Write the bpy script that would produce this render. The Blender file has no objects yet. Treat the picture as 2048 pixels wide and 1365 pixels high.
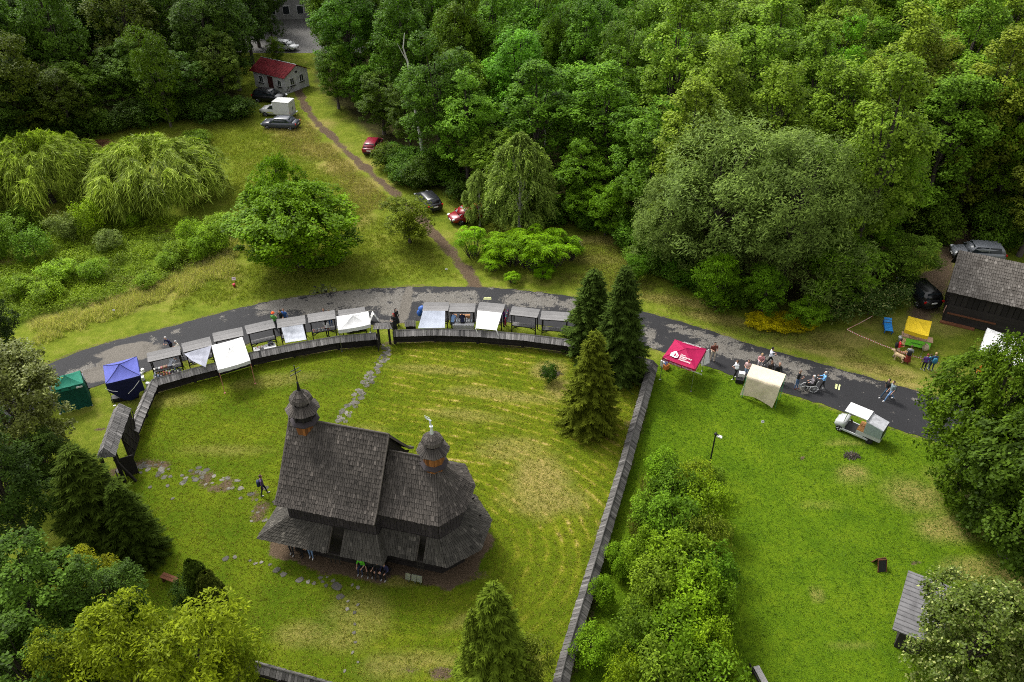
import bpy, bmesh, math, random
import numpy as np
from mathutils import Vector, Matrix, Euler

sc = bpy.context.scene
R = math.radians
# ------------------------------------------------------------------ camera
FPX, PITCH, CAMH = 1600.0, R(36), 38.0          # focal length in photo pixels, tilt below horizon, drone height
cam_d = bpy.data.cameras.new('camera'); cam = bpy.data.objects.new('camera', cam_d)
sc.collection.objects.link(cam); sc.camera = cam
cam.location = (0, 0, CAMH); cam.rotation_euler = (math.pi/2 - PITCH, 0, 0)
cam_d.sensor_width = 36; cam_d.lens = 36*FPX/2048; cam_d.clip_start = 0.5; cam_d.clip_end = 5000
# ------------------------------------------------------------------ sky and sun (bright overcast)
SUN_AZ, SUN_EL = R(-42), R(52)                  # azimuth from +Y, clockwise positive
w = bpy.data.worlds.new('World'); sc.world = w; w.use_nodes = True
nt = w.node_tree; nt.nodes.clear()
sky = nt.nodes.new('ShaderNodeTexSky'); sky.sky_type = 'NISHITA'; sky.sun_disc = False
sky.sun_elevation = SUN_EL; sky.sun_rotation = SUN_AZ; sky.air_density = 1.0; sky.dust_density = 4.0; sky.ozone_density = 1.0
hs = nt.nodes.new('ShaderNodeHueSaturation'); hs.inputs['Saturation'].default_value = 0.04
bg = nt.nodes.new('ShaderNodeBackground'); bg.inputs['Strength'].default_value = 0.135
wo = nt.nodes.new('ShaderNodeOutputWorld')
nt.links.new(sky.outputs[0], hs.inputs['Color']); nt.links.new(hs.outputs[0], bg.inputs['Color']); nt.links.new(bg.outputs[0], wo.inputs[0])
sl = bpy.data.lights.new('sun', 'SUN'); sl.energy = 1.5; sl.angle = R(12); sl.color = (1, .95, .86)
so = bpy.data.objects.new('sun', sl); sc.collection.objects.link(so); so.location = (-20, 20, 80)
sd = Vector((math.sin(SUN_AZ)*math.cos(SUN_EL), math.cos(SUN_AZ)*math.cos(SUN_EL), math.sin(SUN_EL)))
so.rotation_euler = (-sd).to_track_quat('-Z', 'Y').to_euler()
vs = sc.view_settings; vs.view_transform = 'Standard'; vs.look = 'None'; vs.gamma = 1; vs.use_curve_mapping = False
vs.exposure = 1.40
sc.cycles.use_denoising = False; sc.cycles.filter_width = 1.05; sc.cycles.sample_clamp_indirect = 3.0
sc.cycles.max_bounces = 6; sc.cycles.diffuse_bounces = 3; sc.cycles.glossy_bounces = 2; sc.cycles.transmission_bounces = 4

# ------------------------------------------------------------------ helpers
cP, sP = math.cos(PITCH), math.sin(PITCH)
def G(px, py, z=0.0):
    """photo pixel -> point on the horizontal plane at height z"""
    a = (px-1024)/FPX; b = (682.5-py)/FPX
    dy = cP+b*sP; dz = -sP+b*cP; t = (z-CAMH)/dz
    return Vector((a*t, dy*t, z))
def proj(x, y, z):
    z = z-CAMH; d = y*cP-z*sP; u = y*sP+z*cP
    return 1024+FPX*x/d, 682.5-FPX*u/d
def zat(x, y, py):
    lo, hi = -5, 40
    for _ in range(40):
        m = (lo+hi)/2
        if proj(x, y, m)[1] > py: lo = m
        else: hi = m
    return m
def pxm(x, y, z=0): return FPX/(y*cP-(z-CAMH)*sP)      # photo pixels per metre there
rng = np.random.default_rng(7); random.seed(7)
col = sc.collection
def tag(o, label=None, cat=None, group=None, kind=None):
    if label: o['label'] = label
    if cat: o['category'] = cat
    if group: o['group'] = group
    if kind: o['kind'] = kind
    return o
def thing(name, label, cat, loc=(0, 0, 0), rz=0.0, group=None):
    o = bpy.data.objects.new(name, None); col.objects.link(o); o.empty_display_size = .3
    o.location = loc; o.rotation_euler = (0, 0, rz)
    return tag(o, label, cat, group)
def link(name, me, parent=None, mat=None):
    o = bpy.data.objects.new(name, me); col.objects.link(o)
    if mat is not None and len(me.materials) == 0: me.materials.append(mat)
    o.parent = parent
    return o
def copy_tree(o, parent=None):
    c = o.copy(); col.objects.link(c); c.parent = parent
    for ch in o.children: copy_tree(ch, c)
    return c

class MB:
    """collects shapes into one mesh"""
    def __init__(s): s.v = []; s.f = []; s.m = []; s.t = []
    def add(s, vs, fs, M=None, mi=0, tint=0.5):
        b = len(s.v)
        for p in vs:
            p = Vector(p)
            s.v.append(tuple(M @ p) if M is not None else tuple(p))
        for f in fs: s.f.append([b+i for i in f]); s.m.append(mi); s.t.append(tint)
        return s
    def box(s, c, d, M=None, rz=0, rx=0, ry=0, mi=0, tint=.5, taper=1.0):
        x, y, z = d[0]/2, d[1]/2, d[2]/2; k = taper
        vs = [(-x,-y,-z),(x,-y,-z),(x,y,-z),(-x,y,-z),(-x*k,-y*k,z),(x*k,-y*k,z),(x*k,y*k,z),(-x*k,y*k,z)]
        T = Matrix.Translation(c) @ Euler((rx, ry, rz)).to_matrix().to_4x4()
        if M is not None: T = M @ T
        return s.add(vs, [(0,3,2,1),(4,5,6,7),(0,1,5,4),(1,2,6,5),(2,3,7,6),(3,0,4,7)], T, mi, tint)
    def tube(s, pts, rad, n=6, M=None, mi=0, tint=.5, cap=True, sq=False):
        pts = [Vector(p) for p in pts]
        if not hasattr(rad, '__len__'): rad = [rad]*len(pts)
        vs = []; fs = []
        d0 = (pts[1]-pts[0]).normalized()
        ref = Vector((0, 0, 1)) if abs(d0.z) < .9 else Vector((1, 0, 0))
        for i, p in enumerate(pts):
            d = (pts[min(i+1, len(pts)-1)]-pts[max(i-1, 0)]).normalized()
            a = d.cross(ref)
            if a.length < 1e-5: a = d.orthogonal()
            a.normalize(); b = d.cross(a)
            for k in range(n):
                an = 2*math.pi*(k+(.5 if sq else 0))/n
                vs.append(p+(a*math.cos(an)+b*math.sin(an))*rad[i])
        for i in range(len(pts)-1):
            for k in range(n):
                k2 = (k+1) % n
                fs.append((i*n+k, i*n+k2, (i+1)*n+k2, (i+1)*n+k))
        if cap:
            fs.append(tuple(range(n))); fs.append(tuple(reversed(range((len(pts)-1)*n, len(pts)*n))))
        return s.add(vs, fs, M, mi, tint)
    def lathe(s, prof, n=16, M=None, mi=0, tint=.5, rot=0, cap=True):
        vs = []; fs = []
        for (r, z) in prof:
            for k in range(n):
                a = 2*math.pi*k/n+rot
                vs.append((r*math.cos(a), r*math.sin(a), z))
        for i in range(len(prof)-1):
            for k in range(n):
                k2 = (k+1) % n
                fs.append((i*n+k, i*n+k2, (i+1)*n+k2, (i+1)*n+k))
        if cap:
            fs.append(tuple(reversed(range(n)))); fs.append(tuple(range((len(prof)-1)*n, len(prof)*n)))
        return s.add(vs, fs, M, mi, tint)
    def loft(s, rings, M=None, mi=0, tint=.5, cap=True, closed=True):
        n = len(rings[0]); vs = [p for r in rings for p in r]; fs = []
        for i in range(len(rings)-1):
            for k in range(n if closed else n-1):
                k2 = (k+1) % n
                fs.append((i*n+k, i*n+k2, (i+1)*n+k2, (i+1)*n+k))
        if cap and closed:
            fs.append(tuple(reversed(range(n)))); fs.append(tuple(range((len(rings)-1)*n, len(rings)*n)))
        return s.add(vs, fs, M, mi, tint)
    def slab(s, pts, th, M=None, mi=0, tint=.5):
        """a polygon given thickness th downwards along its normal"""
        pts = [Vector(p) for p in pts]; n = len(pts)
        nn = Vector((0, 0, 0))
        for i in range(n): nn += (pts[i]-pts[0]).cross(pts[(i+1) % n]-pts[0])
        nn.normalize()
        vs = pts+[p-nn*th for p in pts]
        fs = [tuple(range(n)), tuple(reversed(range(n, 2*n)))]
        for i in range(n):
            j = (i+1) % n; fs.append((i, i+n, j+n, j))
        return s.add(vs, fs, M, mi, tint)
    def sphere(s, c, r, n=8, m=6, M=None, mi=0, tint=.5, sc3=(1, 1, 1)):
        vs = [(c[0], c[1], c[2]-r*sc3[2])]; fs = []
        for j in range(1, m):
            t = math.pi*j/m
            for k in range(n):
                a = 2*math.pi*k/n
                vs.append((c[0]+r*sc3[0]*math.sin(t)*math.cos(a), c[1]+r*sc3[1]*math.sin(t)*math.sin(a), c[2]-r*sc3[2]*math.cos(t)))
        vs.append((c[0], c[1], c[2]+r*sc3[2])); L = len(vs)-1
        for k in range(n):
            k2 = (k+1) % n
            fs.append((0, 1+k2, 1+k)); fs.append((L, L-n+k, L-n+k2))
            for j in range(m-2):
                a = 1+j*n
                fs.append((a+k, a+k2, a+n+k2, a+n+k))
        return s.add(vs, fs, M, mi, tint)
    def mesh(s, name, mats, smooth=False):
        me = bpy.data.meshes.new(name); me.from_pydata(s.v, [], s.f)
        if not isinstance(mats, (list, tuple)): mats = [mats]
        for m in mats: me.materials.append(m)
        if len(mats) > 1: me.polygons.foreach_set('material_index', s.m)
        if smooth: me.polygons.foreach_set('use_smooth', [True]*len(s.f))
        at = me.attributes.new('tint', 'FLOAT', 'FACE'); at.data.foreach_set('value', s.t)
        me.update(); return me
    def build(s, name, mats, parent=None, smooth=False):
        return link(name, s.mesh(name, mats, smooth), parent)

def np_quads(name, V, tint=None, mat=None, k=4):
    """V: (N,k,3) separate faces"""
    V = np.asarray(V, dtype=np.float32); N = V.shape[0]
    me = bpy.data.meshes.new(name); me.vertices.add(N*k); me.vertices.foreach_set('co', V.reshape(-1))
    me.loops.add(N*k); me.loops.foreach_set('vertex_index', np.arange(N*k, dtype=np.int32))
    me.polygons.add(N); me.polygons.foreach_set('loop_start', np.arange(0, N*k, k, dtype=np.int32))
    me.polygons.foreach_set('loop_total', np.full(N, k, dtype=np.int32))
    at = me.attributes.new('tint', 'FLOAT', 'FACE')
    at.data.foreach_set('value', np.asarray(tint if tint is not None else np.full(N, .5), dtype=np.float32))
    if mat is not None: me.materials.append(mat)
    me.update(calc_edges=True); return me

# ------------------------------------------------------------------ materials
class NT:
    def __init__(s, name):
        s.m = bpy.data.materials.new(name); s.m.use_nodes = True; s.t = s.m.node_tree; s.t.nodes.clear()
        s.out = s.t.nodes.new('ShaderNodeOutputMaterial')
    def n(s, ty, ins=None, **kw):
        nd = s.t.nodes.new('ShaderNode'+ty)
        for k, v in kw.items(): setattr(nd, k, v)
        for k, v in (ins or {}).items():
            if isinstance(v, bpy.types.NodeSocket): s.t.links.new(v, nd.inputs[k])
            else: nd.inputs[k].default_value = v
        return nd
    def attr(s, name): return s.n('Attribute', attribute_name=name).outputs['Fac']
    def noise(s, scale, detail=3, rough=.5, vec=None, dist=0):
        i = {'Scale': scale, 'Detail': detail, 'Roughness': rough, 'Distortion': dist}
        if vec is not None: i['Vector'] = vec
        return s.n('TexNoise', i).outputs['Fac']
    def ramp(s, fac, stops):
        r = s.n('ValToRGB', {'Fac': fac}); e = r.color_ramp.elements
        while len(e) < len(stops): e.new(.5)
        for x, (p, c) in zip(e, stops):
            x.position = p; x.color = c if len(c) == 4 else (*c, 1)
        return r.outputs['Color']
    def mix(s, f, a, b, bt='MIX'):
        nd = s.t.nodes.new('ShaderNodeMix'); nd.data_type = 'RGBA'; nd.blend_type = bt
        for k, v in ((0, f), (6, a), (7, b)):
            if isinstance(v, bpy.types.NodeSocket): s.t.links.new(v, nd.inputs[k])
            else: nd.inputs[k].default_value = (*v, 1) if (hasattr(v, '__len__') and len(v) == 3) else v
        return nd.outputs[2]
    def math(s, op, a, b=0.0, c=None, clamp=False):
        nd = s.t.nodes.new('ShaderNodeMath'); nd.operation = op; nd.use_clamp = clamp
        for k, v in enumerate((a, b) if c is None else (a, b, c)):
            if isinstance(v, bpy.types.NodeSocket): s.t.links.new(v, nd.inputs[k])
            else: nd.inputs[k].default_value = v
        return nd.outputs[0]
    def pos(s): return s.n('NewGeometry').outputs['Position']
    def objco(s): return s.n('TexCoord').outputs['Object']
    def mapping(s, vec, scale=(1, 1, 1), rot=(0, 0, 0)):
        return s.n('Mapping', {'Vector': vec, 'Scale': scale, 'Rotation': rot}).outputs[0]
    def bump(s, h, strength=.3, dist=.02):
        return s.n('Bump', {'Height': h, 'Strength': strength, 'Distance': dist}).outputs[0]
    def fin(s, color, rough=.8, normal=None, metal=0.0, spec=.3, trans=0.0, alpha=None, transcol=None):
        p = s.n('BsdfPrincipled', {'Roughness': rough, 'Metallic': metal, 'Specular IOR Level': spec})
        if isinstance(color, bpy.types.NodeSocket): s.t.links.new(color, p.inputs['Base Color'])
        else: p.inputs['Base Color'].default_value = (*color[:3], 1)
        if normal is not None: s.t.links.new(normal, p.inputs['Normal'])
        sh = p.outputs[0]
        if trans > 0:
            tr = s.n('BsdfTranslucent'); c2 = transcol if transcol is not None else color
            if isinstance(c2, bpy.types.NodeSocket): s.t.links.new(c2, tr.inputs['Color'])
            else: tr.inputs['Color'].default_value = (*c2[:3], 1)
            mx = s.n('MixShader', {0: trans}); s.t.links.new(sh, mx.inputs[1]); s.t.links.new(tr.outputs[0], mx.inputs[2]); sh = mx.outputs[0]
        s.t.links.new(sh, s.out.inputs[0]); return s.m
_mc = {}
def plain(name, c, rough=.6, metal=0.0, spec=.3, var=.12, scale=6, bump=0.0):
    """simple procedural paint / plastic / cloth with a little unevenness"""
    if name in _mc: return _mc[name]
    m = NT(name); v = m.noise(scale, 4, .6, m.objco())
    d = tuple(x*(1-var*1.6) for x in c); l = tuple(min(1, x*(1+var)) for x in c)
    colr = m.ramp(v, [(.3, d), (.7, l)])
    nrm = m.bump(m.noise(scale*5, 3, .6, m.objco()), bump, .02) if bump else None
    _mc[name] = m.fin(colr, rough, nrm, metal, spec); return _mc[name]
def cloth(name, c, rough=.75, trans=.15, var=.08):
    if name in _mc: return _mc[name]
    m = NT(name); o = m.objco(); v = m.noise(3, 4, .55, o)
    colr = m.ramp(v, [(.3, tuple(x*(1-var) for x in c)), (.7, tuple(min(1, x*(1+var)) for x in c))])
    h = m.math('ADD', m.noise(2.2, 2, .5, m.mapping(o, (1, .35, .6))), m.math('MULTIPLY', m.noise(60, 2, .5, o), .05))
    _mc[name] = m.fin(colr, rough, m.bump(h, .5, .12), 0, .2, trans); return _mc[name]
def wood(name, dark, light, scale=(30, 30, 2.0), rough=.85, spec=.25):
    """weathered timber: per-piece tint plus grain"""
    if name in _mc: return _mc[name]
    m = NT(name); o = m.pos(); t = m.attr('tint')
    g = m.noise(1.0, 5, .65, m.mapping(o, scale)); b = m.noise(.55, 3, .5, o)
    f = m.math('ADD', m.math('MULTIPLY', g, .55), m.math('MULTIPLY', t, .6)); f = m.math('ADD', f, m.math('MULTIPLY', b, .35)); f = m.math('SUBTRACT', f, .28)
    mid = tuple(.6*a+.4*b2 for a, b2 in zip(dark, light))
    c = m.ramp(f, [(.15, dark), (.55, mid), (.95, light)])
    _mc[name] = m.fin(c, rough, m.bump(g, .5, .02), 0, spec); return _mc[name]

M_SHINGLE = wood('shingle_weathered', (.007, .006, .0052), (.175, .152, .133), (26, 26, 5))
M_SHMOSS = wood('shingle_mossy', (.008, .0075, .006), (.145, .132, .112), (26, 26, 5))
M_BOARD = wood('board_weathered', (.035, .034, .034), (.40, .38, .37), (30, 30, 6))
M_DARKWOOD = wood('timber_tarred', (.006, .005, .005), (.045, .038, .034), (22, 22, 4))
M_WALLSH = wood('wall_shingle', (.012, .010, .012), (.075, .062, .066), (26, 26, 5))
M_ORANGE = wood('timber_fresh', (.05, .018, .006), (.36, .14, .035), (34, 34, 4))
M_BROWN = wood('timber_brown', (.05, .02, .010), (.22, .085, .04), (30, 30, 4))
M_PLANK = wood('stall_plank', (.06, .06, .06), (.30, .29, .29), (5, 26, 26))
M_METAL = plain('dark_metal', (.02, .02, .022), .45, .6)
M_GALV = plain('grey_metal', (.42, .43, .45), .35, .9)
M_BLACK = plain('black_plastic', (.012, .012, .013), .5)
M_WHITE = plain('white_paint', (.58, .58, .575), .45, var=.04)
M_WHITECLOTH = cloth('white_canvas', (.56, .56, .565))
M_GREYCLOTH = cloth('grey_canvas', (.33, .34, .40))
M_GLASS = plain('dark_glass', (.015, .02, .024), .06, spec=.6, var=.2)
# ------------------------------------------------------------------ layout of the church (fitted to the photograph)
CH_O, CH_T = Vector((-10.25, 33.03, 0)), -0.25
def CU(u, v, z=0.0):
    return Vector((CH_O.x+u*math.cos(CH_T)-v*math.sin(CH_T), CH_O.y+u*math.sin(CH_T)+v*math.cos(CH_T), z))
def gp(pts): return [G(*p) for p in pts]
def in_poly(X, Y, poly):
    r = np.zeros(X.shape, bool); n = len(poly)
    for i in range(n):
        x1, y1 = poly[i][0], poly[i][1]; x2, y2 = poly[(i+1) % n][0], poly[(i+1) % n][1]
        c = ((y1 > Y) != (y2 > Y)) & (X < (x2-x1)*(Y-y1)/((y2-y1) if abs(y2-y1) > 1e-9 else 1e-9)+x1)
        r ^= c
    return r
def pl_dist(X, Y, pts, closed=False):
    d = np.full(X.shape, 1e9); n = len(pts)
    for i in range(n if closed else n-1):
        ax, ay = pts[i][0], pts[i][1]; bx, by = pts[(i+1) % n][0], pts[(i+1) % n][1]
        L2 = (bx-ax)**2+(by-ay)**2+1e-9
        t = np.clip(((X-ax)*(bx-ax)+(Y-ay)*(by-ay))/L2, 0, 1)
        d = np.minimum(d, np.hypot(X-ax-t*(bx-ax), Y-ay-t*(by-ay)))
    return d
def sdf(X, Y, poly): return np.where(in_poly(X, Y, poly), 1, -1)*pl_dist(X, Y, poly, True)
def sm(x, a, b):
    t = np.clip((x-a)/(b-a), 0, 1); return t*t*(3-2*t)

YARD = gp([(312,783),(434,744),(501,727),(673,697),(757,691),(785,685),(872,680),(960,684),(1046,693),(1135,705),(1300,735),(1285,800),(1260,890),(1235,975),(1185,1160),(1130,1365),(1110,1460),(420,1460),(250,1250),(205,1000),(262,890)])
PARK = gp([(1310,728),(1420,734),(1567,786),(1681,824),(1763,850),(1828,871),(2200,990),(2200,1500),(1110,1460),(1130,1365),(1185,1160),(1235,975),(1260,890),(1285,800)])
ROAD_U = gp([(-60,790),(75,737),(180,695),(300,665),(420,632),(520,606),(620,590),(720,579),(840,573),(960,575),(1060,582),(1160,595),(1280,622),(1400,655),(1500,690),(1600,716),(1700,745),(1790,770),(1860,790),(2060,850),(2260,915)])
ROAD_L = gp([(-20,880),(110,812),(184,773),(290,743),(430,706),(560,671),(650,660),(729,652),(802,645),(890,641),(1006,646),(1090,651),(1180,666),(1260,686),(1318,701),(1418,735),(1467,753),(1567,785),(1620,801),(1681,823),(1763,849),(1828,870),(1900,893),(2060,945),(2260,1010)])
TRACK = gp([(596,176),(604,200),(622,232),(660,270),(702,312),(745,350),(785,385),(830,428),(872,472),(908,512),(938,548),(952,580)])
TRACK2 = gp([(1935,470),(1900,510),(1868,565),(1848,610),(1838,640)])
WPATH = gp([(236,942),(262,930),(330,940),(400,955),(460,968),(505,985),(520,1015),(505,1050)])
CH_FOOT = [CU(-3.62,-3.45), CU(4.08,-3.45), CU(4.08,-2.8), CU(7.56,-2.8), CU(9.06,-1.14), CU(9.06,1.14), CU(7.56,2.9), CU(4.08,2.9), CU(4.08,3.69), CU(-3.62,3.69)]
FOREST_R = gp([(606,165),(640,212),(700,262),(738,300),(800,360),(862,398),(930,410),(1010,462),(1090,452),(1262,474),(1300,548),(1400,598),(1500,636),(1640,632),(1800,618),(1836,560),(1905,488),(2300,470)])+[Vector((150, 75, 0)), Vector((170, 260, 0)), Vector((-40, 260, 0)), Vector((-36, 150, 0))]
FOREST_L = gp([(-400,330),(0,296),(180,286),(250,246),(400,246),(520,226),(520,190)])+[Vector((-42, 120, 0)), Vector((-55, 150, 0)), Vector((-60, 260, 0)), Vector((-190, 260, 0))]

# ------------------------------------------------------------------ ground: one sheet to the horizon
def axis(lo, hi, st, far):
    a = list(np.arange(lo, hi+1e-6, st)); d = st; x = a[-1]
    while x < far: d *= 1.35; x += d; a.append(x)
    d = st; x = a[0]; b = []
    while x > -far: d *= 1.35; x -= d; b.append(x)
    return np.array(b[::-1]+a)
xs = axis(-64, 52, .36, 2500); ys = axis(18, 118, .36, 2500)
X, Y = np.meshgrid(xs, ys); nx, ny = len(xs), len(ys)
def vnoise(X, Y, s, seed):
    """value noise for soft borders"""
    r = np.random.default_rng(seed); T = r.random((256, 256))
    x = X/s; y = Y/s; xi = np.floor(x).astype(int); yi = np.floor(y).astype(int); fx = x-xi; fy = y-yi
    fx = fx*fx*(3-2*fx); fy = fy*fy*(3-2*fy)
    a = T[yi % 256, xi % 256]; b = T[yi % 256, (xi+1) % 256]; c = T[(yi+1) % 256, xi % 256]; d = T[(yi+1) % 256, (xi+1) % 256]
    return (a*(1-fx)+b*fx)*(1-fy)+(c*(1-fx)+d*fx)*fy
wob = (vnoise(X, Y, 1.6, 1)-.5)*1.2+(vnoise(X, Y, .6, 2)-.5)*.5
a_yard = sm(sdf(X, Y, YARD)+wob*.3, -.3, .3)
a_park = sm(sdf(X, Y, PARK)+wob*.3, -.3, .3)
road_poly = list(ROAD_U)+list(reversed(ROAD_L))
d_road = -sdf(X, Y, road_poly)
a_dirt = (1-sm(pl_dist(X, Y, TRACK)+wob*.5, .25, .95))*(.62+.5*vnoise(X, Y, 1.1, 31))
a_dirt = np.maximum(a_dirt, .75*(1-sm(pl_dist(X, Y, TRACK2)+wob, .3, 2.0)))
a_dirt = np.maximum(a_dirt, .8*(1-sm(pl_dist(X, Y, WPATH)+wob*.8, .2, 1.3))*sm(vnoise(X, Y, .8, 5), .25, .6))
d_ch = -sdf(X, Y, CH_FOOT)
a_dirt = np.maximum(a_dirt, 1-sm(d_ch+wob*.6, -.3, .28))
a_dirt = np.maximum(a_dirt, .55*(1-sm(np.abs(d_road-.12)+wob*.12, .05, .4)))
# worn strip along the inside of the churchyard fence
a_dirt = np.maximum(a_dirt, .6*(1-sm(pl_dist(X, Y, YARD[:11])+wob*.3, .15, .75)))
a_dirt = np.maximum(a_dirt, .55*(1-sm(pl_dist(X, Y, YARD[10:16])+wob*.3, .3, .8)))
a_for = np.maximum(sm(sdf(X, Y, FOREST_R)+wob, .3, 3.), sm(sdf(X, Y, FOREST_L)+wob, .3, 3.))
def blob(A, px, py, rx, ry, val, rot=0, nz=.6):
    c = G(px, py); s = pxm(c.x, c.y)
    dx = X-c.x; dy = Y-c.y
    x = dx*math.cos(rot)+dy*math.sin(rot); y = -dx*math.sin(rot)+dy*math.cos(rot)
    d = np.hypot(x/rx, y/ry)+wob*nz*.5
    return np.maximum(A, val*(1-sm(d, .35, 1.1)))
a_dry = np.zeros_like(X)
for b in [(640,300,5,3.4,.9),(690,330,4,3,1),(590,270,3.5,2,.8),(740,370,3,3,.8),(560,262,3,1.2,.5),(640,250,3,2.6,.8),(720,440,2.2,2.5,.6),(250,600,6,1.6,1.0,.25),(140,635,4,1.4,1.0,.25),(330,570,4,1.3,.9,.3),(200,625,5,1.0,.8,.25),
          (400,540,5,1.4,.7,-.35),(300,570,5,1,.7,-.3),(180,290,2.6,1.0,.7),(20,520,2.5,1.5,.7),(200,480,2.2,1.2,.6),(340,455,2,1.2,.7),(1230,480,5,1.3,.8),(1190,520,4,1.2,.5),(1340,600,5,1,.8,-.25),(1450,640,4,.9,.8,-.3),(1640,700,5,1,.8,-.3),
          (1760,740,4,1,.9,-.3),(1700,680,4,1.6,.7),(1800,650,4,2,.4),(1880,650,3,2,.5),(1810,770,3,.7,.8,-.3),(1900,760,3,2,.5),(1080,960,2.6,3.0,.9),(1090,1000,3,2,.8),(1020,900,3,1.5,.6),(930,830,4,.8,.5,-.15),(1000,790,5,.8,.6,-.15),(880,740,5,.6,.5,-.12),(700,870,3,1.2,.5),(560,760,4,1,.45,.2),(350,800,3,1,.4),
          (450,900,4,.8,.35),(1100,740,1.6,1.4,.9),(1120,780,1.4,1.6,.8),(720,1230,2.2,2.0,.45),(680,1280,2,1.2,.45),(600,1270,1.8,1,.5),(800,1160,1.6,.6,.7),(850,1320,3,.6,.5),(780,1330,2.,1,.5),
          (1040,1330,1.5,1.2,.8),(930,1240,2,.5,.4,.5),(1705,945,1.2,.8,.8),(1830,990,2.6,2,.7),(1900,1060,3,1.4,.8),(1960,1140,3,1.2,.7),(2020,1160,2,1.4,.8),(1635,1190,.5,.6,.6),(1710,955,1.5,1,.4),(1900,960,2,1.5,.6),(1640,1010,2.6,.3,.3),(1700,1290,1.6,.3,.3),(1690,885,2.2,.3,.4)]:
    a_dry = blob(a_dry, *b)
a_bare = np.zeros_like(X)
for b in [(1602,918,.22,.22,1,0,.1),(1833,1127,.3,.3,1,0,.1),(1705,912,.5,.32,.9,0,.3),(1960,1000,2.2,2.,.55),(2000,1060,2,2,.6),(200,858,.6,.3,.8),(950,1150,1.3,.5,.6),(885,1348,1.0,.6,.8),(1060,1330,.9,.5,.8),(190,290,1.4,.6,.9),(1190,848,1.5,.6,.7),(1100,745,.6,.45,.7),
          (1650,230,3,1,.4),(820,1340,.8,.5,.5),(1260,850,.8,.8,.6)]:
    a_bare = blob(a_bare, *b)
a_dirt = np.maximum(a_dirt, a_bare)
cc = CU(2.5, 0)
th_ = -.25; ux = (X-cc.x)*math.cos(th_)+(Y-cc.y)*math.sin(th_); vy = -(X-cc.x)*math.sin(th_)+(Y-cc.y)*math.cos(th_)
a_ring = np.hypot(np.maximum(ux-3.0, 0)*.8, vy)
a_row = (.25+.75*sm(ux+.35*vy, -5, 3)*sm(np.abs(vy)+np.maximum(ux-4, 0), 3, 6))*(.5+.5*sm(vy, -4, 3))
# rough herb meadow left of the big tree
a_herb = sm(sdf(X, Y, gp([(-200,470),(60,440),(250,420),(420,440),(480,470),(440,520),(330,570),(200,620),(60,650),(-200,700)]))+wob, -1, 1.5)
co = np.zeros((ny*nx, 3), np.float32); co[:, 0] = X.ravel(); co[:, 1] = Y.ravel()
gm = bpy.data.meshes.new('ground')
idx = np.arange(ny*nx).reshape(ny, nx)
quads = np.stack([idx[:-1, :-1], idx[:-1, 1:], idx[1:, 1:], idx[1:, :-1]], -1).reshape(-1, 4).astype(np.int32)
gm.vertices.add(len(co)); gm.vertices.foreach_set('co', co.ravel()); gm.loops.add(quads.size); gm.loops.foreach_set('vertex_index', quads.ravel())
gm.polygons.add(len(quads)); gm.polygons.foreach_set('loop_start', np.arange(0, quads.size, 4, dtype=np.int32)); gm.polygons.foreach_set('loop_total', np.full(len(quads), 4, np.int32))
for nm, arr in (('yard', a_yard), ('park', a_park), ('dirt', a_dirt), ('forest', a_for), ('dry', a_dry), ('ring', a_ring), ('rowamp', a_row), ('herb', a_herb)):
    gm.attributes.new(nm, 'FLOAT', 'POINT').data.foreach_set('value', arr.astype(np.float32).ravel())
gm.update(calc_edges=True)
m = NT('grass_ground'); P_ = m.pos()
n1 = m.noise(.35, 4, .55, P_); n2 = m.noise(1.7, 4, .6, P_); n3 = m.noise(5.5, 5, .72, P_); n4 = m.noise(17, 4, .75, P_)
fine = m.math('ADD', m.math('MULTIPLY', n3, .55), m.math('MULTIPLY', n4, .45))
big = m.math('ADD', m.math('MULTIPLY', n1, .6), m.math('MULTIPLY', n2, .4))
# meadow
meadow = m.ramp(big, [(.32, (.058, .088, .008)), (.52, (.110, .138, .014)), (.72, (.19, .185, .040))])
# churchyard lawn: mown in rounds about the church, straw left in the rows
ring = m.attr('ring')
wv = m.math('SINE', m.math('ADD', m.math('MULTIPLY', ring, 8.6), m.math('MULTIPLY', m.noise(.22, 2, .5, P_), 6.0)))
wv = m.math('POWER', m.math('MULTIPLY', m.math('ADD', wv, 1.0), .5), 2.4)
brk = m.ramp(m.noise(1.1, 6, .75, P_), [(.42, (0, 0, 0)), (.60, (1, 1, 1))])
wv = m.math('MULTIPLY', m.math('MULTIPLY', wv, brk), m.attr('rowamp'))
row = m.math('MULTIPLY', wv, m.math('ADD', m.math('MULTIPLY', n2, 1.1), m.math('MULTIPLY', n1, .9)))
yf = m.math('ADD', m.math('MULTIPLY', row, .38), m.math('MULTIPLY', fine, .60)); yf = m.math('ADD', yf, m.math('MULTIPLY', m.math('SUBTRACT', n1, .5), .5))
yard = m.ramp(yf, [(.20, (.058, .088, .004)), (.40, (.104, .128, .007)), (.56, (.165, .160, .018)), (.76, (.30, .235, .080))])
pf = m.math('ADD', m.math('MULTIPLY', big, .75), m.math('MULTIPLY', fine, .5)); pf = m.math('SUBTRACT', pf, .125)
park = m.ramp(pf, [(.30, (.032, .072, .004)), (.5, (.066, .116, .005)), (.64, (.094, .142, .007)), (.86, (.130, .162, .018))])
wyard = m.ramp(yf, [(.20, (.046, .080, .004)), (.42, (.080, .114, .006)), (.62, (.120, .140, .012)), (.82, (.20, .18, .05))])
yard = m.mix(m.math('ADD', m.math('MULTIPLY', m.attr('rowamp'), .9), m.math('MULTIPLY', m.math('SUBTRACT', n1, .5), .9), clamp=True), wyard, yard)
c = m.mix(m.attr('yard'), meadow, yard); c = m.mix(m.attr('park'), c, park)
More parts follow.
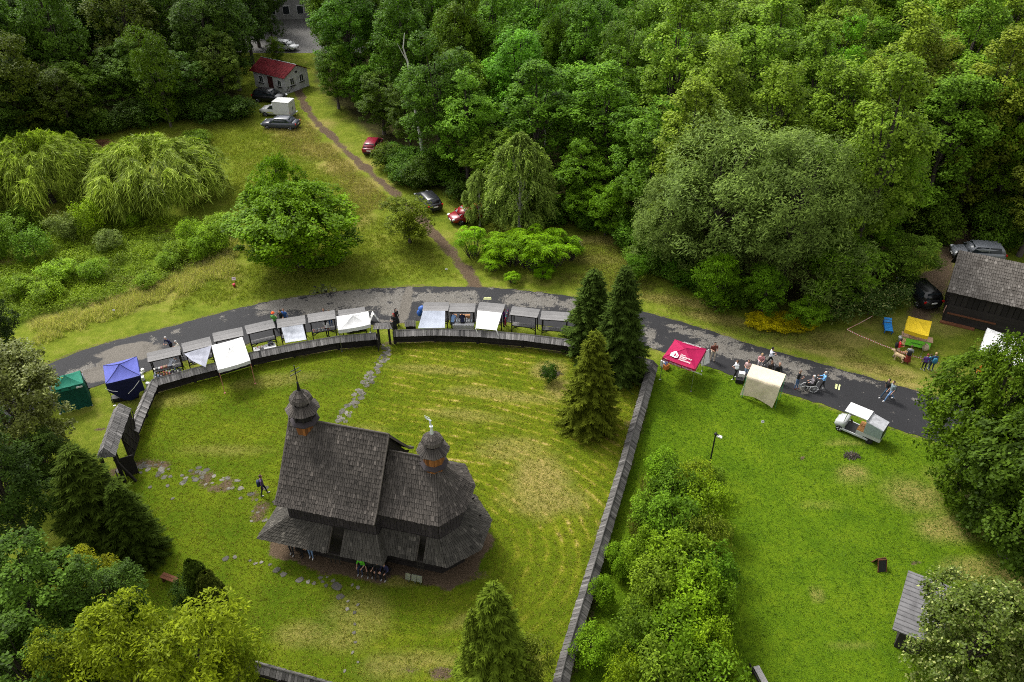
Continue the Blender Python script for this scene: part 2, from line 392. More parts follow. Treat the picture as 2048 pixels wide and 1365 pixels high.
herb = m.ramp(n2, [(.35, (.045, .080, .006)), (.65, (.105, .150, .012))]); c = m.mix(m.attr('herb'), c, herb)
dryc = m.ramp(fine, [(.35, (.120, .105, .030)), (.55, (.24, .19, .065)), (.75, (.34, .27, .115))])
df = m.math('MULTIPLY', m.attr('dry'), m.math('MULTIPLY', m.math('ADD', n2, m.math('SUBTRACT', n3, .2)), 1.25), clamp=True)
c = m.mix(m.math('MULTIPLY', df, .85), c, dryc)
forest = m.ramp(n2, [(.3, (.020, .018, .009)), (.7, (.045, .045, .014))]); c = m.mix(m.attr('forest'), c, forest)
soil = m.ramp(fine, [(.3, (.045, .032, .021)), (.55, (.092, .066, .044)), (.8, (.165, .128, .095))])
sf = m.math('ADD', m.attr('dirt'), m.math('MULTIPLY', m.math('SUBTRACT', n3, .5), 1.2)); sf = m.ramp(sf, [(.38, (0, 0, 0)), (.66, (1, 1, 1))])
sf = m.math('MULTIPLY', sf, m.ramp(m.attr('dirt'), [(.0, (0, 0, 0)), (.2, (1, 1, 1))]))
c = m.mix(sf, c, soil)
c = m.mix(.8, c, m.ramp(n4, [(.28, (.34, .36, .34)), (.5, (.98, .98, .98)), (.72, (1.75, 1.66, 1.6))]), 'MULTIPLY')
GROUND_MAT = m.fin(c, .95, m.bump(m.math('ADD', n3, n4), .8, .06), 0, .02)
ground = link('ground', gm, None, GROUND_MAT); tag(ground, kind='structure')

# ------------------------------------------------------------------ road
def resample(pts, n):
    p = np.array([(q.x, q.y) for q in pts]); d = np.r_[0, np.cumsum(np.hypot(*np.diff(p, axis=0).T))]
    t = np.linspace(0, d[-1], n)
    # smooth with Catmull-like cubic via dense linear + box filter
    x = np.interp(t, d, p[:, 0]); y = np.interp(t, d, p[:, 1]); k = np.ones(15)/15
    xs_ = np.convolve(np.pad(x, 7, 'edge'), k, 'valid'); ys_ = np.convolve(np.pad(y, 7, 'edge'), k, 'valid')
    return np.stack([xs_, ys_], 1)
NL, NW = 420, 22
cu = resample(ROAD_U, NL); cl = resample(ROAD_L, NL)
# pair each upper point with a point straight across
jit = lambda n, a, s: np.convolve(np.pad(rng.normal(0, a, n), s, 'edge'), np.ones(2*s+1)/(2*s+1), 'valid')*math.sqrt(2*s+1)
cu[:, 1] += jit(NL, .05, 1); cl[:, 1] += jit(NL, .05, 1)
tt = np.linspace(0, 1, NW)[None, :, None]
RV = cu[:, None, :]*(1-tt)+cl[:, None, :]*tt
RX, RY = RV[..., 0], RV[..., 1]
old = np.zeros_like(RX); grav = np.zeros_like(RX)
def rblob(A, px, py, wx, wy, val=1.0, rot=0.0):
    c = G(px, py); sx = pxm(c.x, c.y); a = math.asin(min(.99, CAMH/c.length if False else CAMH/math.sqrt(c.x**2+c.y**2+CAMH**2)))
    rx = wx/sx; ry = wy/(sx*math.sin(a))
    dx = RX-c.x; dy = RY-c.y
    x = dx*math.cos(rot)+dy*math.sin(rot); y = -dx*math.sin(rot)+dy*math.cos(rot)
    return np.maximum(A, val*np.clip(1.5-np.hypot(x/rx, y/ry), 0, 1))
for b in [(560,612,50,16,1,.3),(640,608,70,20),(720,600,85,20),(790,612,26,40,.9),(870,596,60,12),(930,592,30,10,.9),(915,604,50,8,.9),(1050,598,42,16),(1090,604,26,14),(1140,612,34,9,.9),(1150,606,20,8),
          (1300,668,14,14,.8),(1310,690,14,9,.8),(1355,655,28,6,.75,-.3),(1390,668,45,8,.8,-.3),(1430,690,36,16,.85),(1470,705,40,16,.9),(1455,680,30,8,.8,-.3),(1500,716,26,10,.85),(1560,722,34,10,.9,-.3),(1590,735,40,10,.9,-.4),(1600,744,26,8,.85),(1580,760,24,9,.75),
          (1690,750,34,6,.8,-.42),(1730,762,34,4,.75,-.42),(1670,757,10,6,.8),(1605,778,12,8,.7),(1830,800,8,4,.7),(190,735,42,9,.9,.25),(155,745,20,8,.85),(298,690,9,14,.8),(352,665,10,6,.7),(446,637,8,5,.7)]:
    old = rblob(old, *b)
for b in [(262,712,60,14,1,.5),(215,745,50,16,1,.3),(250,700,50,10,1,.45),(812,610,11,45,.9)]:
    grav = rblob(grav, *b)
rm = bpy.data.meshes.new('road'); V = np.zeros((NL*NW, 3), np.float32); V[:, 0] = RX.ravel(); V[:, 1] = RY.ravel(); V[:, 2] = .02
V[:, 2] += (.015*np.sin(np.linspace(0, math.pi, NW))[None, :].repeat(NL, 0)).ravel()
ri = np.arange(NL*NW).reshape(NL, NW)
rq = np.stack([ri[:-1, :-1], ri[1:, :-1], ri[1:, 1:], ri[:-1, 1:]], -1).reshape(-1, 4)
rm.from_pydata(V.tolist(), [], rq.tolist())
rm.attributes.new('old', 'FLOAT', 'POINT').data.foreach_set('value', old.astype(np.float32).ravel())
rm.attributes.new('gravel', 'FLOAT', 'POINT').data.foreach_set('value', grav.astype(np.float32).ravel())
rm.update()
m = NT('asphalt_over_cobbles'); P_ = m.pos()
nA = m.noise(1.3, 8, .74, P_, .4); nB = m.noise(14, 4, .6, P_); nC = m.noise(.25, 3, .5, P_)
f = m.math('ADD', m.attr('old'), m.math('MULTIPLY', m.math('SUBTRACT', nA, .5), 3.6))
f = m.math('ADD', f, m.math('MULTIPLY', m.math('SUBTRACT', m.noise(9, 4, .7, P_), .5), 1.5))
f = m.ramp(f, [(.50, (0, 0, 0)), (.62, (1, 1, 1))])
asph = m.ramp(m.math('ADD', m.math('MULTIPLY', nB, .5), m.math('MULTIPLY', nC, .5)), [(.3, (.007, .007, .0085)), (.7, (.016, .016, .0185))])
vo = m.n('TexVoronoi', {'Vector': P_, 'Scale': 7.0, 'Randomness': .75}); ve = m.n('TexVoronoi', {'Vector': P_, 'Scale': 7.0, 'Randomness': .75}, feature='DISTANCE_TO_EDGE')
cob = m.mix(vo.outputs['Color'], (.072, .068, .062), (.165, .157, .146))
cob = m.mix(m.ramp(ve.outputs['Distance'], [(.02, (1, 1, 1)), (.10, (0, 0, 0))]), cob, (.045, .042, .034))
cob = m.mix(m.noise(1.1, 4, .6, P_), cob, (.115, .104, .088))
c = m.mix(f, asph, cob)
g2 = m.ramp(m.math('ADD', m.attr('gravel'), m.math('MULTIPLY', m.math('SUBTRACT', nA, .5), 1.2)), [(.40, (0, 0, 0)), (.55, (1, 1, 1))])
c = m.mix(g2, c, m.ramp(nB, [(.3, (.06, .053, .043)), (.7, (.12, .107, .09))]))
h = m.math('ADD', m.math('MULTIPLY', f, m.math('MULTIPLY', m.ramp(ve.outputs['Distance'], [(0, (0, 0, 0)), (.12, (1, 1, 1))]), .8)), m.math('MULTIPLY', m.math('SUBTRACT', 1.0, f), m.math('ADD', .8, m.math('MULTIPLY', nB, .25))))
ROAD_MAT = m.fin(c, .82, m.bump(h, .6, .04), 0, .3)
tag(link('road', rm, None, ROAD_MAT), kind='structure')
# white temporary road stencils and the manhole
def deck_z(): return .048
mk = MB()
for i in range(9): mk.add([(-.30+i*.07, .02+.02*(i % 2), 0), (-.25+i*.07, .02, 0), (-.25+i*.07, .16+.03*((i*7) % 3), 0), (-.30+i*.07, .15, 0)], [(0, 1, 2, 3)])
mk.add([(-.36, -.16, 0), (.34, -.17, 0), (.34, -.07, 0), (-.36, -.06, 0)], [(0, 1, 2, 3)])
M_MARK = plain('lime_paint', (.62, .66, .30), .8, var=.3, scale=14)
for (px, py, rz, lab) in [(975, 598, 0, 'pale lime painted stencil on the dark patch behind the stalls'), (1675, 775, 1.15, 'pale lime painted stencil on asphalt beside the wheelchair pusher')]:
    o = mk.build('road_stencil', M_MARK); g = G(px, py); o.location = (g.x, g.y, deck_z()); o.rotation_euler.z = rz; tag(o, lab, 'road marking')
# parking lot beyond the small house
lot = MB(); a = [G(530, 118), G(612, 118)]
lot.add([a[0]+Vector((-6, 3, .012)), a[1]+Vector((8, 3, .012)), Vector((0, 190, .012)), Vector((-78, 190, .012))], [(0, 1, 2, 3)])
m = NT('worn_lot'); nB = m.noise(3, 5, .65, m.pos())
tag(lot.build('parking_lot', m.fin(m.ramp(nB, [(.3, (.055, .054, .052)), (.7, (.105, .102, .097))]), .9)), kind='structure')

# ------------------------------------------------------------------ flagstones: each stone is a piece of the ground
M_STONE = wood('flagstone', (.045, .043, .036), (.185, .172, .15), (6, 6, 6))
def stone_mesh(seed):
    r = random.Random(seed); n = r.choice([5, 6, 7, 8]); b = MB(); e = r.uniform(.75, 1.2)
    ang = sorted((2*math.pi*(k+r.uniform(-.28, .28))/n) for k in range(n)); rad = [r.uniform(.82, 1.12) for _ in ang]
    rings = []
    for k, z in ((1.0, -.03), (1.0, .018), (.86, .03)):
        rings.append([(rad[i]*k*e*math.cos(a), rad[i]*k/e*math.sin(a), z) for i, a in enumerate(ang)])
    b.loft(rings, tint=r.random()); return b.mesh('stone', M_STONE)
STONES = [stone_mesh(i) for i in range(14)]
def stone(px, py, wpx):
    g = G(px, py); o = link('stone', random.choice(STONES), ground); s = wpx/pxm(g.x, g.y)/2
    o.location = (g.x, g.y, 0); o.scale = (s, s, 1); o.rotation_euler.z = random.uniform(0, 6.28); return o
# path from the north gate to the church
pp = gp([(776,690),(772,712),(752,735),(735,765),(716,795),(700,815),(688,832),(680,846)])
pd = resample(pp, 90)
for i, (x, y) in enumerate(pd):
    for k in range(2):
        if random.random() < .6:
            o = link('stone', random.choice(STONES), ground); s = random.uniform(.12, .25)
            o.location = (x+random.uniform(-.42, .42), y+random.uniform(-.15, .15), random.uniform(-.03, -.01)); o.scale = (s, s, 1); o.rotation_euler.z = random.uniform(0, 6.28)
# west path crazy paving
wd = resample(WPATH, 80)
for i, (x, y) in enumerate(wd):
    for k in range(2):
        if random.random() < .38:
            o = link('stone', random.choice(STONES), ground); s = random.uniform(.10, .24)
            o.location = (x+random.gauss(0, .55), y+random.gauss(0, .4), random.uniform(-.02, -.004)); o.scale = (s, s, 1); o.rotation_euler.z = random.uniform(0, 6.28)
for s in [(553,1141,16),(567,1149,15),(600,1160,16),(616,1164,11),(628,1167,10),(641,1156,11),(645,1164,8),(654,1155,6),(666,1162,10),(652,1172,9),(673,1173,23),(716,1176,9),(681,1194,17),(696,1203,7),(695,1219,10),(709,1226,9),(716,1210,8),(710,1249,7),(510,1128,9),(523,1125,9),(500,1122,7),(540,1130,8),(470,1115,10),(452,1118,14),(705,1170,7),
          (335,972,9),(345,998,8),(300,975,9),(708,1266,9),(711,1285,7),(706,1305,8),(716,1325,6),(690,1342,8)]:
    stone(*s)
# ------------------------------------------------------------------ shingle laying
def lerp_pl(pl, t):
    d = [0]
    for a, b in zip(pl, pl[1:]): d.append(d[-1]+(b-a).length)
    s = t*d[-1]
    for i in range(len(pl)-1):
        if s <= d[i+1]+1e-9:
            k = (s-d[i])/max(d[i+1]-d[i], 1e-9); return pl[i].lerp(pl[i+1], k)
    return pl[-1].copy()
def lay(left, right, e=.30, w=.22, th=.035, mi=0, out=None, r=random, ragged=.05, up=None):
    """courses of shingles on the facet between two edge polylines (eave -> ridge)"""
    left = [Vector(p) for p in left]; right = [Vector(p) for p in right]
    L = sum((b-a).length for a, b in zip(left, left[1:])); L2 = sum((b-a).length for a, b in zip(right, right[1:])); n = max(1, round(max(L, L2)/e))
    for j in range(n):
        t0 = j/n; t1 = min((j+1.3)/n, 1)
        a0, b0, a1, b1 = lerp_pl(left, t0), lerp_pl(right, t0), lerp_pl(left, t1), lerp_pl(right, t1)
        W = (b0-a0).length
        k = max(1, round(W/w)); cuts = [0]+[min(.999, max(.001, (i+r.uniform(-.28, .28))/k)) for i in range(1, k)]+[1]
        nn = (b0-a0).cross((a1+b1)/2-(a0+b0)/2).normalized()
        if up is not None and nn.dot(up) < 0: nn = -nn
        elif up is None and nn.z < 0: nn = -nn
        course = r.uniform(-.1, .1)
        for s0, s1 in zip(cuts, cuts[1:]):
            rg = r.uniform(-ragged, ragged)*.5; lift = th*r.uniform(.75, 1.5); g = .012/max(W, .05)
            p0 = a0.lerp(b0, s0+g); p1 = a0.lerp(b0, s1-g); p2 = a1.lerp(b1, s1-g); p3 = a1.lerp(b1, s0+g)
            dn = ((p0+p1)/2-(p2+p3)/2)
            if dn.length > 1e-6: dn = dn.normalized()*rg
            p0 += dn; p1 += dn
            q = [p0+nn*lift, p1+nn*lift*r.uniform(.8, 1.2), p2+nn*.008, p3+nn*.008, p0-nn*.004, p1-nn*.004]
            t = r.gauss(.40, .085)+course*.5+(.38 if r.random() < .045 else 0)
            out.append((q, min(1, max(0, t)), mi))
SH_F = [(0, 1, 2, 3), (4, 5, 1, 0), (0, 3, 4), (5, 2, 1)]
def place_shingles(lst, parent_thing, parent_part, mats, matrix, name='shingle', stuff='shingle_courses', nmax=300, key=None):
    """largest-in-view pieces become objects of their own, the rest one joined part"""
    def size(it):
        c = matrix @ (sum(it[0], Vector())/6); nn = matrix.to_3x3() @ ((it[0][1]-it[0][0]).cross(it[0][3]-it[0][0]))
        v = cam.location-c
        return nn.dot(v)/v.length**3 if nn.z > -1e9 else 0
    lst = sorted(lst, key=size, reverse=True)
    if key: lst = sorted(lst, key=key)
    for q, t, mi in lst[:nmax]:
        c = sum(q, Vector())/6; b = MB(); b.add([p-c for p in q], SH_F, tint=t)
        o = b.build(name, mats[mi], parent_part); o.location = c
    b = MB()
    for q, t, mi in lst[nmax:]: b.add(q, SH_F, mi=mi, tint=t)
    if b.v: tag(b.build(stuff, mats, parent_thing), kind='stuff')

# ------------------------------------------------------------------ the wooden church
church = thing('wooden_church', 'dark shingled wooden church with two small onion turrets standing on the lawn', 'church', CH_O, CH_T)
CHM = Matrix.Translation(CH_O) @ Matrix.Rotation(CH_T, 4, 'Z')
V3 = lambda *a: Vector(a)
ZE, ZR, WE, U0, U1 = 4.57, 8.39, 3.16, -2.21, 3.66
CZ, CZR, CW, CU1 = 4.65, 7.18, 2.44, 7.14
ZS, ZT = 1.82, 2.95
def planked(b, x0, y0, x1, y1, z0, z1, w=.22, th=.05, slant=0, sd=1):
    """horizontal timber wall between two points"""
    n = max(1, round((z1-z0)/w)); d = Vector((x1-x0, y1-y0, 0)); L = d.length; a = math.atan2(d.y, d.x); c = Vector(((x0+x1)/2, (y0+y1)/2, 0))
    for i in range(n):
        b.box((c.x, c.y, z0+(i+.5)*(z1-z0)/n), (L, th*random.uniform(.9, 1.2), (z1-z0)/n*.97), rz=a, tint=random.uniform(.2, .75))
# walls: nave and chancel as plank-built prisms
nv = [(-1.95,-2.4),(3.4,-2.4),(3.4,2.4),(-1.95,2.4)]
cvh = [(3.4,-1.8),(6.85,-1.8),(7.65,-.7),(7.65,.7),(6.85,1.8),(3.4,1.8)]
b = MB()
for P in (nv, cvh):
    n = len(P); b.slab([V3(x, y, 4.9) for x, y in P], 4.9)
wallo = b.build('wall', M_DARKWOOD, church)
b = MB(); wall_sh = []
for P, rg in ((nv, range(4)), (cvh, range(5))):
    for i in rg:
        (x0, y0), (x1, y1) = P[i], P[(i+1) % len(P)]
        nn = V3(y1-y0, -(x1-x0), 0).normalized()
        o = nn*.02
        lay([V3(x0, y0, ZT-.1)+o, V3(x0, y0, 4.9)+o], [V3(x1, y1, ZT-.1)+o, V3(x1, y1, 4.9)+o], .30, .2, .03, 0, wall_sh, up=nn)
        planked(b, x0+nn.x*.03, y0+nn.y*.03, x1+nn.x*.03, y1+nn.y*.03, .3, ZT, .26, .08)
b.build('log_courses', M_DARKWOOD, church)['kind'] = 'stuff'
bb = MB()
for q, t, mi in wall_sh: bb.add(q, SH_F, tint=t)
tag(bb.build('wall_shingles', M_WALLSH, church), kind='stuff')
b = MB(); b.slab([V3(-2.05,-2.5,.32), V3(3.5,-2.5,.32), V3(3.5,2.5,.32), V3(-2.05,2.5,.32)], .4); b.slab([V3(3.5,-1.9,.32), V3(6.9,-1.9,.32), V3(7.9,-.8,.32), V3(7.9,.8,.32), V3(6.9,1.9,.32), V3(3.5,1.9,.32)], .4)
b.build('footing', M_DARKWOOD, church)
# roofs
prof = [(WE, ZE), (2.55, 5.10), (1.6, 6.30), (0, ZR)]
SHL = []
def under(name, facets, mat=M_DARKWOOD, th=.06):
    b = MB()
    for left, right in facets:
        for i in range(len(left)-1): b.slab([left[i], right[i], right[i+1], left[i+1]] if (left[i+1]-right[i+1]).length > 1e-3 else [left[i], right[i], left[i+1]], th)
    return b.build(name, mat, church)
nf = []
for s in (-1, 1):
    l = [V3(U0, s*y, z) for y, z in prof]; r_ = [V3(U1, s*y, z) for y, z in prof]
    nf.append((l, r_) if s < 0 else (r_, l)); lay(l, r_, .25, .135, .032, 0, SHL)
nave_roof = under('nave_roof', nf)
# gable boards and barge boards
for u in (U0+.22, U1-.22):
    b = MB()
    pts = [V3(u, -y*.93, z-.1) for y, z in prof]+[V3(u, y*.93, z-.1) for y, z in reversed(prof[:-1])]
    n = len(pts); c = V3(u, 0, 4.6)
    b.add([p+V3(-.04, 0, 0) for p in pts]+[p+V3(.04, 0, 0) for p in pts], [tuple(range(n)), tuple(reversed(range(n, 2*n)))]+[(i, i+n, (i+1) % n+n, (i+1) % n) for i in range(n)], tint=.35)
    b.build('gable', M_DARKWOOD, church)
for u in (U0-.015, U1+.015):
    for s in (-1, 1):
        bb = MB()
        for (y0, z0), (y1, z1) in zip(prof, prof[1:]): bb.slab([V3(u-.03, s*y0, z0+.05), V3(u+.03, s*y0, z0+.05), V3(u+.03, s*y1, z1+.05), V3(u-.03, s*y1, z1+.05)] if s < 0 else [V3(u-.03, s*y1, z1+.05), V3(u+.03, s*y1, z1+.05), V3(u+.03, s*y0, z0+.05), V3(u-.03, s*y0, z0+.05)], .14, tint=.7)
        bb.build('barge_board', M_SHINGLE, church)
bb = MB(); bb.tube([V3(U0, 0, ZR+.03), V3(U1, 0, ZR+.03)], .06, 6, tint=.5); bb.build('ridge_board', M_SHINGLE, church)
AP = 6.3; EC = [(CU1, -CW), (8.2, -.95), (8.2, .95), (CU1, CW)]
def hipm(a, zb, ap, zt, k=.42):
    a = V3(a[0], a[1], zb); t = V3(ap, 0, zt); mpt = a.lerp(t, k); mpt.z -= .16; return [a, mpt, t]
cf = []
for s in (-1, 1):
    l = [V3(3.55, s*CW, CZ), V3(3.55, s*CW*.58, CZ+(CZR-CZ)*.42-.16), V3(3.55, 0, CZR)]; r_ = hipm((CU1, s*CW), CZ, AP, CZR)
    cf.append((l, r_) if s < 0 else (r_, l)); lay(l, r_, .25, .135, .032, 0, SHL)
for i in range(3):
    l = hipm(EC[i], CZ, AP, CZR); r_ = hipm(EC[i+1], CZ, AP, CZR); cf.append((l, r_)); lay(l, r_, .25, .135, .032, 0, SHL)
chancel_roof = under('chancel_roof', cf)
bb = MB(); bb.tube([V3(3.6, 0, CZR+.02), V3(AP, 0, CZR+.02)], .055, 6, tint=.5); bb.build('ridge_board', M_SHINGLE, church)
# skirt roof over the open gallery
E_ = [(-3.66, -3.55), (4.08, -3.55), (4.08, -2.8), (7.58, -2.8), (9.08, -1.14), (9.08, 1.14), (7.58, 2.8), (4.08, 2.8), (4.08, 3.55), (-3.66, 3.55)]
T_ = [(-2.0, -2.42), (3.42, -2.42), (3.42, -1.82), (6.87, -1.82), (7.7, -.72), (7.7, .72), (6.87, 1.82), (3.42, 1.82), (3.42, 2.42), (-2.0, 2.42)]
def ed(i): return [V3(*E_[i], ZS), V3(*T_[i], ZT)]
def cutl(i, u):
    """vertical cut across skirt facet i..i+1 at eave position u"""
    j = i+1; return [V3(u, E_[i][1], ZS), V3(u, T_[i][1], ZT)]
SKL = []; sf = []
def facet(l, r_, mi=1): sf.append((l, r_)); lay(l, r_, .25, .15, .032, mi, SKL)
facet(ed(0), cutl(0, .68)); facet(cutl(0, 1.5), ed(1)); facet(ed(1), [V3(*E_[2], ZS+.001), V3(*T_[2], ZT)])
facet(ed(2), cutl(2, 5.72)); facet(cutl(2, 6.18), ed(3)); facet(ed(3), ed(4)); facet(ed(4), ed(5)); facet(ed(5), ed(6)); facet(ed(6), ed(7)); facet(ed(7), ed(8)); facet(ed(8), ed(9)); facet(ed(9), ed(0))
skirt = under('gallery_roof', sf)
# dormer-like openings: cheeks, rails, posts
for u0, u1, v0, v1 in ((.68, 1.5, -3.48, -2.44), (5.72, 6.18, -2.74, -1.84)):
    for u in (u0, u1):
        b = MB(); b.slab([V3(u-.03, v0, ZS-.03), V3(u+.03, v0, ZS-.03), V3(u+.03, v1, ZT-.03), V3(u-.03, v1, ZT-.03)], .16, tint=.75); b.build('opening_trim', M_SHINGLE, church)
    b = MB(); b.box(((u0+u1)/2, v0+.05, ZS-.12), (u1-u0, .06, .08), tint=.6); b.box(((u0+u1)/2, v0+.05, ZS-.45), (u1-u0, .05, .07), tint=.5)
    for k in range(3): b.box((u0+(k+.5)*(u1-u0)/3, v0+.05, ZS-.5), (.05, .04, .8), tint=.5)
    b.build('rail', M_DARKWOOD, church)
for i, (u, v) in enumerate([(8.1,.8),(7.35,2.0),(5.5,2.1),(3.75,2.75),(1.5,2.75),(-1,2.75),(-2.7,2.75),(-2.7,-1.2),(-2.7,1.2)]):
    b = MB(); zt = 2.55
    b.box((u, v, zt/2), (.16, .16, zt), tint=.5); b.box((u+.22, v, zt-.28), (.08, .09, .6), ry=.7, tint=.5); b.box((u-.22, v, zt-.28), (.08, .09, .6), ry=-.7, tint=.5)
    b.build('gallery_post', M_DARKWOOD, church)
for i in range(len(E_)):
    b = MB(); a = V3(*E_[i], ZS-.02).lerp(V3(*T_[i], ZS-.02), .18); c = V3(*E_[(i+1) % 10], ZS-.02).lerp(V3(*T_[(i+1) % 10], ZS-.02), .18)
    if i in (0, 2): continue
    b.tube([a, c], .08, 4, sq=True); b.build('wall_plate', M_DARKWOOD, church)
# pale info panels leaning by the chancel
for u in (5.25, 5.62, 5.95):
    b = MB(); b.box((u, -2.98, .55), (.3, .04, .42), rx=-.35, tint=.6); b.box((u, -2.94, .2), (.06, .04, .4), tint=.3)
    o = b.build('notice_stand', M_GALV, None); o.matrix_world = CHM; tag(o, 'small grey notice plate on a stake under the chancel eave', 'notice', 'notice stands by the chancel')
# porch wedge at the west door
b = MB(); b.box((-2.55, .9, 1.0), (.1, 1.4, 2.0), tint=.5); b.build('west_door', M_DARKWOOD, church)
place_shingles(SKL, church, skirt, [M_SHINGLE, M_SHMOSS], CHM, 'shingle', 'gallery_shingles', 300)
bb = MB()
for q, t, mi in SHL: bb.add(q, SH_F, mi=0, tint=t)
tag(bb.build('roof_shingles', [M_SHINGLE], church), kind='stuff')

def turret(u, zs, r0, spire, big=True):
    zb, z_ring, z_skirt, z_dw, z_top = zs
    M = Matrix.Translation((u, 0, 0)); b = MB(); rt = math.pi/8
    root = MB(); root.lathe([(r0, zb), (r0, z_ring)], 8, M, rot=rt, tint=.5); body = root.build('turret', M_ORANGE, church)
    # upright boards of the drum
    for k in range(8):
        a0 = rt+k*math.pi/4; a1 = a0+math.pi/4; p0 = V3(u+r0*math.cos(a0), r0*math.sin(a0), 0); p1 = V3(u+r0*math.cos(a1), r0*math.sin(a1), 0)
        for j in range(3):
            q = p0.lerp(p1, (j+.5)/3); bb = b.box((q.x, q.y, (zb+z_skirt)/2 if not big else (zb+z_ring)/2), ((p1-p0).length/3*.94, .05, (z_skirt if not big else z_ring)-zb), rz=math.atan2(p1.y-p0.y, p1.x-p0.x), tint=random.uniform(.2, .9))
    b.build('drum_boards', M_ORANGE, body)
    lb = MB(); lb.lathe([(r0*.92, z_ring), (r0*.92, z_skirt+.1)], 8, M, rot=rt, tint=.3)
    for k in range(8):
        a = rt+k*math.pi/4; lb.box((u+r0*math.cos(a), r0*math.sin(a), (z_ring+z_skirt)/2), (.09, .09, z_skirt-z_ring), rz=a, tint=.4)
    if big: lb.build('lantern', M_DARKWOOD, body)
    ring = MB(); rr = r0+.24; ring.lathe([(r0, z_ring+.16), (rr, z_ring), (rr, z_ring-.05), (r0, z_ring+.05)], 8, M, rot=rt, tint=.45, cap=False); ring.build('lower_eave', M_WALLSH, body)
    lst = []
    def oct_rows(prof, e, w, th=.03):
        for k in range(8):
            a0 = rt+k*math.pi/4; a1 = a0+math.pi/4
            lay([V3(u+r*math.cos(a0), r*math.sin(a0), z) for r, z in prof], [V3(u+r*math.cos(a1), r*math.sin(a1), z) for r, z in prof], e, w, th, 0, lst, up=V3(math.cos((a0+a1)/2), math.sin((a0+a1)/2), .8))
    rs = r0+.36; oct_rows([(rs, z_skirt), (r0-.12, z_skirt+.36)], .7, .14)
    dm = r0+.06; dprof = [(r0-.20, z_skirt+.32), (r0-.20, z_skirt+.42), (dm, z_dw+.02), (dm*.97, z_dw+.14), (dm*.78, z_dw+.32), (dm*.42, z_dw+.48), (.15, z_top+.04)]
    oct_rows(dprof[2:], .2, .14, .02)
    core = MB(); core.lathe([(rs-.02, z_skirt-.02), (r0-.14, z_skirt+.33)], 8, M, rot=rt, cap=False); core.lathe([(r-.01, z) for r, z in dprof], 8, M, rot=rt, tint=.4); core.build('dome', M_SHINGLE, body)
    bb = MB()
    for q, t, mi in lst: bb.add(q, SH_F, tint=t)
    tag(bb.build('dome_shingles', M_SHINGLE, body), kind='stuff')
    sp = MB()
    if spire == 'cross':
        sp.lathe([(.14, z_top-.05), (.1, z_top+.06), (.075, z_top+.3), (.05, z_top+.55), (.07, z_top+.58), (.03, z_top+.62)], 8, M)
        sp.tube([V3(u, 0, z_top+.6), V3(u, 0, z_top+1.72)], .028, 6)
        for z, l in ((z_top+1.2, .34), (z_top+1.45, .27)): sp.tube([V3(u-.5*l, -.86*l, z), V3(u+.5*l, .86*l, z)], .024, 6)
        sp.build('cross', M_METAL, body)
    else:
        sp.lathe([(.12, z_top-.05), (.11, z_top+.05), (.08, z_top+.28), (.05, z_top+.48), (.1, z_top+.5), (.1, z_top+.56), (.04, z_top+.6)], 8, M)
        z = z_top+.58
        sp.tube([V3(u, 0, z), V3(u-.05, 0, z+.2), V3(u-.03, .02, z+.34), V3(u-.12, .02, z+.42), V3(u-.2, .02, z+.42)], [.045, .05, .06, .05, .035], 6)
        sp.tube([V3(u-.2, .02, z+.42), V3(u-.3, .02, z+.5), V3(u-.31, .02, z+.62)], [.035, .03, .02], 6); sp.tube([V3(u-.12, .02, z+.42), V3(u-.1, .02, z+.56)], [.04, .02], 6); sp.tube([V3(u-.22, .02, z+.46), V3(u-.2, .02, z+.6)], [.03, .02], 6)
        sp.build('weather_vane', plain('vane_silver', (.72, .76, .80), .35, .5), body)
turret(-1.28, (7.2, 8.45, 9.22, 9.85, 10.45), .58, 'cross', True)
turret(6.18, (6.2, 6.95, 7.90, 8.48, 9.0), .56, 'vane', False)

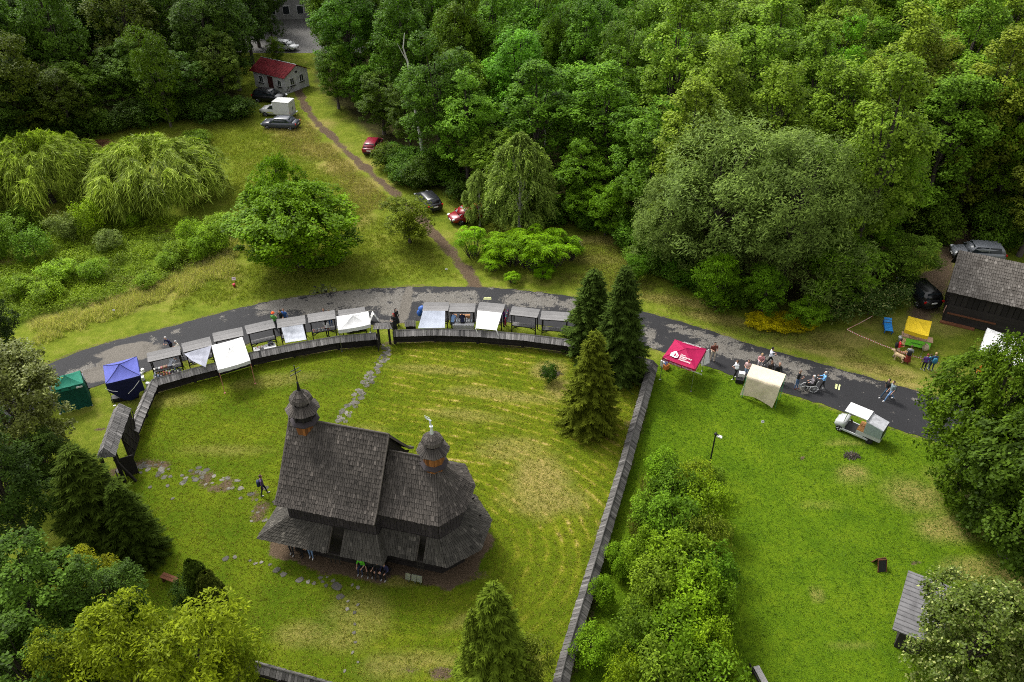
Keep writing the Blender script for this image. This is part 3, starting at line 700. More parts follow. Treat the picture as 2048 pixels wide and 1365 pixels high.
# ------------------------------------------------------------------ churchyard fence with board cap
M_BOARD2 = wood('board_dark', (.02, .019, .018), (.20, .19, .18), (30, 30, 6))
def fence(name, label, ridge_px, zr=1.28, hw=.40, drop=.36, ends=(True, True), step=3.6, pts=None, capmat=None):
    pts = pts or [G(x, y, zr) for x, y in ridge_px]
    root = thing(name, label, 'fence', (pts[0].x, pts[0].y, 0)); o = pts[0].copy(); o.z = 0
    P = [p-o for p in pts]; cap = MB(); wl = MB(); d_acc = 0
    for a, c in zip(P, P[1:]):
        d = c-a; d.z = 0; L = d.length; dn = d.normalized(); nr = V3(-dn.y, dn.x, 0); ang = math.atan2(dn.y, dn.x)
        n = max(1, round(L/.165))
        for i in range(n):
            for s in (-1, 1):
                q = a+d*((i+.5)/n); k = hw*random.uniform(.96, 1.06); zz = random.uniform(-.012, .012)
                top = V3(q.x, q.y, zr+zz)+nr*(s*.0); low = V3(q.x, q.y, zr-drop+zz)+nr*(s*k)
                wd = dn*(L/n*.5*random.uniform(.86, .97)); sk = dn*random.uniform(-.012, .012)
                pl = [top-wd, top+wd, low+wd+sk, low-wd+sk]
                if s > 0: pl.reverse()
                cap.slab(pl[::-1], .028, tint=min(1, max(0, random.gauss(.5, .2))))
        nw = max(1, round(L/.2))
        for i in range(6):
            z0 = .06+i*(zr-.3)/6
            wl.box((a.x+d.x/2, a.y+d.y/2, z0+(zr-.3)/12), (L, .06+.015*(i % 2), (zr-.3)/6*.95), rz=ang, tint=random.uniform(.2, .7))
        for i in range(max(1, round(L/step))+1):
            if i == 0 and a is not P[0]: continue
            q = a+d*(i/max(1, round(L/step)))
            b = MB(); b.box((q.x, q.y, (zr-.12)/2), (.17, .2, zr-.12), rz=ang, tint=.35); b.box((q.x-nr.x*.2, q.y-nr.y*.2, zr-.42), (.09, .42, .09), rz=ang, tint=.35); b.build('post', M_DARKWOOD, root)
        cap.tube([V3(a.x, a.y, zr+.012), V3(c.x, c.y, zr+.012)], .035, 4, tint=.35)
    tag(cap.build('cap_boards', capmat or M_BOARD, root), kind='stuff'); tag(wl.build('wall_planks', M_DARKWOOD, root), kind='stuff')
    return root
fence('plank_fence', 'tarred plank fence with board cap running from the west corner to the small gate', [(304,760),(383,738),(431,726),(499,706),(585,688),(673,673),(752,666)])
fence('plank_fence', 'tarred plank fence with board cap from the small gate to behind the spruces', [(787,661),(869,658),(955,661),(1045,668),(1133,679),(1220,697),(1306,722)])
fence('plank_fence', 'long tarred plank fence with board cap between church lawn and bushy thicket', [(1307,722),(1290,783),(1270.7,850),(1250,925),(1227,1001),(1204.6,1076),(1182,1152),(1159,1227),(1131,1321),(1117,1378)], capmat=M_BOARD2)
fence('plank_fence', 'short capped plank fence leading from the west corner to the roofed gateway', [(304,760),(284,806),(262,858)])
fence('plank_fence', 'dark plank fence behind the yellow-green tree at the lawn edge', [(455,1310),(482,1318),(560,1340),(640,1362),(720,1384)], hw=.3, capmat=M_BOARD2)
# small roofed gate on the north side
g = G(770, 688); gate = thing('roofed_gate', 'narrow gate with small shingled roof opening through the plank fence', 'gate', g, .06)
for x in (-.42, .42):
    b = MB(); b.box((x, 0, .95), (.16, .18, 1.9), tint=.4); b.build('gate_post', M_DARKWOOD, gate)
b = MB(); b.box((-.42, -.55, .6), (.07, 1.0, 1.1), tint=.4); b.build('gate_leaf', M_DARKWOOD, gate)
lst = []
for s in (-1, 1): lay([V3(-.78, s*.42, 1.72), V3(-.55, 0, 2.05)], [V3(.78, s*.42, 1.72), V3(.55, 0, 2.05)], .5, .13, .03, 0, lst)
b = MB()
for q, t, mi in lst: b.add(q, SH_F, tint=t)
rf = MB(); rf.add([(-.76,-.4,1.7),(.76,-.4,1.7),(.76,.4,1.7),(-.76,.4,1.7),(-.54,0,2.03),(.54,0,2.03)], [(0,1,5,4),(2,3,4,5),(1,2,5),(3,0,4),(3,2,1,0)]); ro = rf.build('roof', M_DARKWOOD, gate)
tag(b.build('shingle_courses', M_BOARD, ro), kind='stuff')
# little shingled box by the gate
g = G(822, 660); bx = thing('notice_box', 'little timber box with grey shingled roof beside the small gate', 'box', g, .05)
b = MB(); planked(b, -.36, -.22, .36, -.22, 0, .62, .15); planked(b, -.36, .22, .36, .22, 0, .62, .15); planked(b, -.36, -.22, -.36, .22, 0, .62, .15); planked(b, .36, -.22, .36, .22, 0, .62, .15); b.build('body', M_DARKWOOD, bx)
lst = []
for s in (-1, 1): lay([V3(-.46, s*.42, .62), V3(-.46, 0, .98)], [V3(.46, s*.42, .62), V3(.46, 0, .98)], .5, .11, .025, 0, lst)
b = MB()
for q, t, mi in lst: b.add(q, SH_F, tint=t)
tag(b.build('roof', M_BOARD, bx), kind='stuff')

# west gateway with long board roof
A_, B_ = V3(-26.3, 40.9, 0), V3(-25.55, 36.35, 0)
d = (B_-A_).normalized(); ang = math.atan2(d.y, d.x); L = (B_-A_).length
gw = thing('roofed_gateway', 'tall timber gateway with long grey board roof and open black door leaf', 'gateway', A_, ang)
for x in (.15, 2.3, 4.3):
    for y in (-.42, .42):
        b = MB(); b.box((x, y, 1.25), (.18, .18, 2.5), tint=.4); b.build('post', M_DARKWOOD, gw)
b = MB(); b.box((1.25, .5, 1.2), (2.0, .08, 2.3), tint=.3)
for i in range(6): b.box((.35+i*.36, .56, 1.2), (.06, .06, 2.2), ry=.5 if i % 2 else -.5, tint=.6)
b.build('lattice_panel', M_DARKWOOD, gw)
b = MB(); b.box((3.75, .8, .85), (.07, .8, 1.6), rz=.35, tint=.3); b.build('door_leaf', M_DARKWOOD, gw)
b = MB(); b.box((4.35, .75, 1.0), (.14, .14, 2.3), rx=.35, tint=.4); b.build('brace', M_DARKWOOD, gw)
b = MB(); b.box((4.65, .3, .55), (.7, .06, 1.1), rz=.5, tint=.5); b.build('door_leaf', M_DARKWOOD, gw)
lst = []
for s in (-1, 1):
    l = [V3(-.1, s*.55, 2.5), V3(0, 0, 3.15)]; r_ = [V3(4.55, s*.55, 2.5), V3(4.35, 0, 3.15)]; lay(l, r_, .55, .15, .03, 0, lst)
lay([V3(4.55, .55, 2.5), V3(4.35, 0, 3.15)], [V3(4.55, -.55, 2.5), V3(4.35, 0, 3.15)], .55, .15, .03, 0, lst, up=V3(1, 0, .5))
rf = MB(); rf.add([(-.08,-.53,2.47),(4.53,-.53,2.47),(4.53,.53,2.47),(-.08,.53,2.47),(0,0,3.12),(4.34,0,3.12)], [(0,1,5,4),(2,3,4,5),(1,2,5),(3,0,4),(3,2,1,0)]); ro = rf.build('roof', M_DARKWOOD, gw)
for q, t, mi in lst:
    c = sum(q, Vector())/6; b = MB(); b.add([p-c for p in q], SH_F, tint=t); o = b.build('board', M_BOARD, ro); o.location = c

# ------------------------------------------------------------------ barn on the right
bo = G(1894, 584, 3.0); bo.z = 0; ba = math.atan2(-2.54, 4.95)
barn = thing('log_barn', 'dark timber barn with broad weathered shingle roof behind the linden', 'barn', bo, ba)
BL = 11.0; lst = []; BM = Matrix.Translation(bo) @ Matrix.Rotation(ba, 4, 'Z')
bp = [(0, 3.0), (1.375, 4.25), (2.75, 5.5)]
l = [V3(0, y, z) for y, z in bp]; r_ = [V3(BL, y, z) for y, z in bp]; lay(l, r_, .27, .17, .035, 0, lst)
l2 = [V3(0, 5.5-y, z) for y, z in bp]; r2 = [V3(BL, 5.5-y, z) for y, z in bp]; lay(l2, r2, .27, .19, .035, 0, lst)
b = MB(); b.slab([V3(0,0,2.98), V3(BL,0,2.98), V3(BL,2.75,5.48), V3(0,2.75,5.48)], .08); b.slab([V3(0,2.75,5.48), V3(BL,2.75,5.48), V3(BL,5.5,2.98), V3(0,5.5,2.98)], .08); br = b.build('roof', M_DARKWOOD, barn)
M_BARNSH = wood('barn_shingle', (.045, .038, .032), (.30, .275, .25), (26, 26, 5))
place_shingles(lst, barn, br, [M_BARNSH], BM, 'shingle', 'shingle_courses', 300)
b = MB(); b.slab([V3(.55,.5,2.9), V3(BL-.5,.5,2.9), V3(BL-.5,5,2.9), V3(.55,5,2.9)], 2.9)
b.add([(.56,.5,2.9),(.56,5,2.9),(.56,2.75,5.2)], [(0,1,2)]); b.build('wall', M_DARKWOOD, barn)
b = MB()
planked(b, .5, .46, BL, .46, .1, 1.7, .28, .14)
planked(b, .5, .46, .5, 5, .1, 2.9, .28, .14)
for i in range(24): b.box((.7+i*.42, .46, 2.3), (.36, .06, 1.2), tint=random.uniform(.2, .6))
tag(b.build('wall_logs', M_DARKWOOD, barn), kind='stuff')
b = MB(); b.box((2.4, .3, .95), (3.6, .1, .12), tint=.5); b.box((1.6, .15, .1), (2.6, .3, .14), tint=.8); b.build('plank_bench', M_BROWN, barn)

# ------------------------------------------------------------------ white cottage with red roof
ho = V3(-31.6, 111.25, 0); ha = math.atan2(2.29, -3.62)   # x along the front to the left, y into the gable depth (flipped)
hs_ = thing('white_cottage', 'small white plastered house with red metal roof at the wood edge', 'house', ho, 0)
fx = V3(-3.62, 2.29, 0).normalized(); fy = V3(1.8, 2.75, 0).normalized(); HM = Matrix(((fx.x, fy.x, 0, 0), (fx.y, fy.y, 0, 0), (0, 0, 1, 0), (0, 0, 0, 1)))
M_PLASTER = plain('lime_plaster', (.42, .42, .43), .9, var=.18, scale=1.5, bump=.2); M_REDROOF = plain('red_tin', (.085, .008, .011), .85, spec=.08, var=.3, scale=2)
HL, HD, HE, HR = 6.2, 4.4, 2.45, 3.5
b = MB(); b.add([(0,0,0),(HL,0,0),(HL,HD,0),(0,HD,0),(0,0,HE),(HL,0,HE),(HL,HD,HE),(0,HD,HE),(0,HD/2,HR-.05),(HL,HD/2,HR-.05)], [(1,0,4,5),(3,2,6,7),(0,3,7,8,4),(2,1,5,9,6)], HM); b.build('wall', M_PLASTER, hs_)
b = MB(); ov = .35
b.slab([HM @ p for p in (V3(-ov,-.4,HE-.16), V3(-ov,HD/2,HR+.03), V3(HL+ov,HD/2,HR+.03), V3(HL+ov,-.4,HE-.16))], -.07); b.slab([HM @ p for p in (V3(-ov,HD/2,HR+.03), V3(-ov,HD+.4,HE-.16), V3(HL+ov,HD+.4,HE-.16), V3(HL+ov,HD/2,HR+.03))], -.07); rf = b.build('roof', M_REDROOF, hs_)
b = MB(); b.tube([HM @ V3(-ov, HD/2, HR+.1), HM @ V3(HL+ov, HD/2, HR+.1)], .06, 6); b.build('ridge_cap', M_GALV, rf)
for x in [i*.5 for i in range(-0, 14)]:
    b = MB(); b.tube([HM @ V3(x-.2, -.4, HE-.08), HM @ V3(x-.2, HD/2, HR+.1)], .025, 4); b.build('seam', M_REDROOF, rf)
def hwin(pos, ax, wv, hv, nn, door=False):
    c = HM @ V3(*pos); a = (HM.to_3x3() @ ax).normalized(); n_ = (HM.to_3x3() @ nn).normalized(); ang = math.atan2(a.y, a.x)
    b = MB(); b.box(c+n_*.02, (wv, .08, hv), rz=ang, tint=.5); wdo = b.build('door' if door else 'window', plain('maroon_door', (.05, .012, .014), .6) if door else M_WHITE, hs_)
    if not door:
        for s in (-.5, .5): b = MB(); b.box(c+a*(s*wv*.46)+n_*.05, (wv*.38, .04, hv*.84), rz=ang); b.build('pane', M_GLASS, wdo)
        b = MB(); b.box(c+n_*.1-V3(0, 0, hv/2+.06), (wv+.15, .2, .08), rz=ang); b.build('sill', M_BLACK, wdo)
hwin((1.1, 0, 1.35), V3(1,0,0), .7, .95, V3(0,-1,0)); hwin((2.9, 0, 1.0), V3(1,0,0), .95, 2.0, V3(0,-1,0), True); hwin((4.7, 0, 1.35), V3(1,0,0), .8, .95, V3(0,-1,0))
hwin((0, 1.25, 1.45), V3(0,1,0), .75, 1.0, V3(-1,0,0)); hwin((0, 3.05, 1.55), V3(0,1,0), .75, 1.0, V3(-1,0,0))
b = MB(); b.box(HM @ V3(-.06, 2.2, 2.55), (.08, .35, .25), rz=math.atan2(fx.y, fx.x)); b.build('vent', M_BLACK, hs_)
# apartment house glimpsed beyond the lot
ab = thing('grey_building', 'grey rendered building glimpsed between trees beyond the parking lot', 'building', (-44, 150, 0), .1)
b = MB(); b.box((4, 6, 6), (34, 10, 12)); b.build('wall', plain('grey_render', (.28, .275, .27), .9, var=.15, scale=.6), ab)
for fl in range(4):
    for i in range(13):
        f_ = MB(); f_.box((-11.5+i*2.5, .95, 1.6+fl*2.9), (1.3, .12, 1.5)); fo = f_.build('window', M_WHITE, ab)
        f_ = MB(); f_.box((-11.5+i*2.5, .9, 1.6+fl*2.9), (1.1, .08, 1.3)); f_.build('pane', M_GLASS, fo)
for i in range(3):
    b = MB(); b.box((-8+i*9, .2, 3.2), (3.2, 1.6, .16)); b.box((-8+i*9, -.55, 3.7), (3.2, .08, .9)); b.build('balcony', M_WHITE, ab)

# ------------------------------------------------------------------ shed roof bottom right
q = [G(1817, 1141, 2.4), G(1883, 1166, 2.4), G(1850, 1275, 2.4), G(1785, 1258, 2.4)]
so_ = V3(q[3].x, q[3].y, 0); shed = thing('board_shed', 'small black shed with flat grey ribbed roof beside the flowering linden', 'shed', so_)
Q = [p-so_ for p in q]; ex = (Q[1]-Q[0])*1.35; Q[1] = Q[0]+ex; Q[2] = Q[3]+ex
b = MB(); b.slab([Q[3], Q[2], Q[1], Q[0]], .08); rf = b.build('roof', plain('roof_felt', (.115, .112, .115), .8, var=.2, scale=2), shed)
for i in range(14):
    t = (i+.5)/14; b = MB(); a = Q[3].lerp(Q[0], t); c = Q[2].lerp(Q[1], t); b.tube([a+V3(0,0,.01), c+V3(0,0,.01)], .025, 4); b.build('rib', _mc['roof_felt'], rf)
ins = [p.lerp(sum(Q, Vector())/4, .45) for p in Q]; b = MB(); b.slab([V3(p.x, p.y, 2.33) for p in (ins[3], ins[2], ins[1], ins[0])], 2.33); b.build('wall', M_DARKWOOD, shed)
# slatted fence far right
pts = [G(1985, 1186, 1.0), G(2060, 1213, 1.0)]; o0 = V3(pts[0].x, pts[0].y, 0)
sf_ = thing('slat_fence', 'low dark slatted fence at the lawn edge behind the linden', 'fence', o0); d = pts[1]-pts[0]; dn = d.normalized(); ang = math.atan2(d.y, d.x)
for i in range(18):
    b = MB(); p = dn*(i*.13); b.box((p.x, p.y, .5), (.09, .03, 1.0), rz=ang, tint=random.random()*.6); b.build('slat', M_DARKWOOD, sf_)
for z in (.3, .8): b = MB(); p = dn*1.15; b.box((p.x-dn.y*-.03, p.y-.03, z), (2.5, .03, .08), rz=ang); b.build('rail', M_DARKWOOD, sf_)
# ------------------------------------------------------------------ vegetation
def leaf_mat(name, trans=.24, rough=.5, yellow=.35, spread=.78, spec=.05):
    m = NT(name); oc = m.n('ObjectInfo').outputs['Color']; t = m.attr('tint')
    k = m.math('ADD', 1-spread, m.math('MULTIPLY', t, 2*spread))
    g = m.n('CombineColor', {0: k, 1: k, 2: k}).outputs[0]
    c = m.mix(1.0, oc, g, 'MULTIPLY')
    yl = m.mix(1.0, c, (1.55, 1.22, .75), 'MULTIPLY'); c = m.mix(m.math('MULTIPLY', t, yellow), c, yl)
    tc = m.mix(1.0, c, (1.25, 1.5, .55), 'MULTIPLY')
    return m.fin(c, rough, None, 0, spec, trans, transcol=tc)
M_LEAF = leaf_mat('leaf'); M_NEEDLE = leaf_mat('needle', .12, .7, .3, .75, .02); M_BLADE = leaf_mat('blade', .3, .7, .2, .4, .15)
m = NT('leaf_with_blossom'); oc = m.n('ObjectInfo').outputs['Color']; t = m.attr('tint')
k = m.math('ADD', .5, t); gq = m.n('CombineColor', {0: k, 1: k, 2: k}).outputs[0]
M_BLOOM = m.fin(m.mix(m.ramp(t, [(.80, (0, 0, 0)), (.84, (1, 1, 1))]), m.mix(1.0, oc, gq, 'MULTIPLY'), (.27, .30, .085)), .55, None, 0, .25, .25)
M_BARK = wood('bark', (.02, .016, .012), (.12, .10, .085), (8, 8, 3)); M_BIRCH = wood('birch_bark', (.10, .09, .08), (.62, .60, .56), (5, 5, 9)); M_DEAD = wood('dead_wood', (.25, .24, .22), (.62, .60, .57), (8, 8, 3))

def unit(a): return a/np.maximum(np.linalg.norm(a, axis=-1, keepdims=True), 1e-9)
def leafq(r, P, N, s, asp=.6, D=None):
    n = len(P); N = unit(N)
    if D is None: D = r.normal(size=(n, 3))
    T = unit(D-N*np.sum(D*N, 1, keepdims=True)); B = np.cross(N, T); s = np.asarray(s).reshape(-1, 1)
    return np.stack([P-T*s, P+B*s*asp-T*s*.15, P+T*s, P-B*s*asp-T*s*.15], 1)
def crown_broad(seed, Rr=5., z0=3., z1=16., lobes=16, clumps=420, per=46, cr=.6, flat=.42, s=.16, asp=.62, lobr=(.30, .46), top=.75, wind=None, bloom=0., narrow=.64, gap=.72):
    r = np.random.default_rng(seed); hz = (z1-z0)/2; zc = (z0+z1)/2
    g = (1+5**.5)/2; i = np.arange(lobes)+.5
    th = np.arccos(1-2*i/lobes); ph = 2*math.pi*i/g+r.random()*6.28
    d = np.stack([np.sin(th)*np.cos(ph), np.sin(th)*np.sin(ph), np.cos(th)], 1)+r.normal(0, .16, (lobes, 3))
    lr = Rr*r.uniform(*lobr, lobes)
    C = d*np.array([Rr*narrow, Rr*narrow, max(hz-Rr*.34, hz*.5)])*r.uniform(.72, 1.08, (lobes, 1))
    sh = 1-np.clip((C[:, 2]/hz-.15), 0, 1)*(1-top); C[:, :2] *= sh[:, None]
    C[:, 2] += zc; C = np.vstack([C, [[0, 0, zc], [0, 0, zc+hz*.35]]]); lr = np.r_[lr, Rr*.45, Rr*.4]; lt = r.random(len(lr))
    # clumps on lobe surfaces, not buried inside another lobe
    cand = clumps*5; li = r.integers(0, len(lr), cand); dv = unit(r.normal(size=(cand, 3)))
    P = C[li]+dv*lr[li][:, None]*r.uniform(.82, 1.08, (cand, 1))*np.array([1, 1, .86])
    D2 = np.linalg.norm(P[:, None, :]-C[None], axis=2)/lr[None]; D2[np.arange(cand), li] = 9
    out = unit(P-np.array([0, 0, zc]))
    ok = (D2.min(1) > gap) & (r.random(cand) < .55+.45*np.clip(out[:, 2]+.55, 0, 1)) & (P[:, 2] > z0*.75)
    ii = np.nonzero(ok)[0][:clumps]; P = P[ii]; dv = dv[ii]; li = li[ii]; K = len(P)
    csz = cr*r.uniform(.65, 1.3, K); ct = r.random(K)
    n = K*per; ci = np.repeat(np.arange(K), per)
    off = r.normal(size=(n, 3)); off = off/np.maximum(1, np.linalg.norm(off, axis=1, keepdims=True)/1.6)
    L = P[ci]+off*csz[ci][:, None]*np.array([.72, .72, flat])+dv[ci]*csz[ci][:, None]*.15
    L[:, 2] -= np.hypot(off[:, 0], off[:, 1])*csz[ci]*.22
    N = np.array([0, 0, .95])+dv[ci]*.45+r.normal(0, .42, (n, 3))
    Dd = None
    if wind is not None: Dd = np.array(wind)+r.normal(0, .6, (n, 3))
    t = np.clip(.22*lt[li][ci]+.40*ct[ci]+.38*r.random(n), 0, 1)
    if bloom:
        t = t*.74; bl = (r.random(n) < bloom*(.35+1.3*ct[ci])); t[bl] = .95
    return leafq(r, L, N, s*r.uniform(.7, 1.25, n), asp, Dd), t, C, lr
def trunk_mesh(C, z0, z1, r0=.3, mat=None, n=8, lean=0., seed=0, wob=.25, nl=9):
    rr = random.Random(seed); b = MB(); k = 6; pts = []; rad = []
    for i in range(k+1):
        t = i/k; pts.append((rr.gauss(0, wob)*t+lean*t*t, rr.gauss(0, wob)*t, -.15+t*(z1*.86))); rad.append(r0*(1-t*.82)*(1.35 if i == 0 else 1))
    b.tube(pts, rad, 8, tint=.5)
    for j in range(min(nl, len(C))):
        c = C[j]; t = min(.85, max(.22, (c[2]*.62)/z1)); i = t*k; a = Vector(pts[int(i)]).lerp(Vector(pts[min(k, int(i)+1)]), i-int(i)); e = Vector(c)
        mid = a.lerp(e, .5)+Vector((0, 0, .35)); b.tube([a, mid, e], [r0*.38*(1-t*.4), r0*.24, r0*.07], 5, tint=.5)
    return b.mesh('trunk', mat or M_BARK, True)
PROTO = {}
def proto(kind, V, t, trunk, Rr, H, mat=None):
    PROTO.setdefault(kind, []).append((np_quads('crown', V, t, mat or M_LEAF), trunk, Rr, H))
for i in range(4):
    V, t, C, lr = crown_broad(20+i, 5.2, 2.0, 16, 30, 640, 34, .46, .5, .145, .62, (.19, .33), .62, gap=.82); proto('maple', V, t, trunk_mesh(C, 2, 16, .32, seed=i), 5.6, 16.4)
for i in range(3):
    V, t, C, lr = crown_broad(40+i, 4.8, 3.0, 20, 34, 620, 32, .46, .55, .135, .7, (.16, .30), .6, gap=.88); proto('poplar', V, t, trunk_mesh(C, 3, 20, .3, seed=10+i, nl=12), 5.2, 20.3)
for i in range(3):
    V, t, C, lr = crown_broad(60+i, 3.4, .5, 9, 12, 230, 46, .55, .3, .15, .36, (.28, .44), .8); proto('locust', V, t, trunk_mesh(C, 1, 9, .16, seed=20+i), 3.7, 9.3)
for i in range(2):
    V, t, C, lr = crown_broad(80+i, 6.2, .6, 15.5, 30, 900, 40, .55, .8, .165, .26, (.2, .36), .62, wind=(.45, .1, .5), gap=.86); proto('silver_willow', V, t, trunk_mesh(C, 2, 15, .4, seed=30+i, nl=14), 6.6, 16)
V, t, C, lr = crown_broad(27, 5.6, .1, 12.3, 32, 860, 40, .48, .5, .14, .62, (.22, .36), .75); V[..., :2] *= (1.06-.62*np.clip((V[..., 2:3]-7.2)/2.2, 0, 1)*.62); proto('roundtree', V, t, trunk_mesh(C, 1, 12, .34, seed=3), 5.9, 12.5)
for i in range(2):
    V, t, C, lr = crown_broad(90+i, 5., 1.2, 12.5, 20, 560, 46, .5, .4, .13, .66, (.26, .42), .75, bloom=.10, gap=.82); proto('linden', V, t, trunk_mesh(C, 2, 12, .3, seed=40+i, nl=12), 5.3, 12.8, M_BLOOM)
for i in range(4):
    V, t, C, lr = crown_broad(100+i, 1.7, .1, 2.7, 11, 130, 34, .34, .55, .085, .55, (.3, .46), .85); proto('shrub', V, t, trunk_mesh(C, .2, 2.4, .05, seed=50+i, wob=.1), 1.85, 2.9)
for i in range(2):
    V, t, C, lr = crown_broad(110+i, 1.7, .1, 2.7, 10, 110, 34, .34, .6, .075, .6, (.3, .44), .85, bloom=.12); proto('elder', V, t, trunk_mesh(C, .2, 2.4, .05, seed=60+i, wob=.1), 1.85, 2.9, M_BLOOM)
def strands(seed, Rr, z0, z1, tufts, per, length, s, asp, seg=.2, spread=.55, round_=.8, P0=None):
    """hanging foliage: tufts on a dome, each a fountain of drooping twigs"""
    r = np.random.default_rng(seed); P0 = [] if P0 is None else list(P0); hz = z1-z0
    while len(P0) < tufts:
        d = unit(r.normal(size=3)); d[2] = abs(d[2])*1.0-.25
        p = np.array([d[0]*Rr*.85, d[1]*Rr*.85, z0+hz*(.42+.58*max(-.35, d[2])/.9*round_)])*np.array([1, 1, 1]); k = r.uniform(.72, 1.0); p[:2] *= k
        if p[2] < z1: P0.append(p)
    P0 = np.array(P0); V = []; T = []
    for p in P0:
        tt = r.random(); out = unit(np.array([p[0], p[1], 0.])+1e-6)
        n = per; az = r.uniform(0, 6.28, n); rad = spread*np.sqrt(r.random(n))*r.uniform(.7, 1.4)
        Ls = np.minimum(length*r.uniform(.55, 1.15, n), (p[2]-.25)*r.uniform(.75, 1.05, n))
        m_ = max(4, int(length/seg)); q = np.linspace(0, 1, m_)[None, :]
        dx = np.cos(az)*rad; dy = np.sin(az)*rad
        x = p[0]+(dx[:, None]+out[0]*.45)*np.sqrt(q)*1.0; y = p[1]+(dy[:, None]+out[1]*.45)*np.sqrt(q)
        z = p[2]+.35*(np.sin(np.minimum(q*5, math.pi))*.5)*(1-rad[:, None]/spread*.4)-Ls[:, None]*q**1.25
        pts = np.stack([x, y, np.broadcast_to(z, x.shape)], -1)+r.normal(0, .03, (n, m_, 3))
        A = pts[:, :-1].reshape(-1, 3); B = pts[:, 1:].reshape(-1, 3); mid = (A+B)/2+r.normal(0, .03, A.shape); D = B-A+r.normal(0, .05, A.shape)
        N = np.tile(out, (len(mid), 1))*.5+r.normal(0, .6, mid.shape)+np.array([-.25, .15, .9])
        V.append(leafq(r, mid, N, np.linalg.norm(B-A, axis=1)*.5*r.uniform(.9, 1.5, len(mid))+s*.2, asp, D)); T.append(np.clip(.45*tt+.55*r.random(len(mid)), 0, 1))
    return np.concatenate(V), np.concatenate(T), P0
for i in range(2):
    V, t, C = strands(200+i, 6.0, 2.4, 7.8, 88, 70, 3.2, .2, .08, .46, 1.1); proto('weeping', V, t, trunk_mesh(C[:12], 1, 4.6, .3, seed=70+i, nl=0, wob=.1), 6.6, 8.1)
rb = np.random.default_rng(77); zb = rb.uniform(2.2, 11.2, 230); qb = (zb-1.2)/10; rb_ = 2.9*np.sin(np.clip(qb*.9+.12, 0, 1)*math.pi)**.75*np.sqrt(rb.uniform(.25, 1, 230)); ab2 = rb.uniform(0, 6.283, 230)
V, t, C = strands(210, 2.9, 3.0, 11.2, 230, 18, 1.25, .1, .26, .16, .5, 1.15, np.stack([rb_*np.cos(ab2), rb_*np.sin(ab2), zb], 1))
proto('birch', V, t, trunk_mesh(C[:16]*np.array([.6, .6, 1]), 2, 12, .16, M_BIRCH, seed=80, nl=16, wob=.1), 3.0, 11.6)
def spruce(seed, H=9., Rr=2.5, dens=1.0):
    r = np.random.default_rng(seed); V = []; T = []; z = .25
    while z < H-.15:
        f = 1-z/H; nb = int(6+6*f); a0 = r.uniform(0, 6.28); wt = r.random()
        for k in range(nb):
            a = a0+6.283*k/nb+r.normal(0, .15); L = Rr*(f**.72)*r.uniform(.72, 1.12)+.12; bt = r.random()
            n = max(3, int(L/.085*dens)); q = np.linspace(.12, 1, n)
            droop = -.34*L*q**1.3+.16*L*q**3; rise = .28*(1-f)*L*q
            c = np.array([math.cos(a), math.sin(a), 0.]); sd = np.array([-math.sin(a), math.cos(a), 0.])
            P = c*(L*q)[:, None]+np.array([0, 0, 1.])*(z+droop+rise)[:, None]
            for sgn in (-1, 1, 0):
                wl = (.16+.30*(1-q)*min(1, L))*r.uniform(.7, 1.2, n)
                D = c*.75+sd*sgn*.8+np.array([0, 0, -.28 if sgn else -.05])+r.normal(0, .16, (n, 3)); D = unit(D)
                cen = P+D*(wl*.8)[:, None]
                N = np.array([0, 0, 1.])+c*.25+r.normal(0, .35, (n, 3))
                V.append(leafq(r, cen, N, wl, .24, D)); T.append(np.clip(.25*wt+.3*bt+.25*r.random(n)+.25*q, 0, 1))
        z += .20*(.75+.5*r.random())
    top = np.array([[0, 0, H-.1+.1*j] for j in range(4)])
    V.append(leafq(r, top, r.normal(size=(4, 3)), np.full(4, .16), .2, np.tile([0, 0, 1.], (4, 1)))); T.append(np.full(4, .6))
    b = MB(); b.tube([(0, 0, -.1), (0, 0, H*.5), (0, 0, H)], [.16, .09, .015], 7)
    return np.concatenate(V), np.concatenate(T), b.mesh('trunk', M_BARK, True)
for i in range(3):
    V, t, tr = spruce(300+i); proto('spruce', V, t, tr, 2.6, 9.0, M_NEEDLE)
def sumac(seed):
    r = np.random.default_rng(seed); V = []; T = []; b = MB()
    for j in range(34):
        a = r.uniform(0, 6.28); rad = 1.75*math.sqrt(r.random()); z = (2.75-.42*rad**1.4)*r.uniform(.62, 1.02); p = np.array([rad*math.cos(a), rad*math.sin(a), z]); jt = r.random()
        b.tube([(p[0]*.3, p[1]*.3, -.05), (p[0]*.7, p[1]*.7, z*.6), tuple(p)], [.035, .025, .015], 5)
        for k in range(12):
            az = 6.283*k/12+r.normal(0, .2); L = r.uniform(.42, .68); q = np.linspace(.12, 1, 9); c = np.array([math.cos(az), math.sin(az), 0.]); sd = np.array([-math.sin(az), math.cos(az), 0.])
            el = r.uniform(.1, .7); P = p+c*(L*q*math.cos(el*.6))[:, None]+np.array([0, 0, 1.])*(L*(el*q-.75*q**2))[:, None]
            for sgn in (-1, 1):
                D = unit(sd*sgn+c*.45+np.array([0, 0, -.25])+r.normal(0, .08, (9, 3))); wl = .085*(1.15-.5*np.abs(q-.45))
                V.append(leafq(r, P+D*wl[:, None], np.array([0, 0, 1.])+r.normal(0, .15, (9, 3)), wl, .30, D)); T.append(np.clip(.5*jt+.5*r.random(9), 0, 1))
    return np.concatenate(V), np.concatenate(T), b.mesh('trunk', M_BARK)
for i in range(2):
    V, t, tr = sumac(400+i); proto('sumac', V, t, tr, 2.2, 2.9)
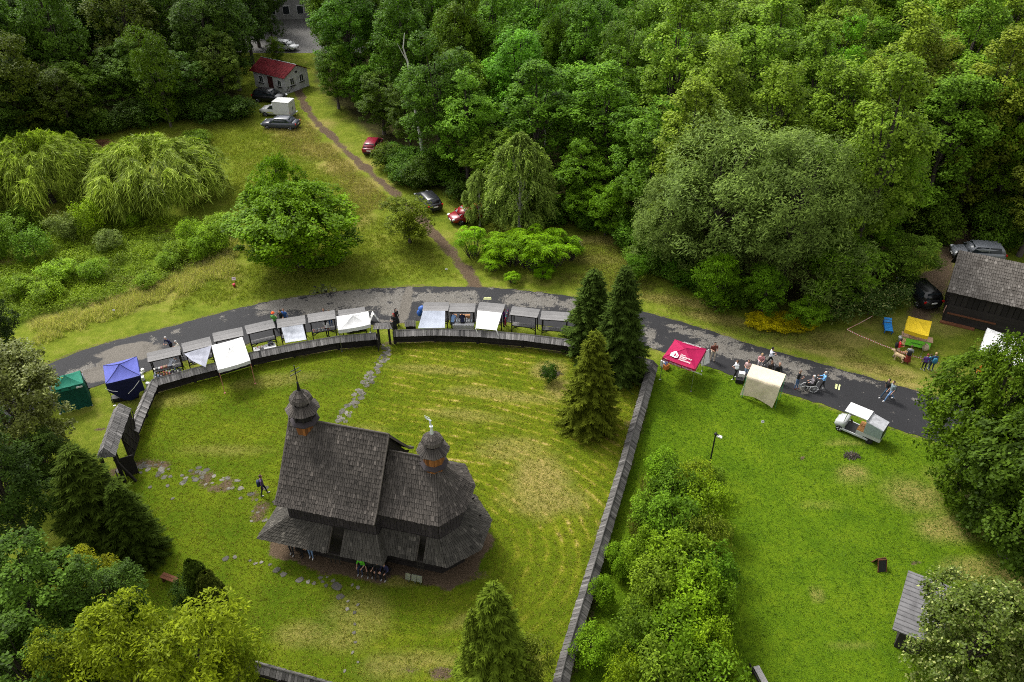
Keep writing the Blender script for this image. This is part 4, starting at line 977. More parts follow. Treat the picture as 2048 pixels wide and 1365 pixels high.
def yew(seed):
    r = np.random.default_rng(seed); n = 7000; z = 3.4*r.random(n)**.8; a = r.uniform(0, 6.28, n); lob = 1+.18*np.sin(a*3+seed)+.12*np.sin(z*5+a*2)
    rad = .72*np.sin(np.clip((z+.35)/3.9, 0, 1)*math.pi)**.6*lob*r.uniform(.75, 1.05, n); P = np.stack([rad*np.cos(a), rad*np.sin(a), z], 1)
    D = np.stack([np.cos(a)*.45, np.sin(a)*.45, np.ones(n)], 1)+r.normal(0, .2, (n, 3)); N = np.stack([np.cos(a), np.sin(a), .3*np.ones(n)], 1)+r.normal(0, .4, (n, 3))
    b = MB(); b.tube([(0, 0, -.05), (0, 0, 2.8)], [.08, .02], 6)
    return leafq(r, P, N, r.uniform(.08, .16, n), .28, D), r.random(n), b.mesh('trunk', M_BARK)
for i in range(2):
    V, t, tr = yew(i); proto('yew', V, t, tr, .85, 3.5, M_NEEDLE)

def look(label, group, H, color, h0, c0):
    a = 'taller' if H > h0 else 'lower'; b_ = 'paler' if color[1] > c0 else 'darker'; return '%s %s %s' % (b_, a, label), '%s %s %s' % (b_, a, group)
def plant(kind, name, label, group, x, y, H, Rr, color, rz=None, var=None, cat='tree', crown='crown', trunk='trunk', lean=None):
    if name in ('woodland_tree', 'poplar_tree', 'edge_shrub') and group: label, group = look(label, group, H, color, {'woodland_tree': 14.5, 'poplar_tree': 18, 'edge_shrub': 2.7}[name], {'woodland_tree': .1 if 'maple' in label or 'fresh' in label else .085, 'poplar_tree': .165, 'edge_shrub': .08}[name])
    lst = PROTO[kind]; me, tr, R0, H0 = lst[(var if var is not None else random.randrange(len(lst))) % len(lst)]
    root = thing(name, label, cat, (x, y, 0), random.uniform(0, 6.28) if rz is None else rz, group)
    s = (Rr/R0, Rr/R0, H/H0)
    c = link(crown, me, root); c.scale = s; c.color = (color[0]*1.06, color[1], color[2]*.5, 1)
    t = link(trunk, tr, root); t.scale = s
    return root
def jc(c, v=.14):
    k = 1.55*random.uniform(1-v, 1+v); return tuple(max(.004, x*q*k*random.uniform(1-v*.5, 1+v*.5)) for x, q in zip(c, (1.03, 1.0, 1)))
def pt(kind, name, label, px, py, top, wpx, color, group=None, cat='tree', var=None, rz=None):
    """place by the ground pixel of the stem, pixel row of the top, pixel width of the crown"""
    g = G(px, py); R0 = wpx/2/pxm(g.x, g.y, 3); H = zat(g.x, g.y, top); g.x = (px-1024)/pxm(0, g.y, H*(.8 if kind == 'spruce' else .55))
    return plant(kind, name, label, group, g.x, g.y, H, R0, color, rz, var, cat)
DARK = (.020, .044, .014); MID = (.034, .078, .012); BRIGHT = (.060, .135, .010); YEL = (.125, .175, .012); POP = (.066, .122, .020); SILV = (.100, .165, .072); WEEP = (.168, .250, .062); SPR = (.036, .062, .014); LIND = (.048, .085, .016)
# --- named trees and shrubs
pt('roundtree', 'broadleaf_tree', 'big broad bright green tree standing in the meadow beside the track', 586, 532, 338, 268, (.075, .160, .006), var=0)
pt('roundtree', 'broadleaf_tree', 'taller narrow bright green crown rising behind the broad meadow tree', 558, 500, 281, 150, (.078, .165, .006), var=0, rz=2.0)
pt('weeping', 'weeping_willow', 'weeping willow with long drooping yellow-green twigs nearer the lone round tree', 296, 400, 262, 330, WEEP, var=0)
pt('weeping', 'weeping_willow', 'weeping willow beside the other willow, its foot hidden in bushes', 75, 405, 246, 280, WEEP, var=1)
pt('weeping', 'weeping_willow', 'weeping willow cut by the picture edge above the scrub', -60, 430, 262, 220, WEEP, var=0)
pt('birch', 'birch_tree', 'tall birch with fine hanging twigs standing over the sumac clump', 1040, 468, 256, 140, (.125, .200, .070), var=0)
pt('birch', 'birch_tree', 'slim young birch beside the red hatchback', 958, 452, 335, 66, (.125, .200, .068), var=0, rz=1)
pt('locust', 'young_tree', 'light green young tree beside the track hiding part of the black car', 815, 486, 382, 118, (.078, .118, .012), var=0)
for i, (px, py, tp, w_) in enumerate([(945,512,445,75),(985,540,505,60),(1020,528,452,105),(1065,535,450,120),(1110,530,455,100),(1140,520,470,60),(1085,556,528,55),(1025,566,542,36),(1000,520,470,80)]):
    pt('sumac', 'sumac_bush', 'bright green sumac bush with long feathery leaves below the birch', px, py, tp, w_*1.1, jc((.064, .150, .005), .1), 'sumac bushes below the birch', 'bush')
pt('elder', 'blossoming_bush', 'small bush with silvery white leaves beside the sumac clump', 1150, 506, 472, 32, (.30, .33, .26), None, 'bush')
g = 'spruces at the fence corner'
pt('spruce', 'spruce_tree', 'tall spruce with double neighbour behind the church fence corner', 1187, 700, 536, 128, (.030, .056, .018), g, var=0)
pt('spruce', 'spruce_tree', 'tallest spruce close to the fence corner', 1250, 748, 530, 136, (.028, .052, .017), None, var=1)
pt('spruce', 'spruce_tree', 'spruce with yellower foliage on the church lawn in front of the spruce pair', 1188, 850, 662, 140, (.056, .078, .014), None, var=2)
pt('spruce', 'spruce_tree', 'dense dark spruce beside the roofed gateway', 152, 1085, 893, 200, (.030, .052, .013), None, var=1)
pt('spruce', 'spruce_tree', 'smaller dark spruce leaning on the big one by the gateway', 236, 1112, 965, 130, (.022, .040, .010), None, var=0)
pt('spruce', 'spruce_tree', 'young light green spruce on the lawn below the church', 988, 1392, 1168, 190, (.060, .098, .018), None, var=2)
pt('spruce', 'spruce_tree', 'small light green spruce beside the young one below the church', 945, 1400, 1215, 90, (.064, .100, .020), None, var=0)
pt('shrub', 'low_bush', 'loose light bush at the foot of the young spruce', 1045, 1390, 1270, 110, (.070, .100, .022), None, 'bush')
pt('shrub', 'low_bush', 'dark green bush beside the earth heap at the spruces', 1098, 762, 722, 40, (.030, .075, .012), None, 'bush')
pt('yew', 'yew_bush', 'dark upright yew beside the brown bench', 392, 1205, 1122, 60, (.040, .070, .018), None, 'bush', var=0)
pt('yew', 'yew_bush', 'shorter dark yew leaning next to the upright one', 420, 1218, 1145, 62, (.046, .066, .020), None, 'bush', var=1)
pt('shrub', 'low_bush', 'grey-green shrub in front of the yews', 365, 1225, 1155, 60, (.030, .062, .024), None, 'bush')
# left edge trees
pt('maple', 'broadleaf_tree', 'dark tree at the road end behind the green tent', -25, 790, 560, 130, (.018, .036, .012), None, var=1)
pt('maple', 'broadleaf_tree', 'very dark tree beside the green tent', 28, 800, 690, 110, (.016, .032, .011), None, var=2)
pt('linden', 'linden_tree', 'linden with pale yellow blossom beside the green tent', 12, 930, 668, 230, (.105, .135, .030), None, var=0)
pt('maple', 'broadleaf_tree', 'dark green tree between the blossoming linden and the dark spruce', 0, 1110, 830, 220, (.026, .055, .014), None, var=3)
pt('maple', 'broadleaf_tree', 'dull green tree crowding the roofed gateway spruce', 85, 985, 850, 140, (.034, .066, .018), None, var=0)
pt('maple', 'broadleaf_tree', 'round mid green tree below the dark spruces', 55, 1330, 1105, 290, (.048, .105, .020), None, var=2)
pt('maple', 'broadleaf_tree', 'blue-green tree beside the brown bench', 222, 1300, 1130, 190, (.040, .085, .020), None, var=1)
pt('locust', 'broadleaf_tree', 'yellow-green tree top peeping over behind the round tree', 175, 1210, 1092, 130, (.14, .17, .012), None, var=1)
pt('locust', 'broadleaf_tree', 'sunny yellow-green tree before the lawn fence', 240, 1440, 1195, 220, (.110, .158, .012), None, var=2)
pt('locust', 'broadleaf_tree', 'yellow-green tree overhanging the dark plank fence', 395, 1440, 1205, 240, (.112, .160, .012), None, var=0)
pt('locust', 'broadleaf_tree', 'yellow-green sapling top beside the plank fence', 470, 1440, 1232, 90, (.090, .135, .014), None, var=1)
pt('maple', 'broadleaf_tree', 'green tree at the bottom corner below the round tree', 60, 1470, 1265, 300, (.040, .085, .018), None, var=0)
pt('locust', 'broadleaf_tree', 'yellow-green crown in the bottom corner', 130, 1470, 1250, 150, (.095, .135, .014), None, var=2)
# right edge
pt('roundtree', 'linden_tree', 'large linden in front of the barn shading the lawn', 1990, 985, 628, 265, (.050, .098, .010), None, var=1)
pt('roundtree', 'broadleaf_tree', 'dark green tree joined to the large linden above the bare soil', 2105, 1110, 760, 330, (.034, .068, .012), None, var=1)
pt('linden', 'linden_tree', 'linden full of pale blossom over the grey shed roof', 1950, 1400, 1155, 250, (.070, .112, .014), None, var=0)
pt('linden', 'linden_tree', 'second blossoming linden in the bottom corner behind the shed', 2075, 1420, 1195, 230, (.068, .108, .014), None, var=1)
# thicket between fence and lawn
thk = [(1324,985,905,81,0),(1390,985,915,99,1),(1345,1020,930,108,2),(1304,1060,985,99,0),(1415,1060,960,117,1),(1350,1100,985,135,2),(1426,1130,1020,99,3),(1289,1150,1060,99,1),(1360,1180,1055,144,0),(1426,1210,1085,117,2),(1304,1240,1120,126,3),(1390,1270,1130,144,1),(1436,1290,1160,99,0),(1274,1330,1215,117,2),(1340,1350,1200,153,0),(1416,1370,1230,117,1),(1314,1430,1280,153,3),(1400,1440,1290,153,2),(1446,1420,1300,72,0),(1254,1420,1300,90,1),(1334,960,900,63,2),(1426,985,930,63,3)]
tc = [(.044, .098, .010), (.056, .112, .008), (.034, .078, .010), (.050, .098, .014)]
for (px, py, tp, w_, k) in thk:
    tn = ('mid green', 'fresh green', 'deep green', 'olive green')[k]; pt('shrub', 'thicket_shrub', 'tall '+tn+' leafy shrub in the thicket between plank fence and open lawn', px, py, tp, w_*1.0, jc((tc[k][0]*1.08, tc[k][1]*1.0, tc[k][2]), .2), tn+' shrubs of the thicket', 'shrub')
for (px, py, tp, w_, l) in [(1233,1130,1082,48,'bright lime sapling leaning over the long plank fence above another'),(1208,1208,1150,52,'bright lime sapling in the middle of three along the plank fence'),(1180,1325,1248,82,'larger bright green sapling bent over the plank fence lowest along it'),(1246,1160,1110,40,'thin lime sapling behind the upper one at the plank fence')]:
    pt('shrub', 'fence_sapling', l, px, py, tp, w_*1.15, (.085, .175, .014), None, 'sapling')
# meadow bushes
for (px, py, tp, w_, c_, l) in [(60,520,452,80,(.040,.085,.012),0),(130,480,418,70,(.050,.080,.034),1),(170,470,392,66,(.080,.155,.010),0),(215,500,455,60,(.052,.082,.034),1),(30,470,415,90,(.036,.075,.010),0),(-20,520,440,90,(.036,.075,.010),0),(260,455,418,40,(.060,.110,.012),0),(120,560,515,80,(.060,.115,.010),0),(380,490,432,60,(.066,.125,.010),0),(425,500,440,70,(.058,.112,.010),0),(350,520,478,60,(.060,.115,.010),0),(395,520,470,50,(.050,.100,.010),0),(430,470,425,60,(.070,.128,.012),0),(290,575,545,50,(.050,.095,.010),0),(395,288,258,60,(.040,.085,.010),0),(335,535,500,50,(.056,.105,.012),0),(90,600,560,70,(.062,.115,.010),0),(180,560,520,60,(.052,.100,.010),0),(40,590,545,70,(.060,.105,.010),0)]:
    pt('shrub', 'meadow_bush', ('leafy green bush in the rough meadow below the willows', 'grey-green bush in the rough meadow below the willows')[l], px, py, tp, w_, jc(tuple(1.25*v for v in c_), .12), ('green meadow bushes', 'grey meadow bushes')[l], 'bush')
# forest-edge features
pt('silver_willow', 'silver_willow', 'huge pale grey-green willow at the wood edge above the dry bank', 1450, 560, 192, 330, SILV, 'silver willows at the wood edge', var=0, rz=0)
pt('silver_willow', 'silver_willow', 'huge duller green willow between the pale willow and the elder bushes', 1600, 585, 235, 330, (.092, .152, .062), 'silver willows at the wood edge', var=1, rz=.2)
pt('silver_willow', 'silver_willow', 'lower grey-green willow leaning over the dry grass bank', 1340, 545, 335, 190, (.090, .148, .06), None, var=1, rz=.5)
for (px, py, tp, w_, c_, l) in [(1440,600,485,95,BRIGHT,'bright green locust tree at the wood edge above the dry bank'),(1535,615,520,90,(.045,.105,.010),'green locust tree between the silver willows'),(1690,600,430,150,(.050,.105,.014),'broad green locust tree beside the elder bushes'),(1830,560,452,120,(.062,.118,.022),'pale bright green locust tree beside the barn track'),(1215,455,345,80,BRIGHT,'bright green shrubby tree left of the silver willow by the grass bank'),(1165,440,360,70,(.055,.125,.010),'bright green shrubby tree behind the sumac clump'),(1340,440,355,75,(.068,.140,.012),'lime green sprout poking out of the silver willow'),(1760,520,450,110,(.052,.110,.014),'green locust tree behind the pale one'),(1275,545,505,50,(.04,.1,.01),'small green tree under the willow edge'),(1620,640,585,80,(.05,.11,.01),'green shrubby tree next to the yellow ground cover')]:
    pt('locust', 'locust_tree', l, px, py+16, tp+4, w_*1.15, tuple(1.4*v for v in c_), None)
for (px, py, tp, w_) in [(1680,632,570,90),(1745,630,575,90),(1790,612,560,80),(1820,590,545,60),(1720,605,555,80),(1650,638,590,60)]:
    pt('elder', 'elder_bush', 'elder bush with small pale flower heads by the taped-off grass', px, py, tp, w_*1.1, (.045, .095, .012), 'elder bushes by the taped-off grass', 'bush')
for i, (px, py) in enumerate([(1515,650),(1540,655),(1565,658),(1592,656),(1530,642),(1560,644),(1590,645),(1610,650)]):
    g = G(px, py); plant('shrub', 'golden_shrub', 'low spreading golden-yellow shrub at the wood edge', 'golden shrubs at the wood edge', g.x, g.y, .8, 1.15, (.30, .285, .010), cat='shrub')
# dead birch stem
g = G(850, 330); b = MB(); H = zat(g.x, g.y, 62)
P0 = [(0, 0, 0), (-.2, 0, H*.25), (-.55, .1, H*.45), (-.75, .1, H*.62), (-1.0, .2, H*.8), (-1.35, .1, H*.9), (-1.1, .1, H)]
dt = thing('dead_birch', 'bare dead birch stem standing pale in front of the dark wood', 'tree', (g.x, g.y-1.0, 0))
b.tube(P0, [.2, .17, .15, .13, .1, .07, .03], 7, tint=.8); b.build('trunk', M_DEAD, dt)
for a, e in (((-1.0, .2, H*.8), (-1.9, 0, H*.93)), ((-.55, .1, H*.45), (.6, -.3, H*.6)), ((-.75, .1, H*.62), (-.1, -.4, H*.72)), ((-.55, .1, H*.45), (-1.1, -.3, H*.52)), ((-.2, 0, H*.25), (1.0, -.2, H*.42))):
    b = MB(); a = Vector(a); e = Vector(e); b.tube([a, a.lerp(e, .5)+Vector((0, 0, -.1)), e], [.06, .04, .015], 5, tint=.8); b.build('branch', M_DEAD, dt)
g = G(1085, 330); dt = thing('withered_tree', 'half withered bare tree with thin pale branches inside the wood', 'tree', (g.x, g.y-2, 0)); H = zat(g.x, g.y-2, 205)
b = MB(); b.tube([(0, 0, 0), (.2, 0, H*.5), (0, .1, H)], [.16, .1, .03], 6, tint=.6); b.build('trunk', M_DEAD, dt)
for i in range(14):
    b = MB(); z = H*random.uniform(.45, .95); a = random.uniform(0, 6.28); L = random.uniform(1, 2.4); s_ = Vector((.1, 0, z)); e = s_+Vector((math.cos(a)*L, math.sin(a)*L, random.uniform(.2, .9))); b.tube([s_, s_.lerp(e, .5)+Vector((0, 0, .15)), e], [.04, .025, .008], 4, tint=.6); b.build('branch', M_DEAD, dt)

# --- forest fill
FR = [(p.x, p.y) for p in FOREST_R]; FL = [(p.x, p.y) for p in FOREST_L]
placed = []
CARS = [G(747, 297), G(857, 408), G(938, 438), G(560, 250), G(556, 228), G(541, 200), G(1832, 592)]
def near_car(x, y, rad): return any(abs(x-c.x) < rad and -1.6*rad < y-c.y < rad*1.1 for c in CARS)
def fill(poly, ylim, spacing, n, side):
    P = np.array([(p.x, p.y) for p in poly]); lo = P.min(0); hi = P.max(0); hi[1] = min(hi[1], ylim)
    C_ = rng.uniform(lo, hi, (n, 2)); ok = sdf(C_[:, 0], C_[:, 1], poly); out = []
    for (x, y), d in zip(C_, ok):
        if d < 1.2 or abs(x) > .66*y+14: continue
        px, py = proj(x, y, 8)
        if side == 'r' and y > 100 and px < 650: continue
        if side == 'l' and px > 470 and y > 100: continue
        # barn, track and silver willow space stay clear
        if side == 'r' and x > 33 and y < 70: continue
        if near_car(x, y, 3.2): continue
        sp = spacing*(.72 if d < 5 else 1)
        if any((x-a)**2+(y-c)**2 < sp*sp for a, c in placed): continue
        placed.append((x, y)); out.append((x, y, d, px))
    return out
for p in [(1450,560),(1600,585)]: g = G(*p); placed.append((g.x, g.y)); placed.append((g.x, g.y+3))
for x, y, d, px in fill(FOREST_R, 128, 5.2, 7000, 'r'):
    if d < 4.5 and px < 1300:
        plant('maple', 'woodland_tree', 'leafy tree along the wood edge beside the track', 'low trees along the wood edge', x, y, random.uniform(7, 10), random.uniform(3, 4), jc(MID if px < 950 else (.045, .1, .012), .25))
    elif px < 905:
        plant('maple', 'woodland_tree', 'dense mid green tree in the wood right of the white house', 'trees of the wood right of the white house', x, y, random.uniform(14, 18), random.uniform(4.4, 5.6), jc((.033, .078, .011), .2))
    elif px < 1330:
        plant('maple' if random.random() < .8 else 'poplar', 'woodland_tree', 'green maple in the middle of the wood', 'maples in the middle of the wood', x, y, random.uniform(12, 17), random.uniform(4.2, 5.4), jc((.046, .108, .014), .24))
    else:
        if random.random() < .72:
            plant('poplar', 'poplar_tree', 'poplar with yellowish crown in the wood behind the silver willows', 'poplars behind the silver willows', x, y, random.uniform(15, 21), random.uniform(4.4, 5.6), jc(POP, .2))
        else:
            plant('maple', 'woodland_tree', 'fresh green tree among the poplars', 'fresh green trees among the poplars', x, y, random.uniform(12, 17), random.uniform(4, 5.2), jc((.055, .125, .014), .2))
for x, y, d, px in fill(FOREST_L, 150, 5.6, 4500, 'l'):
    if d < 4: plant('maple', 'woodland_tree', 'shady tree along the wood edge behind the willows', 'low dark trees behind the willows', x, y, random.uniform(8, 11), random.uniform(3.4, 4.4), jc((.030, .062, .013), .3))
    else: plant('maple', 'woodland_tree', 'tree in the shady wood behind the willows', 'dark trees behind the willows', x, y, random.uniform(15, 20), random.uniform(4.6, 6), jc((.030, .062, .014), .35))
for (px, y, H, r_) in [(488, 122, 17, 4.6), (470, 132, 18, 5.5), (500, 134, 17, 4.2), (455, 113, 17, 5), (490, 146, 18, 5), (532, 130, 15, 3.2), (524, 142, 16, 3.6)]:
    plant('maple', 'woodland_tree', 'tree beside the white cottage at the end of the shady wood', 'dark trees beside the cottage', (px-1024)/pxm(0, y, 8), y, H, r_, jc((.024, .052, .013), .2))
for (px, y, H, r_) in [(664, 121, 17, 5), (644, 134, 18, 4.0), (680, 148, 18, 5)]:
    plant('maple', 'woodland_tree', 'leafy tree overhanging the lot behind the white cottage', 'trees overhanging the lot', (px-1024)/pxm(0, y, 8), y, H, r_, jc((.040, .090, .012), .15))
g = G(350, 246); plant('locust', 'broadleaf_tree', 'brighter green slender tree in front of the dark wood', None, g.x, g.y-1.5, 13.5, 3.2, (.050, .098, .010))
g = G(75, 285); plant('locust', 'broadleaf_tree', 'olive green tree in front of the dark wood above the willow', None, g.x, g.y, 15, 4.2, (.048, .075, .012))
g = G(925, 330); plant('poplar', 'poplar_tree', 'slim light green poplar among the maples', None, g.x, g.y+14, 19, 3.0, (.078, .135, .016))
for (x, y, H, r_) in [(45, 73, 19, 5), (52, 76, 20, 5.5), (40, 78, 18, 5), (60, 80, 20, 6), (48, 66, 13, 4), (56, 67, 16, 5)]:
    plant('poplar', 'poplar_tree', 'poplar standing behind the barn', 'poplars behind the barn', x, y, H, r_, jc((.07, .105, .022), .15))
# edge undergrowth shrubs
for i in range(34):
    plant('shrub', 'undergrowth_shrub', 'leafy shrub in the shade between barn and poplars', 'shrubs between barn and poplars', random.uniform(39, 62), random.uniform(68, 74), random.uniform(2.6, 5.0), random.uniform(2.0, 3.0), jc((.034, .070, .012), .3), cat='shrub')
ed = resample(gp([(742,312),(800,365),(862,402),(930,425),(1090,455),(1180,458),(1262,478),(1300,552),(1400,602),(1500,640)]), 64)
for x, y in ed:
    if near_car(x, y+1, 3.0): continue
    plant('shrub', 'edge_shrub', 'leafy shrub fringing the wood along the grass', 'shrubs fringing the wood', x+random.uniform(-.8, 1.2), y+random.uniform(.3, 2.2), random.uniform(1.8, 3.6), random.uniform(1.5, 2.3), jc((.030, .068, .010), .3), cat='shrub')
for i in range(20):
    g = G(random.uniform(770, 900), random.uniform(330, 395))
    if sdf(np.array([g.x]), np.array([g.y]), FOREST_R)[0] > .6 and not near_car(g.x, g.y, 3.0): plant('shrub', 'edge_shrub', 'leafy shrub fringing the wood along the grass', 'shrubs fringing the wood', g.x, g.y, random.uniform(2, 3.4), random.uniform(1.8, 2.6), jc((.030, .070, .010), .25), cat='shrub')
el = resample(gp([(-60,300),(0,296),(180,284),(250,246),(400,246),(510,232)]), 36)
for x, y in el:
    plant('shrub', 'edge_shrub', 'shrub at the foot of the shady wood behind the willows', 'shrubs at the foot of the shady wood', x, y+random.uniform(-.5, 2), random.uniform(2, 4), random.uniform(1.8, 2.8), jc((.024, .050, .012), .3), cat='shrub')
g = G(575, 125); plant('locust', 'broadleaf_tree', 'small bright tree overhanging the red roof', None, g.x-.6, g.y-3.2, 5.2, 1.7, (.062, .115, .012))

# --- rough grass, herbs and tufts: nobody could count them
def in_any(x, y, poly): return in_poly(x, y, poly)
def blades(name, poly, n, h, wdt, colr, per=4, lean=.35, mask=None, spread=.12, feather=1.8, patchy=True):
    P = np.array([(p.x, p.y) for p in poly]); lo = P.min(0); hi = P.max(0); C_ = rng.uniform(lo, hi, (n*4, 2)); sd0 = sdf(C_[:, 0], C_[:, 1], poly); k = sd0 > feather*rng.random(len(C_))**1.5
    k &= (vnoise(C_[:, 0], C_[:, 1], 1.3, 21)+.4*vnoise(C_[:, 0], C_[:, 1], .5, 22) > .7-.25*np.clip(sd0, 0, 2)) if patchy else True
    k &= ~in_poly(C_[:, 0], C_[:, 1], road_poly) & (pl_dist(C_[:, 0], C_[:, 1], TRACK) > 1.0)
    if mask is not None: k &= mask(C_[:, 0], C_[:, 1])
    C_ = C_[k][:n]; N = len(C_)*per; c = np.repeat(C_, per, 0)+rng.normal(0, spread, (N, 2)); tt = np.repeat(rng.random(len(C_)), per)
    hh = h*rng.uniform(.55, 1.25, N); a = rng.uniform(0, 6.28, N); ln = rng.normal(0, lean, (N, 2))*hh[:, None]+np.array([.22, -.06])*hh[:, None]
    ww = wdt*rng.uniform(.6, 1.4, N); d = np.stack([np.cos(a), np.sin(a)], 1)*ww[:, None]
    V = np.zeros((N, 3, 3)); V[:, 0, :2] = c-d; V[:, 1, :2] = c+d; V[:, 2, :2] = c+ln; V[:, 2, 2] = hh
    me = np_quads(name, V, np.clip(.6*tt+.4*rng.random(N), 0, 1), M_BLADE, 3); o = link(name, me); o.color = (*colr, 1); return o
strip = gp([(60,700),(60,640),(180,615),(300,570),(400,520),(470,470),(500,500),(480,545),(330,610),(200,650)])
tag(blades('straw_grass', strip, 8000, .5, .012, (.42, .38, .17), 5, feather=3.0), 'tall straw-coloured grass along the bank above the road', 'grass', kind='stuff')
tag(blades('bank_meadow_grass', strip, 6000, .4, .014, (.22, .25, .045), 5, feather=2.2), 'green meadow grass between the straw stalks on the bank', 'grass', kind='stuff')
dryp = gp([(520,262),(600,222),(640,262),(745,352),(800,395),(760,440),(700,430),(640,330),(560,300)])
tag(blades('dry_grass', dryp, 8000, .32, .016, (.23, .20, .075), 4), 'flattened dry yellow grass beside the track', 'grass', kind='stuff')
mead = gp([(180,270),(520,240),(600,280),(760,430),(880,470),(930,560),(840,568),(620,585),(420,625),(300,640),(330,600),(480,520),(450,450),(440,330)])
tag(blades('meadow_grass', mead, 22000, .26, .016, (.15, .17, .022), 4), 'mid-height green meadow grass around the lone tree', 'grass', kind='stuff')
fentuft = gp([(1270,960),(1305,960),(1300,1060),(1250,1100),(1262,1010)])
tag(blades('fence_grass', fentuft, 1600, .7, .018, (.16, .18, .035), 5), 'long pale grass between the plank fence and the thicket', 'grass', kind='stuff')
bank = gp([(1150,470),(1270,470),(1300,560),(1500,645),(1650,660),(1840,760),(1860,785),(1700,735),(1500,680),(1280,612),(1160,585),(1050,572),(1150,530)])
tag(blades('bank_grass', bank, 16000, .13, .016, (.150, .145, .035), 4), 'short dry grass on the bank between road and wood', 'grass', kind='stuff')
yardm = lambda x, y: (~in_poly(x, y, CH_FOOT))
tag(blades('lawn_grass', YARD, 42000, .07, .018, (.165, .17, .022), 4, .6, yardm, .05, .3, False), 'short mown grass of the church lawn', 'grass', kind='stuff')
tag(blades('park_grass', PARK, 34000, .06, .018, (.075, .140, .010), 4, .6, None, .05, .3, False), 'short lush grass of the open lawn', 'grass', kind='stuff')
herbp = gp([(-120,470),(60,450),(250,430),(420,450),(470,470),(440,515),(330,565),(200,612),(60,640),(-120,690)])
P = np.array([(p.x, p.y) for p in herbp]); C_ = rng.uniform(P.min(0), P.max(0), (5200, 2)); C_ = C_[in_poly(C_[:, 0], C_[:, 1], herbp)]
n = len(C_)*22; ci = np.repeat(np.arange(len(C_)), 22); hh = (.25+.65*vnoise(C_[:, 0], C_[:, 1], 3.0, 9))[ci]; L = np.zeros((n, 3)); L[:, :2] = C_[ci]+rng.normal(0, .2, (n, 2)); L[:, 2] = hh*rng.uniform(.25, 1.05, n)
tint = np.clip(.55*vnoise(C_[:, 0], C_[:, 1], 1.4, 12)[ci]+.45*rng.random(n), 0, 1)
o = link('meadow_herbs', np_quads('meadow_herbs', leafq(rng, L, np.array([0, 0, 1.])+rng.normal(0, .5, (n, 3)), rng.uniform(.05, .11, n), .5), tint, M_LEAF)); o.color = (.110, .170, .010, 1); tag(o, 'leafy green herbs covering the rough meadow below the willows', 'herbs', kind='stuff')
# brown brush heap by the willows, fallen sticks
def heap(name, label, px, py, rx, n, mat, h=.35):
    g = G(px, py); b = MB()
    for i in range(n):
        a = random.uniform(0, 6.28); d = random.random()**.5*rx; z = h*(1-d/rx)*random.random()+.03; L = random.uniform(.15, .5)*rx; q = random.uniform(0, 3.14)
        c = Vector((math.cos(a)*d, math.sin(a)*d*.6, z)); e = Vector((math.cos(q)*L, math.sin(q)*L, random.uniform(-.05, .08)))
        b.tube([c-e, c+e], [.025, .012], 4, tint=random.random())
    o = b.build(name, mat); o.location = g; tag(o, label, 'brush heap'); return o
heap('brush_heap', 'reddish brown heap of cut branches behind the willows', 195, 288, 1.8, 160, M_BROWN, .4)
heap('brush_heap', 'grey heap of twigs on the open lawn below the buggy', 1705, 912, .55, 70, M_BARK, .15)
heap('brush_heap', 'small heap of earth and roots beside the spruces', 1102, 748, .7, 80, M_BARK, .25)
# ------------------------------------------------------------------ market stalls
def edge_frame(l, r_):
    """local frame from two world points: x along, y away from the camera"""
    d = r_-l; d.z = 0; return math.atan2(d.y, d.x), d.length
ST_W, ST_D, ST_Z = 2.25, 1.1, 1.8
def make_stall():
    root = thing('wooden_stall', '', 'stall')
    for x in (.12, ST_W-.12):
        for y in (.06, ST_D-.1):
            b = MB(); b.box((x, y, ST_Z/2), (.08, .08, ST_Z), tint=.25); b.build('post', M_DARKWOOD, root)
    b = MB(); b.box((ST_W/2, .06, ST_Z-.06), (ST_W, .06, .1), tint=.3); b.box((ST_W/2, ST_D-.1, ST_Z-.06), (ST_W, .06, .1), tint=.3); b.build('beam', M_DARKWOOD, root)
    for i in range(5):
        b = MB(); b.box((ST_W/2+random.uniform(-.02, .02), -.06+(i+.5)*(ST_D+.12)/5, ST_Z+.04+.018*(i % 2)), (ST_W+.1+random.uniform(-.04, .04), (ST_D+.12)/5+.02, .03), rx=.05, tint=random.uniform(.35, .8)); b.build('roof_plank', M_PLANK, root)
    for i in range(3):
        b = MB(); b.box((ST_W/2, .10+i*.17, .76), (ST_W-.3, .155, .035), tint=random.uniform(.3, .7)); b.build('counter_plank', M_PLANK, root)
    for s in (-1, 1):
        b = MB(); b.box((ST_W/2+s*.5, .3, .5), (1.05, .04, .06), ry=s*.42, tint=.3); b.build('brace', M_DARKWOOD, root)
    b = MB(); b.box((ST_W/2, .06, .7), (ST_W-.3, .05, .07), tint=.3); b.build('counter_rail', M_DARKWOOD, root)
    return root
proto_stall = make_stall()
ST = [((297,724.7),(361,710),'grey plank stall nearest the blue tent, loaded with jars and dishes'),((368,705),(422,691.6),'grey plank stall behind the triangular grey awning'),((429,684),(486.6,671.8),'grey plank stall half hidden by the big square white canopy'),((495,668.7),(550,656),'grey plank stall with white-clothed table behind it'),
      ((556,656.4),(610.7,648),'grey plank stall with crumpled pale sheet hung to the fence'),((618,645.7),(671,637.5),'grey plank stall where the seller in black waistcoat stands'),((679,638),(731,631),'grey plank stall half hidden by the white peaked canopy by the gate'),((846,622),(894,622),'grey plank stall with smooth grey tarpaulin and blue cover'),
      ((899,624),(948,624.5),'grey plank stall displaying white crockery and brown boxes'),((955,621),(1005,625.5),'grey plank stall with bright white tarpaulin stretched over the fence'),((1020.4,629.8),(1074,636),'empty grey plank stall next to the white tarpaulin'),((1081.6,639),(1136.4,642.7),'empty grey plank stall closest to the spruces')]
stalls = []
